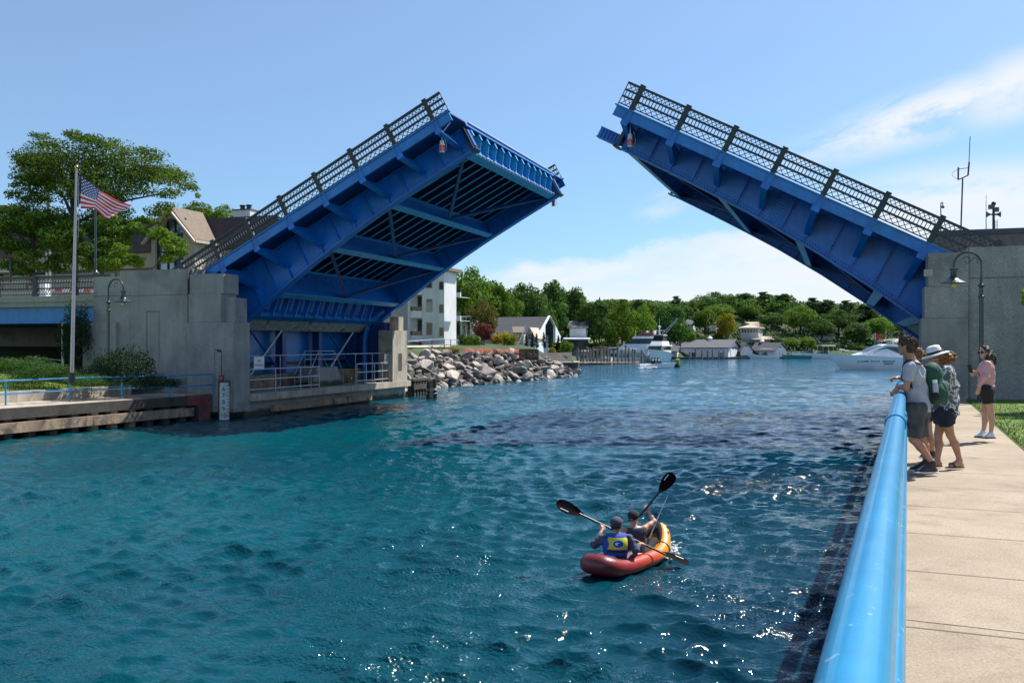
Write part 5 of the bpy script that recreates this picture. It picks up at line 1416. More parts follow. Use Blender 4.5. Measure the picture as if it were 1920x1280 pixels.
# bulkheads at the point
o = thing('timber_bulkhead', 'dark vertical board bulkhead above the end of the boulders', 'retaining wall', P(995, 672, 88))
mb = MB()
for i in range(14):
    a, b = 973 + i * 2.65, 973 + (i + 1) * 2.65; dd = 88 + (i % 2) * .12
    mb.hexa([P(a, 675, dd), P(b - .2, 675, dd), P(b - .2, 675, dd + .5), P(a, 675, dd + .5), P(a, 654, dd), P(b - .2, 654, dd), P(b - .2, 654, dd + .5), P(a, 654, dd + .5)])
mb.build('boards', 'timber_dark', o)
o = thing('sea_wall', 'low dark sea wall with a pale cap at the tip of the point', 'retaining wall', P(1070, 700, 97))
mb = MB(); mb.hexa([P(1050, 704, 96), P(1084, 703, 97.3), P(1086, 700, 104), P(1050, 700, 104), P(1050, 680.5, 96), P(1084, 680.5, 97.3), P(1086, 678.5, 104), P(1050, 678.5, 104)]); mb.build('wall', 'timber_dark', o)
mb = MB(); mb.hexa([P(1048, 680.4, 95.8), P(1085, 680.4, 97), P(1087, 678.4, 104.4), P(1050, 678.4, 104.4), P(1048, 678.6, 95.8), P(1085, 678.6, 97), P(1087, 676.8, 104.4), P(1050, 676.8, 104.4)]); mb.build('cap', 'concrete_pale', o)
o = thing('plank_fence', 'weathered plank fence on the sea wall beside the marina', 'fence', P(1055, 678, 100))
mb = MB()
for i in range(10): mb.hexa([P(1040 + i * 2.4, 679, 100), P(1042.2 + i * 2.4, 679, 100), P(1042.2 + i * 2.4, 679, 100.1), P(1040 + i * 2.4, 679, 100.1), P(1040 + i * 2.4, 666.5, 100), P(1042.2 + i * 2.4, 666.5, 100), P(1042.2 + i * 2.4, 666.5, 100.1), P(1040 + i * 2.4, 666.5, 100.1)])
mb.build('planks', 'timber', o)
# ------------------------------------------------------------------ far shore: woods, houses, boathouses
def ftree(key, x, yt, wpx, d_, label, mat=None, yb_=None, **kw):
    base = onland(x, d_)
    top = EYE + d_ * (644 - yt) / FPX
    return plant(key, base, max(2.5, top - base.z), wpx * d_ / FPX, label, mat, **kw)
FT = [
 ('broad1', 880, 503, 96, 148, 'large bright rounded tree directly right of the apartment block', 'leaf_mid'),
 ('broad2', 930, 530, 60, 152, 'mid green tree overlapping the large bright tree on its right', 'leaf_mid'),
 ('broad3', 903, 566, 66, 122, 'grey-green dense tree standing over the purple-leaved tree', 'leaf_olive'),
 ('broad1', 985, 532, 78, 172, 'broad dark tree rising behind the slate roof', 'leaf_dark'),
 ('tall1', 1036, 524, 66, 180, 'tallest dark tree above the white arched gable', 'leaf_dark'),
 ('broad3', 956, 556, 56, 165, 'lower mid green tree above the left end of the slate roof', 'leaf_mid'),
 ('tall2', 1078, 542, 52, 188, 'tall tree with a ragged dark top right of the arched gable', 'leaf_dark'),
 ('broad2', 1114, 560, 66, 180, 'dark tree with a bare trunk above the lawn slope', 'leaf_dark'),
 ('broad1', 1166, 567, 72, 186, 'yellow green tree lit at the top above the moored yachts', 'leaf_light'),
 ('broad3', 1204, 577, 54, 190, 'mid green tree behind the nearer white yacht', 'leaf_mid'),
 ('broad2', 1254, 568, 70, 202, 'dark round tree with a rusty olive top behind the small boathouse', 'leaf_dark'),
 ('broad1', 1292, 617, 30, 216, 'small lime tree at the left end of the big boathouse roof', 'leaf_light'),
 ('broad2', 1322, 578, 50, 238, 'mid green tree between the round dark tree and the gold tree', 'leaf_mid'),
 ('broad3', 1345, 572, 56, 262, 'pale green tree behind the gold tree', 'leaf_mid'),
 ('broad1', 1340, 548, 74, 285, 'broad dull green crown on the skyline over the big boathouse', 'leaf_dark'),
 ('tall1', 1395, 549, 58, 280, 'dark full crown on the skyline left of the first ragged pine', 'leaf_dark'),
 ('pine1', 1432, 546, 46, 272, 'tall dark pine on the skyline above the grey hip-roofed house', 'leaf_pine'),
 ('pine2', 1467, 550, 50, 275, 'ragged skyline pine right of the grey hip-roofed house', 'leaf_pine'),
 ('broad2', 1362, 586, 38, 226, 'golden yellow tree left of the grey hip-roofed house', 'leaf_gold'),
 ('broad3', 1500, 576, 66, 246, 'mid green round tree above the lime bushes', 'leaf_mid'),
 ('pine1', 1525, 557, 52, 268, 'dark pine with a flat broken top over the docked speedboats', 'leaf_pine'),
 ('pine2', 1552, 561, 44, 264, 'dark narrow pine just right of the flat-topped pine', 'leaf_pine'),
 ('pine1', 1588, 562, 50, 266, 'dark pine directly above the bow of the white cruiser', 'leaf_pine'),
 ('pine2', 1622, 570, 46, 268, 'dark pine close under the raised leaf', 'leaf_pine'),
 ('broad1', 1572, 582, 76, 242, 'dark broad tree behind the bow of the white cruiser', 'leaf_dark'),
 ('broad2', 1646, 594, 60, 238, 'paler rounded tree above the white cruiser cabin', 'leaf_mid'),
 ('broad3', 1692, 598, 54, 252, 'mid green tree beside the dark pier column', 'leaf_dark'),
 ('broad1', 1448, 586, 60, 254, 'dark tree directly behind the grey hip-roofed house', 'leaf_dark'),
 ('broad3', 1484, 634, 32, 222, 'lime bush at the right end of the boathouses', 'leaf_light'),
 ('broad1', 1513, 631, 36, 222, 'larger lime bush right of its twin beyond the boathouses', 'leaf_light'),
 ('spruce', 1124, 556, 14, 232, 'thin pointed spruce poking above the skyline', 'leaf_pine'),
 ('pine1', 1168, 560, 42, 236, 'small flat pine on the skyline above the yellow green tree', 'leaf_pine'),
 ('pine2', 1198, 561, 34, 240, 'small dark pine on the skyline right of the yellow green tree', 'leaf_pine'),
 ('pine1', 1268, 554, 30, 262, 'umbrella-topped pine on the skyline over the round dark tree', 'leaf_pine'),
 ('broad2', 1225, 572, 44, 250, 'pale olive tree on the skyline left of the umbrella-topped pine', 'leaf_olive'),
 ('broad1', 1300, 563, 50, 270, 'mid green skyline tree right of the umbrella-topped pine', 'leaf_mid'),
 ('broad3', 1018, 560, 50, 176, 'mid green tree close behind the peak of the arched gable', 'leaf_mid'),
 ('broad3', 1540, 600, 50, 236, 'dark tree over the docked speedboats near the shore', 'leaf_dark'),
 ('broad2', 1610, 604, 52, 232, 'dark tree close to the shore above the cruiser windscreen', 'leaf_dark'),
 ('broad1', 1408, 568, 44, 266, 'mid green tree left of the tall pine above the hip roof', 'leaf_mid'),
]
for k, x, yt, w, d_, lab, m in FT: ftree(k, x, yt, w, d_, lab, m)
for x, yt, w, d_, lab, m in ((1320, 626, 44, 222, 'dark clipped hedge behind the big boathouse roof', 'leaf_dark'), (1346, 621, 34, 226, 'dark rounded bush above the big boathouse roof', 'leaf_olive'), (1385, 632, 40, 224, 'low dark bush below the grey hip-roofed house', 'leaf_dark'),
    (1550, 640, 50, 226, 'dark shore shrub behind the docked speedboats', 'leaf_dark'), (1600, 640, 46, 228, 'dark shore shrub left of the cruiser windscreen', 'leaf_dark'), (1455, 628, 30, 230, 'low dark shrub right of the flat-roofed pavilion', 'leaf_dark'), (1420, 628, 36, 232, 'dark hedge shrub below the veranda of the grey house', 'leaf_dark'),
    (1190, 634, 40, 186, 'low lime shrub on the slope behind the moored yachts', 'leaf_light'), (1152, 642, 40, 182, 'olive shrub on the slope above the marina', 'leaf_olive'), (1230, 640, 40, 204, 'dark shrub behind the white yacht mast', 'leaf_dark'), (1664, 636, 60, 232, 'dark shore shrub behind the cruiser cabin', 'leaf_dark')):
    b_ = onland(x, d_); plant('shrub1' if x % 2 else 'shrub2', b_, max(1.5, EYE + d_ * (644 - yt) / FPX - b_.z), w * d_ / FPX, lab, m)

# the continuous wood behind the trees one can tell apart
g = np.random.default_rng(4); cs, rs = [], []
for i in range(520):
    x = g.uniform(860, 1780); d_ = g.uniform(266, 335) if x > 1090 else g.uniform(200, 255)
    b_ = onland(x, d_)
    sky_y = np.interp(x, [860, 900, 950, 1000, 1040, 1100, 1150, 1200, 1260, 1320, 1400, 1480, 1560, 1640, 1720, 1780], [520, 530, 552, 548, 545, 562, 572, 572, 572, 564, 556, 562, 570, 580, 596, 600])
    top = EYE + d_ * (644 - sky_y + 5 - g.uniform(0, 14)) / FPX
    for z in np.arange(b_.z + 1, max(b_.z + 2, top - 1), 2.6):
        q = g.uniform(1.6, 3.0); p = b_ + CAMR * g.uniform(-2, 2); cs.append((p.x, p.y, z)); rs.append((q, q, q * .8))
v, f = leaves(cs, rs, 120000, .46, 8, .3, .7)
o = bpy.data.objects.new('woods', np_mesh('woods', v, f, 'leaf_dark')); COL.objects.link(o); o['kind'] = 'stuff'
tag(o, 'continuous dark wood covering the hill behind the far shore', 'woods')
leafmat('leaf_under', (0.028, 0.065, 0.02), None, 0.15)
g = np.random.default_rng(14); cs, rs = [], []
for i in range(900):
    x = g.uniform(1000, 1780); d_ = shore_d(x) + g.uniform(6, 60) if x > 1088 else g.uniform(150, 200)
    if 1100 < x < 1150 or 1055 < x < 1100 and d_ < 190: continue
    b_ = onland(x, d_); q = g.uniform(.8, 1.8); cs.append((b_.x, b_.y, b_.z + q * .3)); rs.append((q * 1.3, q * 1.3, q * .9))
v, f = leaves(cs, rs, 26000, .30, 9, .5, .6)
o = bpy.data.objects.new('undergrowth', np_mesh('undergrowth', v, f, 'leaf_under')); COL.objects.link(o); o['kind'] = 'stuff'
tag(o, 'dark undergrowth on the far bank under the trees', 'undergrowth')

def gable_house(name, label, cat, A, B, C, zb, zw, zr, wall, gable, roof, oh=.5, doors=(), wins=(), hip=False):
    """A-B is the long wall, B-C the gable wall (points on the ground), ridge parallel to A-B"""
    A, B, C = [Vector((p.x, p.y, 0)) for p in (A, B, C)]; D = A + (C - B)
    o = thing(name, label, cat, (A + C) / 2 + UP * zb)
    mb = MB(); pts = [A, B, C, D]
    mb.hexa([p + UP * zb for p in pts] + [p + UP * zw for p in pts])
    mb.build('wall', wall, o)
    m0, m1 = (A + D) / 2, (B + C) / 2; ux = (B - A).normalized(); uy = (C - B).normalized()
    if not hip:
        mb = MB(); e = ux * .03
        mb.prism([B + e + UP * zb, C + e + UP * zb, C + e + UP * zw, m1 + e + UP * (zr - .12), B + e + UP * zw], [p + e * 2 for p in (B + UP * zb, C + UP * zb, C + UP * zw, m1 + UP * (zr - .12), B + UP * zw)]); mb.build('gable', gable, o)
    mb = MB(); k = (zr - zw) / ((C - B).length / 2); tt = UP * .14
    i0, i1 = (m0 + ux * (0 if not hip else (C - B).length * .45), m1 - ux * (0 if not hip else (C - B).length * .45))
    for s_, P0, P1 in ((-1, A, B), (1, D, C)):
        a, b = P0 + uy * s_ * oh - ux * oh + UP * (zw - k * oh), P1 + uy * s_ * oh + ux * oh + UP * (zw - k * oh)
        c, d_ = i1 + ux * (0 if hip else oh) + UP * zr, i0 - ux * (0 if hip else oh) + UP * zr
        mb.hexa([a, b, c, d_, a + tt, b + tt, c + tt, d_ + tt])
    if hip:
        for P0, P1, I in ((A, D, i0), (B, C, i1)):
            sg_ = -1 if I is i0 else 1
            a, b = P0 - uy * oh + ux * sg_ * oh + UP * (zw - k * oh), P1 + uy * oh + ux * sg_ * oh + UP * (zw - k * oh)
            mb.prism([a, b, I + UP * zr], [a + tt, b + tt, I + UP * zr + tt])
    mb.build('roof', roof, o)
    for (f0, f1, z0, z1, arch, mt) in doors:                  # on the gable wall, fractions along B-C
        p, q = B + (C - B) * f0, B + (C - B) * f1; e = ux * .10
        mb = MB()
        if arch:
            m = (p + q) / 2; r_ = (q - p).length / 2
            outl = [p + UP * z0, q + UP * z0] + [m + uy * r_ * math.cos(t_ * math.pi / 10) + UP * (z1 - r_ + r_ * math.sin(t_ * math.pi / 10)) for t_ in range(11)]
            mb.prism([v_ + e for v_ in outl], [v_ + e * 1.5 for v_ in outl])
        else:
            mb.hexa([p + UP * z0 + e, q + UP * z0 + e, q + UP * z0 + e * 1.5, p + UP * z0 + e * 1.5, p + UP * z1 + e, q + UP * z1 + e, q + UP * z1 + e * 1.5, p + UP * z1 + e * 1.5])
        mb.build('door', mt, o)
    nrm = ux.cross(UP)
    if nrm.dot(CAMF) > 0: nrm = -nrm
    for (f0, f1, z0, z1, mt) in wins:                         # on the long wall
        p, q = A + (B - A) * f0 + nrm * .02, A + (B - A) * f1 + nrm * .02
        mb = MB(); mb.hexa([p + UP * z0, q + UP * z0, q + nrm * .06 + UP * z0, p + nrm * .06 + UP * z0, p + UP * z1, q + UP * z1, q + nrm * .06 + UP * z1, p + nrm * .06 + UP * z1]); mb.build('window', mt, o)
    return o
def G(x, d_): return P(x, 644, d_)
def zat(y, d_): return EYE + d_ * (644 - y) / FPX
BW, BG = 'boathouse_wall', 'white_paint'
gable_house('boathouse', 'small boathouse with a grey roof beside the white yacht', 'boathouse', G(1234, 208), G(1269, 206), G(1275, 214), .35, zat(658, 206), zat(642, 209), BW, BG, 'roof_grey', .5, [(.3, .7, .4, zat(662, 206), False, BW)], [(.25, .38, zat(668, 206), zat(663, 206), 'glass_dark')])
b1 = gable_house('boathouse', 'largest white boathouse with a long grey roof and a small roof vent', 'boathouse', G(1276, 211), G(1365, 207), G(1386, 217), .35, zat(651, 208), zat(637.5, 211), BW, BG, 'roof_grey', .6, [(.2, .78, .4, zat(656, 208), False, BW), (.3, .68, zat(653, 208), zat(650.5, 208), False, 'glass_dark')], [(.24, .27, zat(669, 208), zat(661, 208), 'glass_dark'), (.28, .31, zat(669, 208), zat(661, 208), 'glass_dark'), (.60, .66, zat(670, 208), zat(660, 208), BW), (.82, .85, zat(669, 208), zat(661, 208), 'glass_dark'), (.86, .89, zat(669, 208), zat(661, 208), 'glass_dark')])
mb = MB(); c = G(1331, 214); c.z = zat(637.5, 211) + .1; mb.lathe(c, [(.5, -.3), (.5, .35), (.65, .4), (.1, .8)], 8); mb.build('roof_vent', 'white_paint', b1)
gable_house('boathouse', 'narrow white boathouse with an arched door between two larger ones', 'boathouse', G(1380, 220), G(1389, 213), G(1411, 214), .35, zat(655, 213), zat(642.5, 214), BW, BG, 'roof_grey', .5, [(.22, .78, .4, zat(653.5, 213), True, BW), (.40, .58, zat(650, 213), zat(646, 213), True, 'glass_dark')])
b2 = gable_house('boathouse', 'white boathouse at the end of the row with three tall doors in its gable', 'boathouse', G(1409, 216), G(1451, 212), G(1474, 215), .35, zat(656, 212), zat(643, 214), BW, BG, 'roof_grey', .5, [(.10, .30, .4, zat(658, 212), False, BW), (.40, .60, .4, zat(658, 212), False, BW), (.70, .90, .4, zat(658, 212), False, BW), (.44, .56, zat(652, 212), zat(648.5, 212), True, 'glass_dark')], [(.1, .2, zat(668, 212), zat(660, 212), 'glass_dark')])
mb = MB(); c = G(1429, 217); c.z = zat(643, 214) + .1; mb.lathe(c, [(.45, -.3), (.45, .35), (.6, .4), (.1, .75)], 8); mb.build('roof_vent', 'white_paint', b2)
def ghouse(x0, x1, x2, d_, yb_, yw, yr, name, label, wall, roof, **kw):
    o = gable_house(name, label, 'house', G(x0, d_ + 1), G(x1, d_), G(x2, d_ + 8), min(zat(yb_, d_), onland((x0 + x1) / 2, d_).z) - .5, zat(yw, d_), zat(yr, d_ + 4), wall, wall, roof, **kw); return o
ghouse(1388, 1422, 1430, 228, 628, 614, 604.5, 'hillside_house', 'grey house with a pale hip roof and a row of dark windows on the hill', 'siding_shade', 'roof_pale', hip=True, wins=[(a, a + .09, zat(623, 228), zat(617, 228), 'glass_dark') for a in (.08, .24, .40, .56, .72, .86)])
ghouse(1413, 1444, 1450, 224, 645, 636, 631.5, 'pavilion', 'low open pavilion with a pale flat roof behind the boathouses', 'glass_dark', 'roof_pale', hip=True)
ghouse(1288, 1299, 1304, 240, 618, 609, 600, 'hillside_house', 'white gabled house half hidden left of the gold tree', 'white_paint', 'roof_grey')
ghouse(1330, 1342, 1346, 244, 615, 606, 600, 'hillside_house', 'pale house glimpsed between trees left of the gold tree', 'white_paint', 'roof_pale')
ghouse(1645, 1690, 1700, 232, 650, 641, 636, 'shore_house', 'low grey shore house behind the white cruiser', 'siding_shade', 'roof_pale')
ghouse(1520, 1560, 1568, 236, 634, 628, 622, 'hillside_house', 'pale house in the shade of the pines over the docked speedboats', 'siding_shade', 'roof_grey')
ghouse(1068, 1098, 1104, 176, 634, 614, 603, 'hillside_house', 'pale house with tall posts behind trees above the lawn slope', 'siding', 'roof_grey')
# quay edges
mb = MB(); 
for x0, x1, d0, d1 in ((1232, 1278, 205, 205), (1278, 1366, 206, 204), (1366, 1412, 206, 210), (1412, 1480, 209, 211), (1480, 1760, 212, 216)):
    mb.hexa([P(x0, 644, d0) - UP * (EYE + .5), P(x1, 644, d1) - UP * (EYE + .5), P(x1, 644, d1 + 3) - UP * (EYE + .5), P(x0, 644, d0 + 3) - UP * (EYE + .5), P(x0, 644, d0) - UP * (EYE - .34), P(x1, 644, d1) - UP * (EYE - .34), P(x1, 644, d1 + 3) - UP * (EYE - .34), P(x0, 644, d0 + 3) - UP * (EYE - .34)])
o = mb.build('quay', 'timber_dark'); tag(o, 'long low dark timber quay in front of the boathouses', 'quay')

# ------------------------------------------------------------------ marina: docks, piles and boats
o = thing('dock', 'timber finger dock reaching out from the point to the white yacht', 'dock', P(1150, 681, 160))
mb = MB(); mb.hexa([P(1086, 681.3, 146), P(1198, 680.5, 160), P(1198, 679, 164), P(1086, 679.2, 152), P(1086, 678.8, 146), P(1198, 678.6, 160), P(1198, 677.4, 164), P(1086, 677, 152)]); mb.build('deck', 'timber', o)
g = random.Random(12)
pm('pile_wood', (0.24, 0.21, 0.18), 0.9, 0.3, 2.0, streak=.3)
xs = [1083, 1089, 1094, 1101, 1106, 1112, 1120, 1127, 1133, 1139, 1143.5, 1151, 1158, 1166, 1173, 1179, 1186, 1190, 1203]
for i, x in enumerate(xs):
    d_ = 148 + (x - 1083) * .11 + g.uniform(-1, 1); b_ = P(x, 644, d_); b_.z = -1.2; hgt = g.uniform(2.2, 3.1)
    mb = MB(); mb.tube([b_, b_ + UP * (1.2 + hgt)], .17, 8)
    o = mb.build('mooring_pile', 'pile_wood', smooth='auto'); tag(o, 'slender timber mooring pile standing along the marina dock', 'mooring pile', 'mooring piles of the marina')
for x in (1293, 1304, 1316, 1327, 1336, 1348, 1357, 1478, 1484, 1490):
    b_ = P(x, 644, 203 if x < 1400 else 210); b_.z = -1
    mb = MB(); mb.tube([b_, b_ + UP * g.uniform(2.4, 3.4)], .16, 7)
    o = mb.build('mooring_pile', 'pile_wood'); tag(o, 'short timber mooring pile in front of the boathouses', 'mooring pile', 'mooring piles by the boathouses')

def hull_mesh(mb, c, u, L, beam, hb, hs, flare=1.15, n=14, transom=.9, z0=-.3):
    """boat hull: u points to the bow, hb bow height, hs stern height"""
    u = Vector(u).normalized(); s_ = Vector((-u.y, u.x, 0)); rows = []
    for i in range(n + 1):
        t_ = i / n; w = beam / 2 * (transom + (1 - transom) * min(1, t_ * 3)) * (1 - max(0, (t_ - .45) / .55) ** 2.2)
        zt = hs + (hb - hs) * t_ ** 1.5; xx = L * t_; rake = .10 * L * max(0, (t_ - .7) / .3)
        r_ = []
        for k, (fw, fz) in enumerate(((1, 1), (.96, .55), (.80, .15), (.55, 0), (0, -.15))):
            x_ = xx + rake * (fz if fz > 0 else 0) - (.07 * L * (1 - max(fz, 0)) * max(0, (t_ - .6) / .4))
            r_.append((x_, w * fw * (flare if k == 0 else 1), z0 + (zt - z0) * max(fz, 0) + (0 if fz >= 0 else fz)))
        rows.append(r_)
    pts = []
    for r_ in rows:
        full = [c + u * a + s_ * b + UP * z for a, b, z in r_] + [c + u * a - s_ * b + UP * z for a, b, z in reversed(r_[:-1])]
        pts.append(full)
    mb.grid(pts)
    o0 = len(mb.v); mb.add(pts[0], [tuple(range(len(pts[0])))])
    for i in range(n):                                        # deck
        a, b = pts[i], pts[i + 1]
        mb.add([a[0] - UP * .03, b[0] - UP * .03, b[-1] - UP * .03, a[-1] - UP * .03], [(0, 1, 2, 3)])
    return u, s_
def cabin(mb, c, u, s_, x0, x1, w0, w1, z0, z1, rake0, rake1, inset=.8):
    p = []
    for x, w, z in ((x0, w0, z0), (x1, w1, z0)):
        p += [c + u * x + s_ * w + UP * z, c + u * x - s_ * w + UP * z]
    q = []
    for x, w in ((x0 + rake0, w0 * inset), (x1 - rake1, w1 * inset)):
        q += [c + u * x + s_ * w + UP * z1, c + u * x - s_ * w + UP * z1]
    mb.hexa([p[0], p[1], p[3], p[2], q[0], q[1], q[3], q[2]])

# white flybridge yacht, bow towards the channel
c = P(1232, 644, 172); c.z = 0
o = thing('motor_yacht', 'pale green hulled motor yacht with a dark sheer line moored bow-out at the dock end', 'yacht', c)
u = (-CAMF * 1.0 - CAMR * .36).normalized(); c = c - u * 6.0; L = 13.5
mb = MB(); _, s_ = hull_mesh(mb, c, u, L, 4.6, 2.75, 1.7); mb.build('hull', 'hull_aqua', o, smooth='auto')
mb = MB(); cabin(mb, c, u, s_, 1, 9.6, 2.15, 1.5, 1.7, 2.5, 0, .5, .98); mb.build('deckhouse', 'white_gloss', o)
mb = MB(); cabin(mb, c, u, s_, 1.2, 9.0, 2.12, 1.45, 2.501, 3.35, 0, .9, .94); mb.build('window_band', 'glass_dark', o)
mb = MB(); cabin(mb, c, u, s_, .4, 8.6, 2.3, 1.6, 3.351, 3.6, 0, .1, .98); cabin(mb, c, u, s_, 1.5, 7.2, 1.9, 1.3, 3.601, 4.4, 0, .7, .85); mb.build('flybridge', 'white_gloss', o)
mb = MB(); cabin(mb, c, u, s_, 2.2, 5.2, 1.4, 1.1, 4.401, 5.6, .2, .6, .9); mb.build('canopy', 'black_paint', o)
mb = MB(); cabin(mb, c, u, s_, 2.0, 5.4, 1.5, 1.2, 5.601, 5.8, 0, .1, .95); mb.build('hardtop', 'dirty_white', o)
mb = MB(); p = c + u * 3.4 + UP * 5.8; mb.tube([p, p + UP * 1.3], [.22, .12], 8); mb.box(p + UP * .9, (2.2, .4, .14)); mb.ico(p + UP * 1.7, .3, 2); mb.tube([p + UP * 1.3, p + UP * 3.6], .03, 5); mb.build('mast', 'white_gloss', o)
mb = MB()
for sg in (1, -1):
    pts = [c + u * (L * t_) + s_ * sg * 2.2 * (1 - max(0, (t_ - .45) / .55) ** 2.2) * 1.16 + UP * (1.7 + 1.08 * t_ ** 1.5) for t_ in (.0, .2, .4, .55, .7, .82, .92, 1.0)]
    mb.tube(pts, .09, 5)
mb.build('sheer_line', 'black_paint', o)
o.scale = (.86, .86, .86)

# sedan yacht behind it, side-on with its cabin forward to the left
c = P(1232, 644, 180); c.z = 0
o = thing('motor_yacht', 'sleek white motor yacht with a sloping windscreen moored behind the dark-lined one', 'yacht', c)
u = (-CAMR + CAMF * .12).normalized(); c = c - u * 0.5
mb = MB(); _, s_ = hull_mesh(mb, c, u, 10.5, 4.2, 2.3, 1.5); mb.build('hull', 'white_gloss', o, smooth='auto')
mb = MB(); cabin(mb, c, u, s_, -.5, 9.0, 2.0, 1.6, 1.6, 3.3, 0, 2.2, .9); mb.build('deckhouse', 'white_gloss', o)
mb = MB(); cabin(mb, c, u, s_, 0, 6.7, 1.81, 1.5, 3.301, 4.3, .2, 1.9, .85); mb.build('window_band', 'glass_dark', o)
mb = MB(); cabin(mb, c, u, s_, -.6, 5.3, 1.8, 1.35, 4.301, 4.75, 0, .3, .95); mb.build('hardtop', 'white_gloss', o)
mb = MB(); cabin(mb, c, u, s_, 1.0, 4.2, 1.2, 1.0, 4.751, 5.35, .2, .3, .9); mb.build('seat_cover', 'red_paint', o)
mb = MB(); mb.ico(c + u * 1.0 + UP * 5.5, .38, 2); mb.ico(c + u * 2.4 + UP * 5.5, .3, 2)
for dx in (0, 1.4): mb.tube([c + u * (0 - dx * .4) + UP * 4.7, c - u * (3.3 + dx * .2) + UP * 8.2], .035, 5)
for dx in (2, 3.4, 4.6): mb.tube([c + u * dx + UP * 4.8, c + u * dx + UP * 6.0], .03, 5)
mb.build('aerial', 'white_gloss', o)

def small_boat(label, x, d_, ang, L, mat='white_gloss', top=True, name='motor_boat', wl=0.0, glass=True, cat='boat'):
    c = P(x, 644, d_); c.z = wl; o = thing(name, label, cat, c)
    u = CAMR * math.cos(ang) + CAMF * math.sin(ang); c = c - u * L / 2
    mb = MB(); _, s_ = hull_mesh(mb, c, u, L, L * .34, L * .15, L * .11, n=10); mb.build('hull', mat, o, smooth='auto')
    z = L * .11
    if glass:
        mb = MB(); cabin(mb, c, u, s_, L * .42, L * .68, L * .13, L * .10, z, z + L * .10, .1, L * .13, .8); mb.build('windscreen', 'glass_dark', o)
    if top:
        mb = MB(); cabin(mb, c, u, s_, L * .22, L * .62, L * .16, L * .13, z + L * .22, z + L * .25, .1, .2, .85); mb.build('canopy', 'dirty_white', o)
        mb = MB()
        for f_, sg in ((.26, 1), (.26, -1), (.58, 1), (.58, -1)): mb.tube([c + u * L * f_ + s_ * sg * L * .13 + UP * z, c + u * L * f_ + s_ * sg * L * .12 + UP * (z + L * .22)], .04, 5)
        mb.build('canopy_post', 'galv', o)
    return o
small_boat('white runabout with a long pale canopy berthed third from the point', 1152, 170, 2.9, 7.5)
small_boat('white cabin boat with a flat pale top between the dock piles nearest the sleek yacht', 1172, 168, 3.4, 7.0)
small_boat('small white boat with its bow to the point at the left end of the marina', 1098, 168, .5, 6.0)
small_boat('small white canopied boat just right of the sea wall', 1117, 168, 2.7, 6.5)
small_boat('white boat with a low windscreen behind the dock piles in the middle of the marina', 1136, 170, 3.3, 6.5, top=False)
small_boat('green covered dinghy lying low in front of the marina piles', 1112, 156, .1, 3.4, 'teal_cover', False, glass=False)
small_boat('docked speedboat with a raked bow right of the boathouses', 1515, 210, 3.6, 8.5, top=False)
small_boat('docked white speedboat with a canopy to the right of the raked one', 1543, 209, 3.4, 8.5)
small_boat('small docked boat in front of the last boathouse wall', 1432, 206, 3.3, 6.5)
small_boat('blue covered boat beside the row of boathouse piles', 1494, 208, 3.2, 6.0, 'teal_cover', False, glass=False)
small_boat('small white boat moored behind the stern of the cruiser', 1690, 190, 3.0, 8, top=True)
small_boat('white boat with a blue stripe on the bank behind the flowers', 928, 98, .05, 5.6, top=False)
mb = MB(); a_ = P(968, 650, 97); mb.tube([a_, P(975, 638, 97), P(984, 616, 97), P(984.5, 608, 97)], [.12, .10, .06, .03], 6)
o = mb.build('davit_boom', 'white_gloss', smooth='auto'); tag(o, 'white slanting boom standing by the boat behind the flowers', 'boom')

# speedboat under way with three people aboard
o = small_boat('small white open speedboat under way leaving foam with people aboard', 1229, 128, .25, 5.2, top=False, glass=True)
for x, lab, dx in ((1223, 'person in dark clothes at the stern of the small speedboat', 0), (1228.5, 'person in dark clothes seated amidships in the small speedboat', .1), (1234, 'person seated forward in the small speedboat', .2)):
    c = P(x, 644, 128 + dx); c.z = .55
    mb = MB(); mb.lathe(c, [(.18, 0), (.24, .25), (.27, .5), (.12, .62), (.07, .68)], 10); mb.ico(c + UP * .82, .13, 2); mb.tube([c + UP * .5 + CAMR * .25, c + UP * .25 + CAMR * .36 - CAMF * .1, c + UP * .12 + CAMR * .3 - CAMF * .35], .06, 6)
    p = mb.build('person', 'black_paint', smooth='auto'); tag(p, lab, 'person', 'people aboard the small speedboat')
mb = MB(); g = random.Random(6)
for i in range(170):
    t_ = g.random(); x = 1196 + 34 * t_; d_ = 126.5 - 1.0 * t_ + g.uniform(-.9, .9) * (1.3 - t_); p = P(x, 644, d_); p.z = g.uniform(.02, .10) + .12 * (t_ > .8)
    mb.ico(p, (g.uniform(.1, .32), g.uniform(.1, .3), g.uniform(.03, .09)), 1)
pm('foam', (0.75, 0.80, 0.82), 0.8, 0.1)
o = mb.build('foam', 'foam', smooth=True, kind='stuff'); tag(o, 'white foam of the wake behind the small speedboat', 'foam')
c = P(1270, 644, 133); c.z = 0
o = thing('buoy', 'small yellow green channel buoy floating in front of the boathouses', 'buoy', c)
mb = MB(); mb.lathe(c, [(.3, -.3), (.42, 0), (.42, .35), (.2, .45)], 12); mb.build('float', 'black_paint', o)
mb = MB(); mb.lathe(c, [(.36, .451), (.36, 1.1), (.12, 1.2)], 12); mb.build('drum', 'yellow_buoy', o)

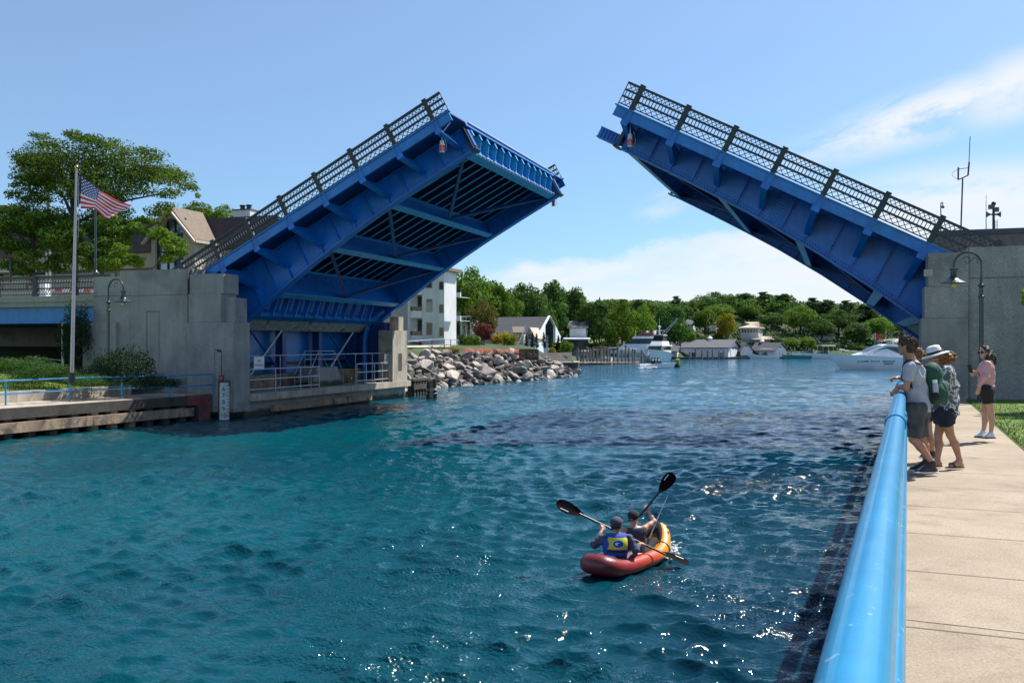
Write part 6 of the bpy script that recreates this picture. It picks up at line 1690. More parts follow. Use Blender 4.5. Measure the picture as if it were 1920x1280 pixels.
# the white express cruiser heading in from the right
c = P(1638, 644, 121); c.z = 0.0
o = thing('cabin_cruiser', 'white express cruiser with three hull windows heading left beyond the walkers', 'yacht', c)
u = (-CAMR * 1 - CAMF * .10).normalized(); L = 10.2; c = c - u * 5.2
mb = MB(); _, s_ = hull_mesh(mb, c, u, L, 3.4, 2.05, 1.55, 1.08, 20); mb.build('hull', 'white_gloss', o, smooth='auto')
sd = -1 if s_.dot(CAMF) > 0 else 1
def SP(x, y, z): return c + u * x + s_ * sd * y + UP * z
mb = MB()                                                      # coachroof with an arched windscreen line
prof = [(.3, 1.5), (.6, 2.1), (1.2, 2.75), (2.4, 3.25), (4.0, 3.3), (5.4, 2.85), (6.6, 2.3), (8.0, 1.95), (8.6, 1.85)]
def sec(w): return [[SP(x, w * (1 - .25 * max(0, (z - 1.6) / 1.7)) * (1 - .5 * max(0, (x - 5) / 4)), z) for x, z in prof]]
top = [[SP(x, k * 1.45 * (1 - .22 * max(0, (z - 1.6) / 1.7)) * (1 - .55 * max(0, (x - 5) / 4)), z - .06 * k * k) for x, z in prof] for k in (-1, -.6, 0, .6, 1)]
mb.grid(top)
for k in (-1, 1):
    row = [SP(x, k * 1.45 * (1 - .22 * max(0, (z - 1.6) / 1.7)) * (1 - .55 * max(0, (x - 5) / 4)), z - .06) for x, z in prof]; low = [SP(x, k * 1.5 * (1 - .55 * max(0, (x - 5) / 4)), 1.45) for x, z in prof]
    mb.grid([row, low])
mb.build('coachroof', 'white_gloss', o, smooth='auto')
mb = MB()
wp = [(2.0, 2.05), (5.9, 2.05), (5.0, 2.62), (3.9, 2.98), (2.7, 2.9)]
mb.prism([SP(x, 1.46 * (1 - .22 * max(0, (z - 1.6) / 1.7)) * (1 - .55 * max(0, (x - 5) / 4)) + .02, z) for x, z in wp], [SP(x, 1.40 * (1 - .22 * max(0, (z - 1.6) / 1.7)) * (1 - .55 * max(0, (x - 5) / 4)), z) for x, z in wp]); mb.build('side_window', 'glass_dark', o)
mb = MB(); mb.grid([[SP(x, k * 1.2 * (1 - .22 * max(0, (z - 1.6) / 1.7)) * (1 - .55 * max(0, (x - 5) / 4)), z + .02) for x, z in ((4.5, 3.14), (5.4, 2.85), (6.6, 2.3), (7.0, 2.2))] for k in (-1, 0, 1)]); mb.build('windscreen', 'glass_dark', o)
for x0, x1, z0, z1 in ((6.7, 8.0, 1.02, 1.35), (5.3, 6.4, 1.02, 1.35), (3.3, 4.9, 1.0, 1.25), (3.5, 4.7, .72, .86)):
    mb = MB(); w = lambda x: 1.7 * (1 - max(0, (x / L - .45) / .55) ** 2.2) * 1.0 + .02
    mb.prism([SP(x0, w(x0), z0), SP(x1, w(x1), z0), SP(x1 - .1, w(x1), z1), SP(x0 - .15, w(x0), z1)], [SP(x0, w(x0) - .12, z0), SP(x1, w(x1) - .12, z0), SP(x1 - .1, w(x1) - .12, z1), SP(x0 - .15, w(x0) - .12, z1)]); mb.build('hull_window', 'glass_dark', o)
mb = MB(); mb.tube([SP(5.6, 1.2, 1.9), SP(8, .9, 2.35), SP(9.8, .3, 2.65), SP(10.2, 0, 2.65), SP(9.8, -.3, 2.65), SP(8, -.9, 2.35)], .025, 5)
for x, y in ((7, 1.0), (8, .9), (9, .6), (9.8, .3)): mb.tube([SP(x, y, 1.9), SP(x, y, 2.35 + (x - 8) * .16)], .02, 5)
mb.build('bow_rail', 'galv', o)
mb = MB(); p = SP(2.6, 0, 3.25); mb.tube([p, p + UP * .6], .06, 6); mb.lathe(p + UP * .55, [(.45, 0), (.45, .12), (.1, .16)], 12); mb.tube([SP(5.0, 0, 3.1), SP(5.0, 0, 4.6)], .025, 5); mb.box(p + UP * .25, (1.5, .25, .1)); mb.build('radar_mast', 'white_gloss', o)
mb = MB()
p0, p1 = SP(5.0, 0, 4.6), SP(5.0, 0, 4.1); mb.grid([[p0 - CAMR * (-.3 * i) - UP * (.05 * i * i * .4) for i in range(4)], [p1 - CAMR * (-.3 * i) - UP * (.05 * i * i * .4) for i in range(4)]]); mb.build('pennant', 'flag_red', o)
# ------------------------------------------------------------------ people: smooth blended bodies
pm('hair_brown', (0.055, 0.028, 0.016), 0.6, 0.4, 30.0, bump=.4, bscale=60)
pm('hair_auburn', (0.22, 0.085, 0.025), 0.55, 0.45, 30.0, bump=.4, bscale=60)
pm('hair_dark', (0.030, 0.018, 0.013), 0.55, 0.4, 30.0, bump=.4, bscale=60)
pm('shirt_grey', (0.36, 0.38, 0.45), 0.9, 0.08, 14.0, bump=.3, bscale=18)
pm('shorts_grey', (0.075, 0.072, 0.080), 0.9, 0.12, 14.0, bump=.3, bscale=18)
pm('navy', (0.014, 0.018, 0.035), 0.9, 0.15, 14.0, bump=.3, bscale=18)
pm('black_cloth', (0.018, 0.018, 0.020), 0.9, 0.15, 14.0, bump=.3, bscale=18)
pm('pink_cloth', (0.62, 0.32, 0.34), 0.9, 0.07, 14.0, bump=.3, bscale=18)
pm('slate_cloth', (0.075, 0.085, 0.13), 0.9, 0.2, 10.0, bump=.3, bscale=18)
pm('tank_cloth', (0.045, 0.055, 0.09), 0.9, 0.15, 12.0, bump=.3, bscale=18)
pm('vest_blue', (0.012, 0.075, 0.42), 0.75, 0.1, 10.0, bump=.3, bscale=14)
pm('vest_yellow', (0.62, 0.58, 0.015), 0.7, 0.06, 10.0)
pm('pack_green', (0.010, 0.070, 0.048), 0.75, 0.2, 9.0, bump=.4, bscale=20)
pm('straw_white', (0.70, 0.71, 0.69), 0.8, 0.06, 20.0, bump=.2, bscale=80)
pm('shoe_dark', (0.035, 0.035, 0.04), 0.8, 0.25, 14.0)
pm('shoe_white', (0.62, 0.62, 0.66), 0.7, 0.1, 14.0)
pm('cap_navy', (0.06, 0.065, 0.095), 0.85, 0.15, 14.0)
pm('sandal', (0.10, 0.075, 0.06), 0.8, 0.2, 14.0)
def leafcloth():
    m = pm('blouse', (0.085, 0.09, 0.11), 0.9, 0.1, 10.0, bump=.3, bscale=14)
    t = NT(m.node_tree); b = t.n['Principled BSDF']; tc = t.new('ShaderNodeTexCoord')
    v = t.new('ShaderNodeTexVoronoi', feature='DISTANCE_TO_EDGE'); v.inputs['Scale'].default_value = 11.0
    dn = t.new('ShaderNodeTexNoise'); dn.inputs['Scale'].default_value = 9.0; t.l.new(tc.outputs['Object'], dn.inputs['Vector'])
    t.l.new(t.mix(0.16, tc.outputs['Object'], dn.outputs[1]), v.inputs['Vector'])
    t.l.new(t.mix(t.maprange(v.outputs['Distance'], 0.03, 0.09, 1, 0), (0.10, 0.105, 0.125, 1), (0.62, 0.64, 0.66, 1)), b.inputs['Base Color'])
leafcloth()
A_ = lambda p: np.array([p[0], p[1], p[2]], float)
def nrm(v): v = np.asarray(v, float); return v / max(1e-9, np.linalg.norm(v))
def frame(x, z):
    z = nrm(z); x = nrm(np.asarray(x) - np.dot(x, z) * z); return np.stack([x, np.cross(z, x), z])     # rows: right, forward(-ish), up
def cap(a, b, ra, rb=None, flat=0): return ('c', A_(a), A_(b), ra, ra if rb is None else rb, flat)
def ell(c, r, Rm=None): return ('e', A_(c), np.array(r, float), np.eye(3) if Rm is None else Rm, 0)
def pdist(pr, X):
    if pr[0] == 'c':
        _, a, b, ra, rb, flat = pr; ba = b - a; q = X - a
        tt = np.clip((q @ ba) / max(1e-9, ba @ ba), 0, 1)
        d = np.linalg.norm(q - tt[..., None] * ba, axis=-1) - (ra + (rb - ra) * tt)
        if flat:
            n = nrm(ba); d = np.maximum(d, (X - b) @ n)
        return d
    _, c, r, Rm, _ = pr; q = (X - c) @ Rm.T
    k0 = np.linalg.norm(q / r, axis=-1); k1 = np.linalg.norm(q / (r * r), axis=-1)
    return k0 * (k0 - 1) / np.maximum(k1, 1e-9)
def pbox(pr):
    if pr[0] == 'c': r = max(pr[3], pr[4]); return np.minimum(pr[1], pr[2]) - r, np.maximum(pr[1], pr[2]) + r
    r = pr[2].max(); return pr[1] - r, pr[1] + r
def smin(a, b, k):
    h = np.maximum(k - np.abs(a - b), 0) / k; return np.minimum(a, b) - h * h * k * .25


def sdf_obj(name, prims, mat, parent, res=.009, k=.03, cuts=(), bump=None):
    """one continuous smooth surface round blended limbs and masses (surface nets)"""
    lo = np.min([pbox(p)[0] for p in prims], 0) - .04; hi = np.max([pbox(p)[1] for p in prims], 0) + .04
    n = np.ceil((hi - lo) / res).astype(int) + 1
    F = np.full(n, 1.0, np.float32)
    ax = [lo[i] + np.arange(n[i]) * res for i in range(3)]
    for p in prims:
        a, b = pbox(p); i0 = np.maximum(((a - lo - k - 3 * res) / res).astype(int), 0); i1 = np.minimum(((b - lo + k + 3 * res) / res).astype(int) + 2, n)
        sl_ = tuple(slice(i0[i], i1[i]) for i in range(3))
        X = np.stack(np.meshgrid(*[ax[i][sl_[i]] for i in range(3)], indexing='ij'), -1)
        F[sl_] = smin(F[sl_], pdist(p, X).astype(np.float32), k)
    if cuts or bump:
        X = np.stack(np.meshgrid(*ax, indexing='ij'), -1)
        if bump: F = F + bump(X).astype(np.float32)
        for p, nn in cuts: F = np.maximum(F, ((X - A_(p)) @ nrm(nn)).astype(np.float32))
    S_ = F < 0
    c = [n_ - 1 for n_ in n]; cnt = np.zeros(c, np.int8); acc = np.zeros(c + [3], np.float32)
    offs = [(i, j, l) for i in (0, 1) for j in (0, 1) for l in (0, 1)]
    def cor(Z, o): return Z[o[0]:o[0] + c[0], o[1]:o[1] + c[1], o[2]:o[2] + c[2]]
    for a in offs:
        for d in range(3):
            if a[d]: continue
            b = list(a); b[d] = 1
            fa, fb = cor(F, a), cor(F, b); m = cor(S_, a) != cor(S_, b)
            w = np.where(m, fa / np.where(m, fa - fb, 1), 0)
            for e in range(3): acc[..., e] += np.where(m, a[e] + (w if e == d else 0), 0)
            cnt += m
    act = cnt > 0; idx = np.full(c, -1, np.int32); idx[act] = np.arange(act.sum())
    pos = np.argwhere(act); V_ = (pos + acc[act] / cnt[act][:, None]) * res + lo
    faces = []
    for d in range(3):
        e1, e2 = (d + 1) % 3, (d + 2) % 3
        sa = [slice(None)] * 3; sb = [slice(None)] * 3; sa[d] = slice(0, n[d] - 1); sb[d] = slice(1, n[d])
        ch = S_[tuple(sa)] != S_[tuple(sb)]; e = np.argwhere(ch)
        e = e[(e[:, e1] > 0) & (e[:, e2] > 0) & (e[:, e1] < n[e1] - 1) & (e[:, e2] < n[e2] - 1)]
        if not len(e): continue
        def at(o1, o2): q = e.copy(); q[:, e1] -= o1; q[:, e2] -= o2; return idx[q[:, 0], q[:, 1], q[:, 2]]
        f = np.stack([at(1, 1), at(0, 1), at(0, 0), at(1, 0)], 1)
        ins = S_[e[:, 0], e[:, 1], e[:, 2]]
        f[~ins] = f[~ins][:, ::-1]; faces.append(f)
    f = np.concatenate(faces); off = worldloc(parent)
    me = np_mesh(name, V_ - np.array(off), f, mat); me.polygons.foreach_set('use_smooth', np.ones(len(f), bool))
    o = bpy.data.objects.new(name, me); COL.objects.link(o); o.parent = parent
    return o
def surf(prims, p, d, k=.03):
    """walk from p along d to the surface"""
    p = A_(p); d = nrm(d)
    for _ in range(60):
        v = 1.0
        for q in prims: v = smin(np.float64(v), pdist(q, p), k)
        if v < .0008: break
        p = p + d * float(v) * .8
    return p


def hand(wr, dirn, palm, s=1.0, curl=.5, thumb=1):
    """palm, four bent fingers of unequal length and a thumb; palm is the way the palm faces"""
    d = nrm(dirn); pn = nrm(np.asarray(palm) - np.dot(palm, d) * d); sd = np.cross(d, pn); w = A_(wr); o = []
    c = w + d * .05 * s
    o.append(ell(c, (.042 * s, .050 * s, .018 * s), np.stack([sd, d, pn])))
    for i, L in enumerate((.072, .082, .076, .060)):
        b = w + d * .088 * s + sd * (.030 - .020 * i) * s * thumb
        a1 = curl * .7; d1 = d * math.cos(a1) + pn * math.sin(a1); m = b + d1 * L * .5 * s
        a2 = curl * 1.9; d2 = d * math.cos(a2) + pn * math.sin(a2)
        o += [cap(b - d * .02 * s, m, .0105 * s, .0095 * s), cap(m, m + d2 * L * .5 * s, .0095 * s, .008 * s)]
    b = w + d * .028 * s + sd * .032 * s * thumb; m = b + nrm(d * .7 + sd * thumb * .75 + pn * .3) * .042 * s
    o += [cap(b, m, .013 * s, .011 * s), cap(m, m + nrm(d + pn * (.3 + curl * .5)) * .032 * s, .0105 * s, .009 * s)]
    return o


def body(J, Fw, face, s=1.0, fem=0.0, fat=1.0):
    """prims of a bare body from joints; Fw is the way the chest faces, face the way the face looks"""
    J = {k: A_(v) for k, v in J.items()}; o = []
    pel = (J['hipL'] + J['hipR']) / 2; up = nrm(J['neck'] - pel); rt = nrm(J['shR'] - J['shL'])
    TF = frame(rt, up); tl = np.linalg.norm(J['neck'] - pel)
    J['pel'], J['up'], J['rt'], J['TF'], J['tl'] = pel, up, rt, TF, tl; fw = TF[1] if np.dot(TF[1], Fw) > 0 else -TF[1]; J['fw'] = fw
    tor = [ell(pel + up * .03, ((.165 + .01 * fem) * s * fat, .118 * s * fat, .12 * s), TF), ell(pel + up * tl * .38, ((.145 - .012 * fem) * s * fat, .105 * s * fat, .15 * s), TF),
           ell(pel + up * tl * .70, ((.172 - .02 * fem) * s * fat, .118 * s * fat, .17 * s), TF)]
    if fem: tor += [ell(pel + up * tl * .68 + fw * .075 * s + rt * q * .065 * s, (.062 * s, .055 * s, .06 * s), TF) for q in (-1, 1)]
    tor += [cap(J['neck'] - up * .05, J['shL'] - up * .01, .055 * s, .052 * s), cap(J['neck'] - up * .05, J['shR'] - up * .01, .055 * s, .052 * s)]
    o += tor
    hu = nrm(J['head'] - J['neck'] + np.array([0, 0, .12])); HF = nrm(face); hr = nrm(np.cross(HF, hu)); hu = np.cross(hr, HF)
    HM = np.stack([hr, HF, hu]); h = J['head']; J['HM'] = HM
    o += [cap(J['neck'] - up * .02, h - hu * .05 * s - HF * .015 * s, .056 * s * (1 - .08 * fem), .052 * s * (1 - .08 * fem))]
    o += [ell(h + hu * .025 * s - HF * .008 * s, (.074 * s, .094 * s, .092 * s), HM), ell(h - hu * .045 * s + HF * .030 * s, (.056 * s, .062 * s, .070 * s), HM),
          ell(h - hu * .095 * s + HF * .065 * s, (.024 * s, .022 * s, .018 * s), HM),
          cap(h + HF * .088 * s + hu * .015 * s, h + HF * .106 * s - hu * .022 * s, .010 * s, .014 * s), ell(h + HF * .082 * s - hu * .055 * s, (.026 * s, .012 * s, .010 * s), HM),
          cap(h + HF * .080 * s + hu * .028 * s - hr * .035 * s, h + HF * .080 * s + hu * .028 * s + hr * .035 * s, .012 * s)]
    for q in (-1, 1): o += [ell(h + hr * q * .076 * s - hu * .012 * s, (.010 * s, .020 * s, .032 * s), HM)]
    arms = []; legs = []
    for q in 'LR':
        a, e, w = J['sh' + q], J['el' + q], J['wr' + q]
        arms += [cap(a, a + (e - a) * .5, .050 * s * fat, .045 * s * fat), cap(a + (e - a) * .5, e, .045 * s * fat, .037 * s * fat), cap(e, e + (w - e) * .4, .038 * s, .037 * s), cap(e + (w - e) * .4, w, .037 * s, .026 * s)]
        hp, kn, an = J['hip' + q], J['kn' + q], J['an' + q]
        back = nrm(np.cross(nrm(an - kn), np.cross(nrm(an - kn), J['fw'])))
        legs += [cap(hp, hp + (kn - hp) * .5, .088 * s * fat, .074 * s * fat), cap(hp + (kn - hp) * .5, kn, .074 * s * fat, .054 * s * fat), cap(kn, kn + (an - kn) * .35 + back * .015, .052 * s, .056 * s * fat), cap(kn + (an - kn) * .35 + back * .015, an, .055 * s * fat, .034 * s)]
    J['tor'] = tor
    return o + arms + legs, J
def shirt(J, s, g=.014, sleeve=.62, hem=.0, k=.035):
    T = J['TF']; o = []
    for p in J['tor']:
        if p[0] == 'e': o.append(ell(p[1], p[2] + g, p[3]))
        else: o.append(cap(p[1], p[2], p[3] + g * .6, p[4] + g * .8))
    o.append(cap(J['pel'] + J['up'] * (hem - .02), J['pel'] + J['up'] * .25 * s, .12 * s + g, .12 * s + g))
    for q in 'LR':
        a, e = J['sh' + q], J['el' + q]; o.append(cap(a, a + (e - a) * sleeve, .054 * s + g, .054 * s + g * 1.2, 1))
    return o
def foot(an, toe, s=1.0, gz_=None):
    an = A_(an); d = nrm([toe[0] - an[0], toe[1] - an[1], 0]); heel = np.array([an[0], an[1], gz_ + .035 * s]) - d * .035 * s; t_ = np.array([toe[0], toe[1], gz_ + .026 * s])
    return [cap(an, heel + d * .02, .036 * s, .034 * s), cap(heel, heel + (t_ - heel) * .55 + UPn * .018, .034 * s, .038 * s), cap(an - UPn * .01, heel + (t_ - heel) * .6, .036 * s, .033 * s), cap(heel + (t_ - heel) * .55, t_ - d * .02, .036 * s, .027 * s)], d
UPn = np.array([0, 0, 1.0])
def shoe(name, an, toe, gz_, mat, sole, parent, s=1.0, high=1.0):
    pr, d = foot(an, toe, s, gz_)
    pr = [cap(p[1], p[2], p[3] + .009, p[4] + .009) for p in pr]
    o = sdf_obj(name, pr, mat, parent, .008, .03, [((0, 0, gz_ + .018), (0, 0, -1)), (A_(an) + UPn * .03 * high, (0, 0, 1))])
    pr = [cap((p[1][0], p[1][1], gz_ + .014), (p[2][0], p[2][1], gz_ + .014), p[3] + .014, p[4] + .014) for p in pr[1:]]
    so_ = sdf_obj('sole', pr, sole, o, .008, .02, [((0, 0, gz_ + .026), (0, 0, 1)), ((0, 0, gz_ + .001), (0, 0, -1))])
    so_.location = (0, 0, 0)
    return o
def hairb(seed, amp=.010, f=55.0):
    g = np.random.default_rng(seed); ph = g.random((6, 4)) * 6.28; dr = g.normal(size=(6, 3)) * f
    return lambda X: sum(amp / 2.4 * np.sin(X @ dr[i] + ph[i, 0]) for i in range(6))
def dress(pr, J, prims): return prims

def joints(tab, d0): return {k: P(x, y, d0 + dd) for k, (x, y, dd) in tab.items()}
CR, CFv = A_(CAMR), A_(CAMF)

# --- the man leaning on the railing with a backpack
d0 = 12.5
Fw = nrm(-CR * .93 + CFv * .37)
J = joints(dict(head=(1700, 650, .02), neck=(1711, 676, .02), shL=(1706, 688, -.17), shR=(1719, 686, .18), elL=(1699, 727, -.15), wrL=(1683, 724, .04), elR=(1702, 722, .26), wrR=(1686, 727, .28),
    hipL=(1719, 765, -.07), hipR=(1724, 765, .11), knL=(1712, 823, -.08), anL=(1747, 866, -.05), knR=(1727, 822, .14), anR=(1740, 860, .14)), d0)
gw_ = P(1735, 887, d0 - .05).z
m1 = thing('person', 'man in a grey T-shirt with curly brown hair leaning on the blue railing', 'person', P(1730, 887, d0))
b, J = body(J, Fw, nrm(-CR * .80 + CFv * .62 + UPn * .05), 1.02, 0, 1.0)
b += hand(J['wrL'], A_(P(1674, 738, d0 + .06)) - J['wrL'], nrm(-UPn * .3 + CR), 1.0, .75, 1) + hand(J['wrR'], -CR - UPn * .5, -UPn, 1.0, .6, -1)
fl_, _ = foot(J['anL'], P(1718, 886, d0 - .05), 1, gw_); fr_, _ = foot(J['anR'], P(1708, 881, d0 + .14), 1, gw_ + .01)
sdf_obj('body', b + fl_ + fr_, 'skin', m1, .0085, .022)
pr = PS = shirt(J, 1.02, .022, .60, -.02); sdf_obj('shirt', pr, 'shirt_grey', m1, .009, .04, [(J['pel'] - UPn * .03, -UPn + .15 * Fw), (J['neck'] + UPn * .005 - Fw * .02, UPn + .25 * Fw)], hairb(31, .011, 22))
pr = [ell(J['pel'] + UPn * .0, (.185, .15, .14), J['TF'])]
for q in 'LR': pr.append(cap(J['hip' + q] - Fw * .01, J['hip' + q] + (J['kn' + q] - J['hip' + q]) * .93, .118, .112, 1))
sdf_obj('shorts', pr, 'shorts_grey', m1, .009, .035, [(J['pel'] + UPn * .09, UPn)], hairb(32, .010, 20))
h, HM = J['head'], J['HM']
sdf_obj('hair', [ell(h + HM[2] * .048 - HM[1] * .022, (.092, .105, .092), HM), ell(h - HM[1] * .065 - HM[2] * .01, (.078, .055, .085), HM), ell(h + HM[1] * .05 + HM[2] * .10, (.06, .05, .035), HM)], 'hair_brown', m1, .008, .03, [(h - HM[2] * .07, -HM[2])], hairb(1, .02, 75))
shoe('shoe', J['anL'], P(1717, 886.5, d0 - .05), gw_, 'shoe_dark', 'shoe_white', m1); shoe('shoe', J['anR'], P(1707, 882, d0 + .14), gw_ + .004, 'shoe_dark', 'shoe_white', m1)
# backpack and bottle
bp_ = thing('backpack', 'dark green backpack on the back of the man at the railing', 'backpack', P(1752, 760, d0))
c = A_(P(1752, 720, d0 + .06)); BT = frame(nrm(np.cross(-UPn, Fw)), nrm(UPn * 1.0 + Fw * .10))
sd_ = BT[0]; bu = BT[2]; bo = -nrm(Fw - np.dot(Fw, bu) * bu)
sdf_obj('bag', [ell(c + bu * .02, (.15, .125, .27), BT), ell(c - bu * .12 + bo * .02, (.16, .13, .17), BT), ell(c + bu * .15 - bo * .03, (.13, .10, .14), BT)], 'pack_green', bp_, .009, .05, [(c - bu * .265, -bu)], hairb(4, .006, 16))
sdf_obj('pocket', [ell(c - bu * .10 + bo * .10, (.12, .065, .15), BT)], 'pack_green', bp_, .009, .03)
mb = MB()
mb.tube([c + bu * .19 + bo * .10 - sd_ * .11, c + bu * .23 + bo * .06, c + bu * .19 + bo * .10 + sd_ * .11], .006, 5); mb.build('zip', 'galv', bp_)
for q, w in (('shL', -1), ('shR', 1)):
    a = J[q] - J['rt'] * (.05 if q == 'shR' else -.05)
    path = [c + bu * .22 - bo * .10, a - Fw * .07 + UPn * .062, a + UPn * .075 + Fw * .01, a + Fw * .075 + UPn * .02, a + Fw * .11 - UPn * .10, a + Fw * .06 - UPn * .26 + J['rt'] * w * .03, c - bu * .17 - bo * .12 + J['rt'] * w * .12]
    ctr = J['pel'] + J['up'] * J['tl'] * .72 + J['rt'] * (np.dot(a - J['pel'], J['rt']) * .8); dense = [p_ + (q_ - p_) * i / 5 for p_, q_ in zip(path, path[1:]) for i in range(5)] + [path[-1]]
    sp_ = [surf(PS, ctr + nrm(p_ - ctr) * .45, ctr - p_, .04) + nrm(p_ - ctr) * .012 for p_ in dense]
    mb = MB(); rows = []
    for i, p_ in enumerate(sp_):
        t_ = nrm(sp_[min(i + 1, len(sp_) - 1)] - sp_[max(i - 1, 0)]); w_ = nrm(np.cross(t_, p_ - ctr)) * .032; o_ = nrm(p_ - ctr) * .008; rows.append([p_ - w_ - o_, p_ - w_ * .9 + o_, p_ + w_ * .9 + o_, p_ + w_ - o_])
    mb.grid(rows); mb.build('strap', 'black_cloth', bp_, smooth=True)
sgn = -1 if np.dot(sd_, CFv) > 0 else 1
bc = c + sd_ * sgn * .165 - bu * .16
mb = MB(); mb.lathe(bc, [(.036, 0), (.037, .15), (.030, .18)], 14, tuple(bu)); wb = thing('water_bottle', 'clear plastic bottle with a white cap in the side pocket of the green backpack', 'bottle', bc)
mb.build('bottle_body', 'bottle_clear', wb, smooth='auto') if 'bottle_clear' in M else (pm('bottle_clear', (0.35, 0.42, 0.45), .15, .1), mb.build('bottle_body', 'bottle_clear', wb, smooth='auto'))
mb = MB(); mb.lathe(bc + bu * .181, [(.030, 0), (.032, .03), (.028, .045)], 14, tuple(bu)); mb.build('cap', 'white_paint', wb, smooth='auto')
sdf_obj('side_pocket', [ell(bc + bu * .02 + sd_ * sgn * .004, (.05, .05, .07), BT)], 'black_cloth', bp_, .008, .02, [(bc + bu * .06, bu)])

# --- woman in the white hat
d0 = 13.2; Fw = nrm(-CR * .95 + CFv * .28)
J = joints(dict(head=(1755, 671, .0), neck=(1769, 684, .0), shL=(1773, 697, -.17), shR=(1778, 696, .18), elL=(1765, 732, -.20), wrL=(1744, 745, -.04), elR=(1764, 730, .24), wrR=(1745, 742, .16),
    hipL=(1770, 772, -.09), hipR=(1771, 772, .09), knL=(1782, 815, -.08), anL=(1799, 861, -.06), knR=(1759, 815, .08), anR=(1758, 863, .06)), d0)
gw_ = P(1780, 876, d0).z
m2 = thing('person', 'woman with auburn hair in a white hat and patterned blouse looking down beside the man', 'person', P(1775, 876, d0))
fd = nrm(-CR * .80 + CFv * .15 - UPn * .50)
b, J = body(J, Fw, fd, .95, 1, 1.08)
b += hand(J['wrL'], -CR * 1 - UPn * .4, -UPn, .92, .6, 1) + hand(J['wrR'], -CR - UPn * .4, -UPn, .92, .6, -1)
f1_, _ = foot(J['anL'], P(1779, 873, d0 - .08), .95, gw_ + .012); f2_, _ = foot(J['anR'], P(1742, 874, d0 + .06), .95, gw_ + .012)
sdf_obj('body', b + f1_ + f2_, 'skin', m2, .009, .022)
pr = shirt(J, .95, .035, .80, -.06) + [cap(J['pel'] + UPn * .02 - Fw * .03, J['pel'] + UPn * .35 - Fw * .05, .16, .14)]
sdf_obj('blouse', pr, 'blouse', m2, .010, .05, [(J['pel'] - UPn * .04, -UPn), (J['neck'] + UPn * .01, UPn + .3 * Fw)], hairb(33, .014, 20))
pr = [ell(J['pel'] - UPn * .02, (.205, .17, .15), J['TF'])]
for q in 'LR': pr.append(cap(J['hip' + q], J['hip' + q] + (J['kn' + q] - J['hip' + q]) * .58, .118, .112, 1))
sdf_obj('shorts', pr, 'navy', m2, .009, .04, [(J['pel'] + UPn * .08, UPn)], hairb(35, .006, 22))
h, HM = J['head'], J['HM']
sdf_obj('hair', [ell(h + HM[2] * .03 - HM[1] * .03, (.088, .098, .088), HM), ell(A_(P(1778, 669, d0)), (.075, .085, .075)), ell(A_(P(1784, 672, d0 + .02)), (.055, .055, .06)), ell(A_(P(1770, 676, d0 - .04)), (.06, .06, .06))], 'hair_auburn', m2, .008, .05, [(h + HM[1] * .045, HM[1])], hairb(2, .016, 70))
hax = nrm(UPn * .95 + Fw * .30); hc = A_(P(1753, 663.5, d0))
ht = thing('sun_hat', 'white fedora style sun hat with a black band worn by the woman in the blouse', 'hat', hc)
mb = MB(); mb.lathe(hc, [(.20, -.022), (.17, -.004), (.105, .004), (.100, .05), (.088, .105), (.05, .122), (.02, .108)], 28, tuple(hax)); mb.build('crown', 'straw_white', ht, smooth=True)
mb = MB(); mb.lathe(hc + hax * .008, [(.1055, 0), (.1035, .03)], 28, tuple(hax)); mb.build('hat_band', 'black_cloth', ht, smooth='auto')
for q, tx, ty in (('L', 1776, 874), ('R', 1740, 875)):
    an = J['an' + q]; to = A_(P(tx, ty, d0 + (-.08 if q == 'L' else .06))); dd = nrm([to[0] - an[0], to[1] - an[1], 0]); g0 = gw_
    mb = MB(); mid = np.array([an[0], an[1], g0]) + dd * .07
    pts = [(mid + dd * .145 * math.cos(t_) + np.cross(UPn, dd) * (.043 + .008 * math.cos(t_)) * math.sin(t_)) for t_ in [i * .3142 for i in range(20)]]
    mb.prism([p + UPn * .002 for p in pts], [p + UPn * .020 for p in pts]); sn = mb.build('sandal', 'sandal', m2)
    mb = MB(); s2 = np.cross(UPn, dd); mb.tube([mid + dd * .02 + s2 * .05 + UPn * .015, mid + dd * .04 + s2 * .025 + UPn * .07, mid + dd * .085 + UPn * .062, mid + dd * .04 - s2 * .025 + UPn * .07, mid + dd * .02 - s2 * .05 + UPn * .015], .012, 6); mb.build('strap', 'black_cloth', sn)

# --- the woman half hidden behind the man
d0 = 13.95; Fw = nrm(-CR * .9 + CFv * .4)
J = joints(dict(head=(1719, 668, .0), neck=(1725, 685, .0), shL=(1722, 696, -.15), shR=(1730, 695, .16), elL=(1703, 716, -.10), wrL=(1684, 707, .05), elR=(1712, 722, .2), wrR=(1694, 722, .2),
    hipL=(1734, 766, -.08), hipR=(1738, 766, .09), knL=(1742, 812, -.07), anL=(1748, 848, -.06), knR=(1738, 812, .08), anR=(1744, 850, .08)), d0)
gw_ = P(1740, 860, d0).z
m3 = thing('person', 'woman with a reddish hair bun half hidden behind the man at the railing', 'person', P(1738, 860, d0))
b, J = body(J, Fw, nrm(-CR * .8 + CFv * .6), .90, 1)
b += hand(J['wrL'], nrm(-CR - UPn * .1), -UPn, .9, .9, 1) + hand(J['wrR'], -CR - UPn * .4, -UPn, .9, .6, -1)
f1_, _ = foot(J['anL'], P(1733, 859, d0 - .06), .9, gw_); f2_, _ = foot(J['anR'], P(1727, 860, d0 + .08), .9, gw_)
sdf_obj('body', b + f1_ + f2_, 'skin', m3, .010, .022)
pr = shirt(J, .9, .018, .3, .0); sdf_obj('top', pr, 'red_paint', m3, .011, .04, [(J['pel'] + UPn * .0, -UPn), (J['neck'], UPn + .25 * Fw)])
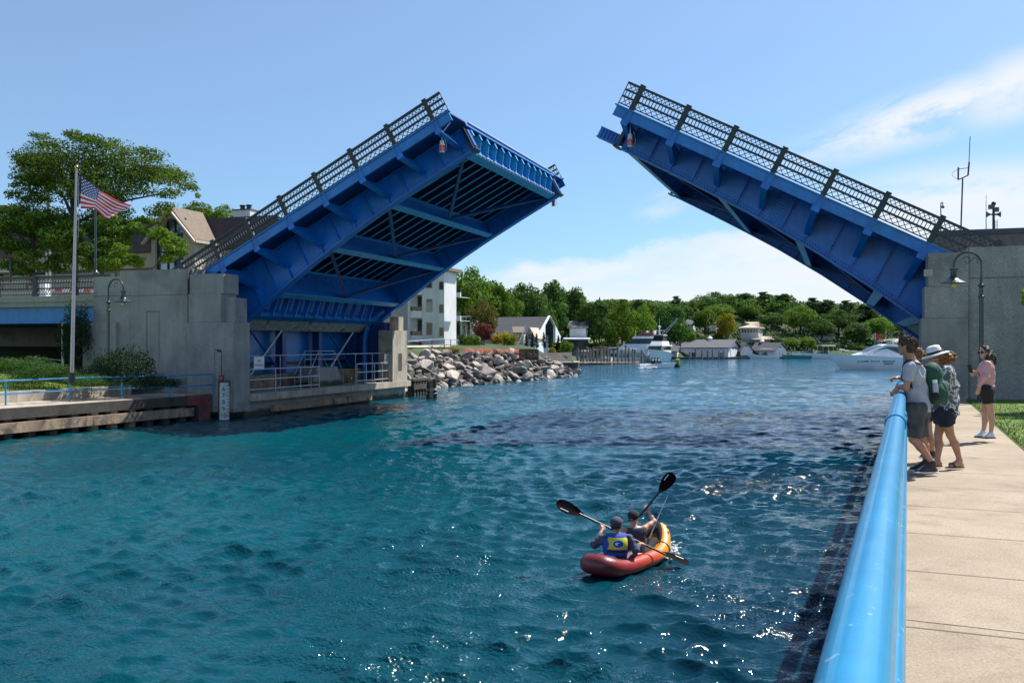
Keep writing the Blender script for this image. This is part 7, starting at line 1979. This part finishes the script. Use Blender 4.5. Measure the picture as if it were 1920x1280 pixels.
pr = [ell(J['pel'] - UPn * .0, (.175, .14, .13), J['TF'])] + [cap(J['hip' + q], J['hip' + q] + (J['kn' + q] - J['hip' + q]) * .5, .105, .10, 1) for q in 'LR']
sdf_obj('shorts', pr, 'black_cloth', m3, .011, .05, [(J['pel'] + UPn * .09, UPn)])
h, HM = J['head'], J['HM']
sdf_obj('hair', [ell(h + HM[2] * .035 - HM[1] * .02, (.085, .096, .088), HM), ell(A_(P(1727, 664, d0)), (.055, .055, .055)), ell(A_(P(1729, 668, d0)), (.04, .04, .05))], 'hair_auburn', m3, .009, .03, [(h + HM[1] * .06, HM[1])], hairb(3, .014, 75))
shoe('shoe', J['anL'], P(1732, 859, d0 - .06), gw_, 'shoe_dark', 'shoe_white', m3, .9); shoe('shoe', J['anR'], P(1726, 860, d0 + .08), gw_, 'shoe_dark', 'shoe_white', m3, .9)

# --- woman in the pink sweater holding a phone
d0 = 17.1; Fw = nrm(-CR * .95 - CFv * .12)
J = joints(dict(head=(1845, 661, .0), neck=(1850, 674, .0), shL=(1851, 684, -.16), shR=(1852, 683, .17), elL=(1846, 708, -.21), wrL=(1836, 725, -.10), elR=(1845, 709, .20), wrR=(1832, 699.5, .05),
    hipL=(1849, 733, -.09), hipR=(1851, 733, .09), knL=(1859, 777, -.08), anL=(1858, 811, -.06), knR=(1846, 775, .08), anR=(1844, 808, .08)), d0)
gw_ = P(1850, 821, d0).z
m4 = thing('person', 'woman in a pink sweater, black shorts and sunglasses holding up a phone', 'person', P(1851, 821, d0))
fd = nrm(-CR * .86 - CFv * .42 - UPn * .08)
b, J = body(J, Fw, fd, .93, 1)
b += hand(J['wrR'], nrm(-CR * .9 + UPn * .15), nrm(UPn * .2 + CFv), .95, .8, 1) + hand(J['wrL'], nrm(-UPn - CR * .2), CFv, .9, .4, 1)
f1_, _ = foot(J['anL'], P(1843, 820, d0 - .06), .93, gw_); f2_, _ = foot(J['anR'], P(1830, 817, d0 + .08), .93, gw_)
sdf_obj('body', b + f1_ + f2_, 'skin_light', m4, .009, .022)
pr = shirt(J, .93, .022, .5, .04)
for q in 'LR': pr += [cap(J['sh' + q], J['el' + q], .066, .060), cap(J['el' + q], J['el' + q] + (J['wr' + q] - J['el' + q]) * (.95 if q == 'L' else .75), .060, .046, 1)]
sdf_obj('sweater', pr, 'pink_cloth', m4, .010, .04, [(J['pel'] + UPn * .08, -UPn), (J['neck'] + UPn * .012, UPn + .2 * Fw)], hairb(34, .010, 24))
pr = [ell(J['pel'] + UPn * .02, (.178, .145, .14), J['TF'])] + [cap(J['hip' + q], J['hip' + q] + (J['kn' + q] - J['hip' + q]) * .50, .108, .108, 1) for q in 'LR']
sdf_obj('shorts', pr, 'black_cloth', m4, .010, .05, [(J['pel'] + UPn * .13, UPn)])
h, HM = J['head'], J['HM']
sdf_obj('hair', [ell(h + HM[2] * .035 - HM[1] * .022, (.088, .098, .090), HM), ell(A_(P(1855, 668, d0)), (.085, .085, .10)), ell(A_(P(1859, 676, d0 + .02)), (.07, .07, .09)), ell(A_(P(1852, 673, d0 - .09)), (.05, .05, .08))], 'hair_dark', m4, .009, .04, [(h + HM[1] * .050, HM[1])], hairb(5, .016, 70))
mb = MB(); c = h + HM[1] * .090 + HM[2] * .012
for q in (-1, 1):
    mb.lathe(c + HM[0] * q * .034, [(.026, 0), (.027, .006), (.02, .01)], 12, tuple(HM[1])); mb.bar(c + HM[0] * q * .055, h + HM[0] * q * .082 + HM[2] * .01, .008, .012)
mb.bar(c - HM[0] * .02 + HM[1] * .004, c + HM[0] * .02 + HM[1] * .004, .008, .008); mb.build('sunglasses', 'black_paint', m4)
shoe('shoe', J['anL'], P(1842, 820.5, d0 - .06), gw_, 'shoe_white', 'shoe_dark', m4, .93, .4); shoe('shoe', J['anR'], P(1829, 817.5, d0 + .08), gw_, 'shoe_white', 'shoe_dark', m4, .93, .4)
c = P(1819, 691, d0 + .04); ph_ = MB(); fr = frame(nrm(-CR * .5 + CFv * .85), nrm(UPn + CR * -.25)); ph_.box(c, (.075, .011, .16), Matrix(fr.tolist()).transposed())
o = ph_.build('mobile_phone', 'black_paint'); tag(o, 'black mobile phone held up by the woman in the pink sweater', 'phone')

# ------------------------------------------------------------------ the inflatable kayak
kS, kB = A_(CF(1.22, 13.42, 0)), A_(CF(2.36, 15.05, 0)); ku = nrm(kB - kS); ks = np.cross(UPn, ku); kc = (kS + kB) / 2; KL = 2.02
def kayak_mat():
    m = bpy.data.materials.new('kayak_skin'); m.use_nodes = True; M['kayak_skin'] = m; t = NT(m.node_tree); b = t.n['Principled BSDF']
    tc = t.new('ShaderNodeTexCoord'); dt = t.new('ShaderNodeVectorMath', operation='DOT_PRODUCT'); t.l.new(tc.outputs['Object'], dt.inputs[0]); dt.inputs[1].default_value = tuple(ku)
    f = t.math('ADD', t.maprange(dt.outputs['Value'], -1.1, 1.05, 0, 1, False), t.math('MULTIPLY_ADD', t.noise(tc.outputs['Object'], 6.0, 3.0), .08, -.04))
    t.l.new(t.ramp(f, (0.0, (0.16, 0.018, 0.022)), (0.32, (0.40, 0.035, 0.028)), (0.60, (0.66, 0.09, 0.025)), (0.70, (0.78, 0.22, 0.015)), (1.0, (0.82, 0.40, 0.02))), b.inputs['Base Color'])
    b.inputs['Roughness'].default_value = .38; b.inputs['Coat Weight'].default_value = .15
    bp = t.new('ShaderNodeBump'); bp.inputs['Strength'].default_value = .25; bp.inputs['Distance'].default_value = .02; t.l.new(t.noise(tc.outputs['Object'], 16.0, 3.0, .6, 1.5), bp.inputs['Height']); t.l.new(bp.outputs[0], b.inputs['Normal'])
kayak_mat()
ky = thing('kayak', 'orange and red inflatable kayak carrying two paddlers', 'kayak', kc)
def kring(t_, k=1.0):
    a, b = math.cos(t_), math.sin(t_)
    x = KL / 2 * math.copysign(abs(a) ** .75, a) * k; y = .265 * math.copysign(abs(b) ** (.55 + .4 * max(0, a)), b) * (1 - .22 * max(0, a) ** 2); z = .10 + (.28 if a > 0 else .10) * abs(a) ** 3.2
    return kc + ku * x + ks * y + UPn * z
mb = MB(); N = 56; rr = []; pts = []
for i in range(N + 1):
    t_ = 2 * math.pi * i / N + 1.3; pts.append(kring(t_)); a = math.cos(t_); rr.append(.115 + (.03 if a < 0 else -.01) * abs(a) ** 3)
mb.tube(pts, rr, 16, cap=False); mb.build('tube', 'kayak_skin', ky, smooth=True)
mb = MB(); rows = []
for r_ in (1.05, .8, .4, .0): rows.append([kc + (kring(2 * math.pi * i / N) - kc) * np.array([r_, r_, 0]) + UPn * (.09 if r_ < .9 else .20) for i in range(N + 1)])
mb.grid(rows); mb.build('floor', 'black_cloth', ky)
mb = MB()
for k_ in range(16):
    pass
rows = []
for sc_, z_ in ((.955, .122), (.90, .10), (.84, .03), (.82, -.03)): rows.append([kring(2 * math.pi * i / N) + UPn * 0 + (kc - kring(2 * math.pi * i / N)) * np.array([1 - sc_, 1 - sc_, 0]) + UPn * z_ for i in range(N + 1)])
mb.grid(rows); mb.build('cockpit_rim', 'black_cloth', ky, smooth=True)
mb = MB()                                                      # dark strap over the near tube and small valves
for t0 in (-.98,):
    c = kring(t0); dv = nrm(kring(t0 + .05) - kring(t0 - .05)); e1 = nrm(np.cross(dv, UPn)); mb.tube([c + (e1 * math.cos(a) + UPn * math.sin(a)) * .123 for a in [i * .4 for i in range(17)]], .008, 5)
mb.build('strap', 'black_paint', ky)
for t0 in (-1.35, -.55, -.35):
    c = kring(t0); dv = nrm(kring(t0 + .05) - kring(t0 - .05)); e1 = nrm(np.cross(dv, UPn)); mb = MB(); mb.lathe(c + nrm(e1 * .6 + UPn * .8) * .111, [(.022, 0), (.022, .012), (.012, .016)], 10, tuple(nrm(e1 * .6 + UPn * .8))); mb.build('valve', 'black_paint', ky)
sdf_obj('seat_back', [cap(kc - ku * .80 + UPn * .19 - ks * .12, kc - ku * .80 + UPn * .19 + ks * .12, .11, .11)], 'siding_shade', ky, .012, .03, [(kc - ku * .70, ku)])

pm('blade_black', (.004, .004, .005), .75, .1, spec=.05)
def paddle(label, pts, dbl, name='kayak_paddle'):
    """pts: blade tip, blade neck, other neck, other tip"""
    a, b, c, d = [A_(p) for p in pts]; o = thing(name, label, 'paddle', (b + c) / 2)
    mb = MB(); mb.tube([b + (a - b) * .15, c + (d - c) * .15], .0165, 10); mb.build('shaft', 'black_metal', o, smooth='auto')
    for nk, tp, tw in ((b, a, nrm(-CFv * .8 + UPn * .6)), (c, d, nrm(UPn * .9 - CFv * .35))):
        u_ = nrm(tp - nk); L = np.linalg.norm(tp - nk); w_ = nrm(np.cross(u_, tw)); n_ = np.cross(w_, u_)
        prof = [(0, .018), (.10, .035), (.3, .075), (.55, .098), (.78, .098), (.93, .075), (1.0, .03)]
        ol = [nk + u_ * L * t_ + w_ * w for t_, w in prof] + [nk + u_ * L * t_ - w_ * w * .95 for t_, w in reversed(prof)]
        mb = MB(); n = len(prof)
        for sg_ in (1, -1):
            mb.grid([[nk + u_ * L * t_ + w_ * w * q + n_ * (sg_ * .008 * (1 - abs(q)) + .02 * (q * q)) for q in (-1, -.5, 0, .5, 1)] for t_, w in prof])
        bl = mb.build('blade', 'blade_black', o, smooth=True)
        mb = MB(); q0, q1 = nk + u_ * L * .52 - w_ * .055 - n_ * .0, nk + u_ * L * .82 - w_ * .055
        mb.bar(q0 + tw * .022, q1 + tw * .022, .012, .003, up=tuple(tw)); mb.build('mark', 'white_paint', bl)
    return o
paddle('black double-bladed paddle held level across by the rear kayaker in the blue vest', (P(1043, 943, 13.95), P(1094, 966, 14.0), P(1240, 1036, 14.08), P(1291, 1057, 14.1)), 1)
paddle('black double-bladed paddle raised steeply by the front kayaker', (P(1263, 888, 14.9), P(1236, 923, 14.85), P(1150, 1026, 14.45), P(1128, 1052, 14.4)), 1)
mb = MB(); mb.tube([P(1216, 1012, 14.55), P(1236, 964, 14.7), P(1252.5, 928, 14.8)], [.012, .008, .004], 6)
o = thing('fishing_rod', 'thin white fishing rod standing up from the kayak bow', 'fishing rod', P(1216, 1012, 14.55)); mb.build('rod', 'white_gloss', o)
mb = MB(); mb.tube([P(1213, 1021, 14.5), P(1217, 1010, 14.56)], .018, 8); mb.build('grip', 'black_paint', o)

# rear kayaker
d0 = 13.68; Fw = nrm(ku * .9 + CFv * .3)
J = joints(dict(head=(1156, 984, .05), neck=(1155.5, 1003, .02), shL=(1133, 1007, .0), shR=(1177, 1008, .03), elL=(1115, 1020, .02), wrL=(1129, 993, .25), elR=(1191, 1030, .02), wrR=(1198, 1020, .30),
    hipL=(1141, 1062, .0), hipR=(1164, 1061, .05), knL=(1163, 1042, .42), anL=(1186, 1044, .72), knR=(1186, 1042, .34), anR=(1205, 1040, .66)), d0)
m5 = thing('person', 'rear kayaker in a blue life vest with a yellow panel and a dark cap', 'person', P(1153, 1062, d0))
b, J = body(J, Fw, nrm(ku + CFv * .2), .92, 0)
b += hand(J['wrL'], nrm(A_(P(1134, 986, 14.02)) - J['wrL']), nrm(CFv), 1.0, 1.1, 1) + hand(J['wrR'], nrm(A_(P(1204, 1017, 14.06)) - J['wrR']), nrm(-UPn), 1.0, 1.1, -1)
sdf_obj('body', b, 'skin', m5, .010, .022)
pr = shirt(J, .92, .012, .5, .0)
for q in 'LR': pr += [cap(J['sh' + q], J['el' + q], .064, .055), cap(J['el' + q], J['el' + q] + (J['wr' + q] - J['el' + q]) * .85, .055, .038, 1)]
sdf_obj('shirt', pr, 'slate_cloth', m5, .010, .035, [(J['neck'] + UPn * .01, UPn)], hairb(8, .006, 30))
vp = [ell(p[1], p[2] * np.array([1.0, 1.0, 1.0]) + .040, p[3]) for p in J['tor'] if p[0] == 'e']
vs = [cap(J['neck'] - J['rt'] * q * .095 - UPn * .12 - Fw * .06, J['neck'] - J['rt'] * q * .095 - UPn * .0, .075, .055) for q in (-1, 1)]
sdf_obj('life_vest', vp + vs, 'vest_blue', m5, .010, .05, [(J['neck'] + UPn * .03, UPn), (J['pel'] - UPn * .03, -UPn)])
def patch(nm, cx, cy, w, h, off, mat, par, n=10, oval=False):
    """cloth panel laid on the vest's back; cx along the shoulders, cy up the spine from the pelvis"""
    mb = MB(); back = -nrm(J['fw'])
    def at(u, v): return surf(vp, J['pel'] + J['up'] * v + J['rt'] * u + back * .6, -back, .05) + back * off
    if oval:
        c = at(cx, cy); rim = [at(cx + w / 2 * math.cos(i * .2618), cy + h / 2 * math.sin(i * .2618)) for i in range(24)]
        mb.add([c] + rim, [(0, 1 + i, 1 + (i + 1) % 24) for i in range(24)])
    else: mb.grid([[at(cx + w * (i / n - .5), cy + h * (j / n - .5)) for i in range(n + 1)] for j in range(n + 1)])
    return mb.build(nm, mat, par, smooth=True)
tl = J['tl']
pt_ = patch('panel', 0, tl * .80, .30, .165, .022, 'vest_yellow', m5)
patch('emblem', 0, tl * .80, .17, .115, .026, 'white_paint', pt_, oval=True); patch('emblem', 0, tl * .80, .152, .098, .029, 'vest_blue', pt_, oval=True)
patch('emblem', -.01, tl * .805, .075, .045, .032, 'white_paint', pt_, oval=True); patch('emblem', .012, tl * .795, .05, .03, .035, 'vest_blue', pt_, oval=True)
for v in (.50, .34, .18): patch('belt', 0, tl * v + .02, .27, .022, .012, 'black_cloth', m5)
h, HM = J['head'], J['HM']
sdf_obj('cap', [ell(h + HM[2] * .045 - HM[1] * .008, (.088, .105, .085), HM), cap(h + HM[2] * .035 + HM[1] * .09, h + HM[2] * .025 + HM[1] * .15, .05, .045)], 'cap_navy', m5, .009, .03, [(h + HM[2] * .005, -HM[2])])
sdf_obj('hair', [ell(h - HM[1] * .02 + HM[2] * .0, (.080, .092, .075), HM)], 'hair_dark', m5, .009, .02, [(h - HM[2] * .045, -HM[2]), (h + HM[1] * .03, HM[1])])
pr = [ell(J['pel'], (.17, .14, .12), J['TF'])] + [cap(J['hip' + q], J['kn' + q], .105, .085) for q in 'LR']; sdf_obj('shorts', pr, 'red_paint', m5, .012, .05)

# front kayaker
d0 = 14.42; Fw = nrm(ku * .9 + CFv * .3)
J = joints(dict(head=(1188, 970, .05), neck=(1188, 987, .02), shL=(1169, 993, -.02), shR=(1208, 990, .03), elL=(1163, 1012, .12), wrL=(1176, 1000, .12), elR=(1227, 977, .16), wrR=(1216, 959, .30),
    hipL=(1184, 1042, .0), hipR=(1206, 1040, .05), knL=(1204, 1018, .40), anL=(1218, 1022, .62), knR=(1226, 1016, .34), anR=(1229, 1018, .52)), d0)
m6 = thing('person', 'front kayaker in a dark tank top and black cap with one bare arm raised', 'person', P(1195, 1042, d0))
b, J = body(J, Fw, nrm(ku + CFv * .2), .92, 0)
b += hand(J['wrL'], nrm(CR * .6 + CFv), -UPn, 1.0, 1.0, -1) + hand(J['wrR'], nrm(A_(P(1211, 950, 14.78)) - J['wrR']), nrm(CFv), 1.0, 1.1, 1)
for q, tx, ty in (('L', 1221, 1012), ('R', 1231, 1008)): b += [cap(J['an' + q], P(tx, ty, d0 + .66), .034, .024), cap(J['an' + q], J['an' + q] - UPn * .03, .034, .034)]
sdf_obj('body', b, 'skin_light', m6, .010, .022)
pr = [ell(p[1], p[2] + .014, p[3]) for p in J['tor'] if p[0] == 'e'] + [cap(J['neck'] - J['rt'] * q * .09 - UPn * .10, J['neck'] - J['rt'] * q * .10 - UPn * .0, .06, .05) for q in (-1, 1)]
sdf_obj('tank_top', pr, 'tank_cloth', m6, .010, .05, [(J['neck'] - UPn * .005, UPn)], hairb(12, .005, 25))
h, HM = J['head'], J['HM']
sdf_obj('cap', [ell(h + HM[2] * .035 - HM[1] * .01, (.087, .104, .088), HM), cap(h - HM[1] * .09 - HM[2] * .01, h - HM[1] * .13 - HM[2] * .035, .045, .04)], 'black_cloth', m6, .009, .03, [(h - HM[2] * .03, -HM[2])])
pr = [ell(J['pel'], (.17, .14, .12), J['TF'])] + [cap(J['hip' + q], J['kn' + q], .10, .08) for q in 'LR']; sdf_obj('shorts', pr, 'black_cloth', m6, .012, .05)
mb = MB(); g = random.Random(21)                                # splash at the bow
for i in range(120):
    p = P(1256 + g.gauss(0, 9), 1030 + g.gauss(0, 9), 14.55); p = PZ(1258 + g.gauss(0, 8), 1030 + g.gauss(0, 8), .03 + g.random() * .05); r_ = g.uniform(.006, .022); mb.ico(p, (r_ * 1.5, r_ * 1.5, r_ * .8), 1)
o = mb.build('foam', 'foam', smooth=True, kind='stuff'); tag(o, 'small white splash beside the orange kayak bow', 'foam')
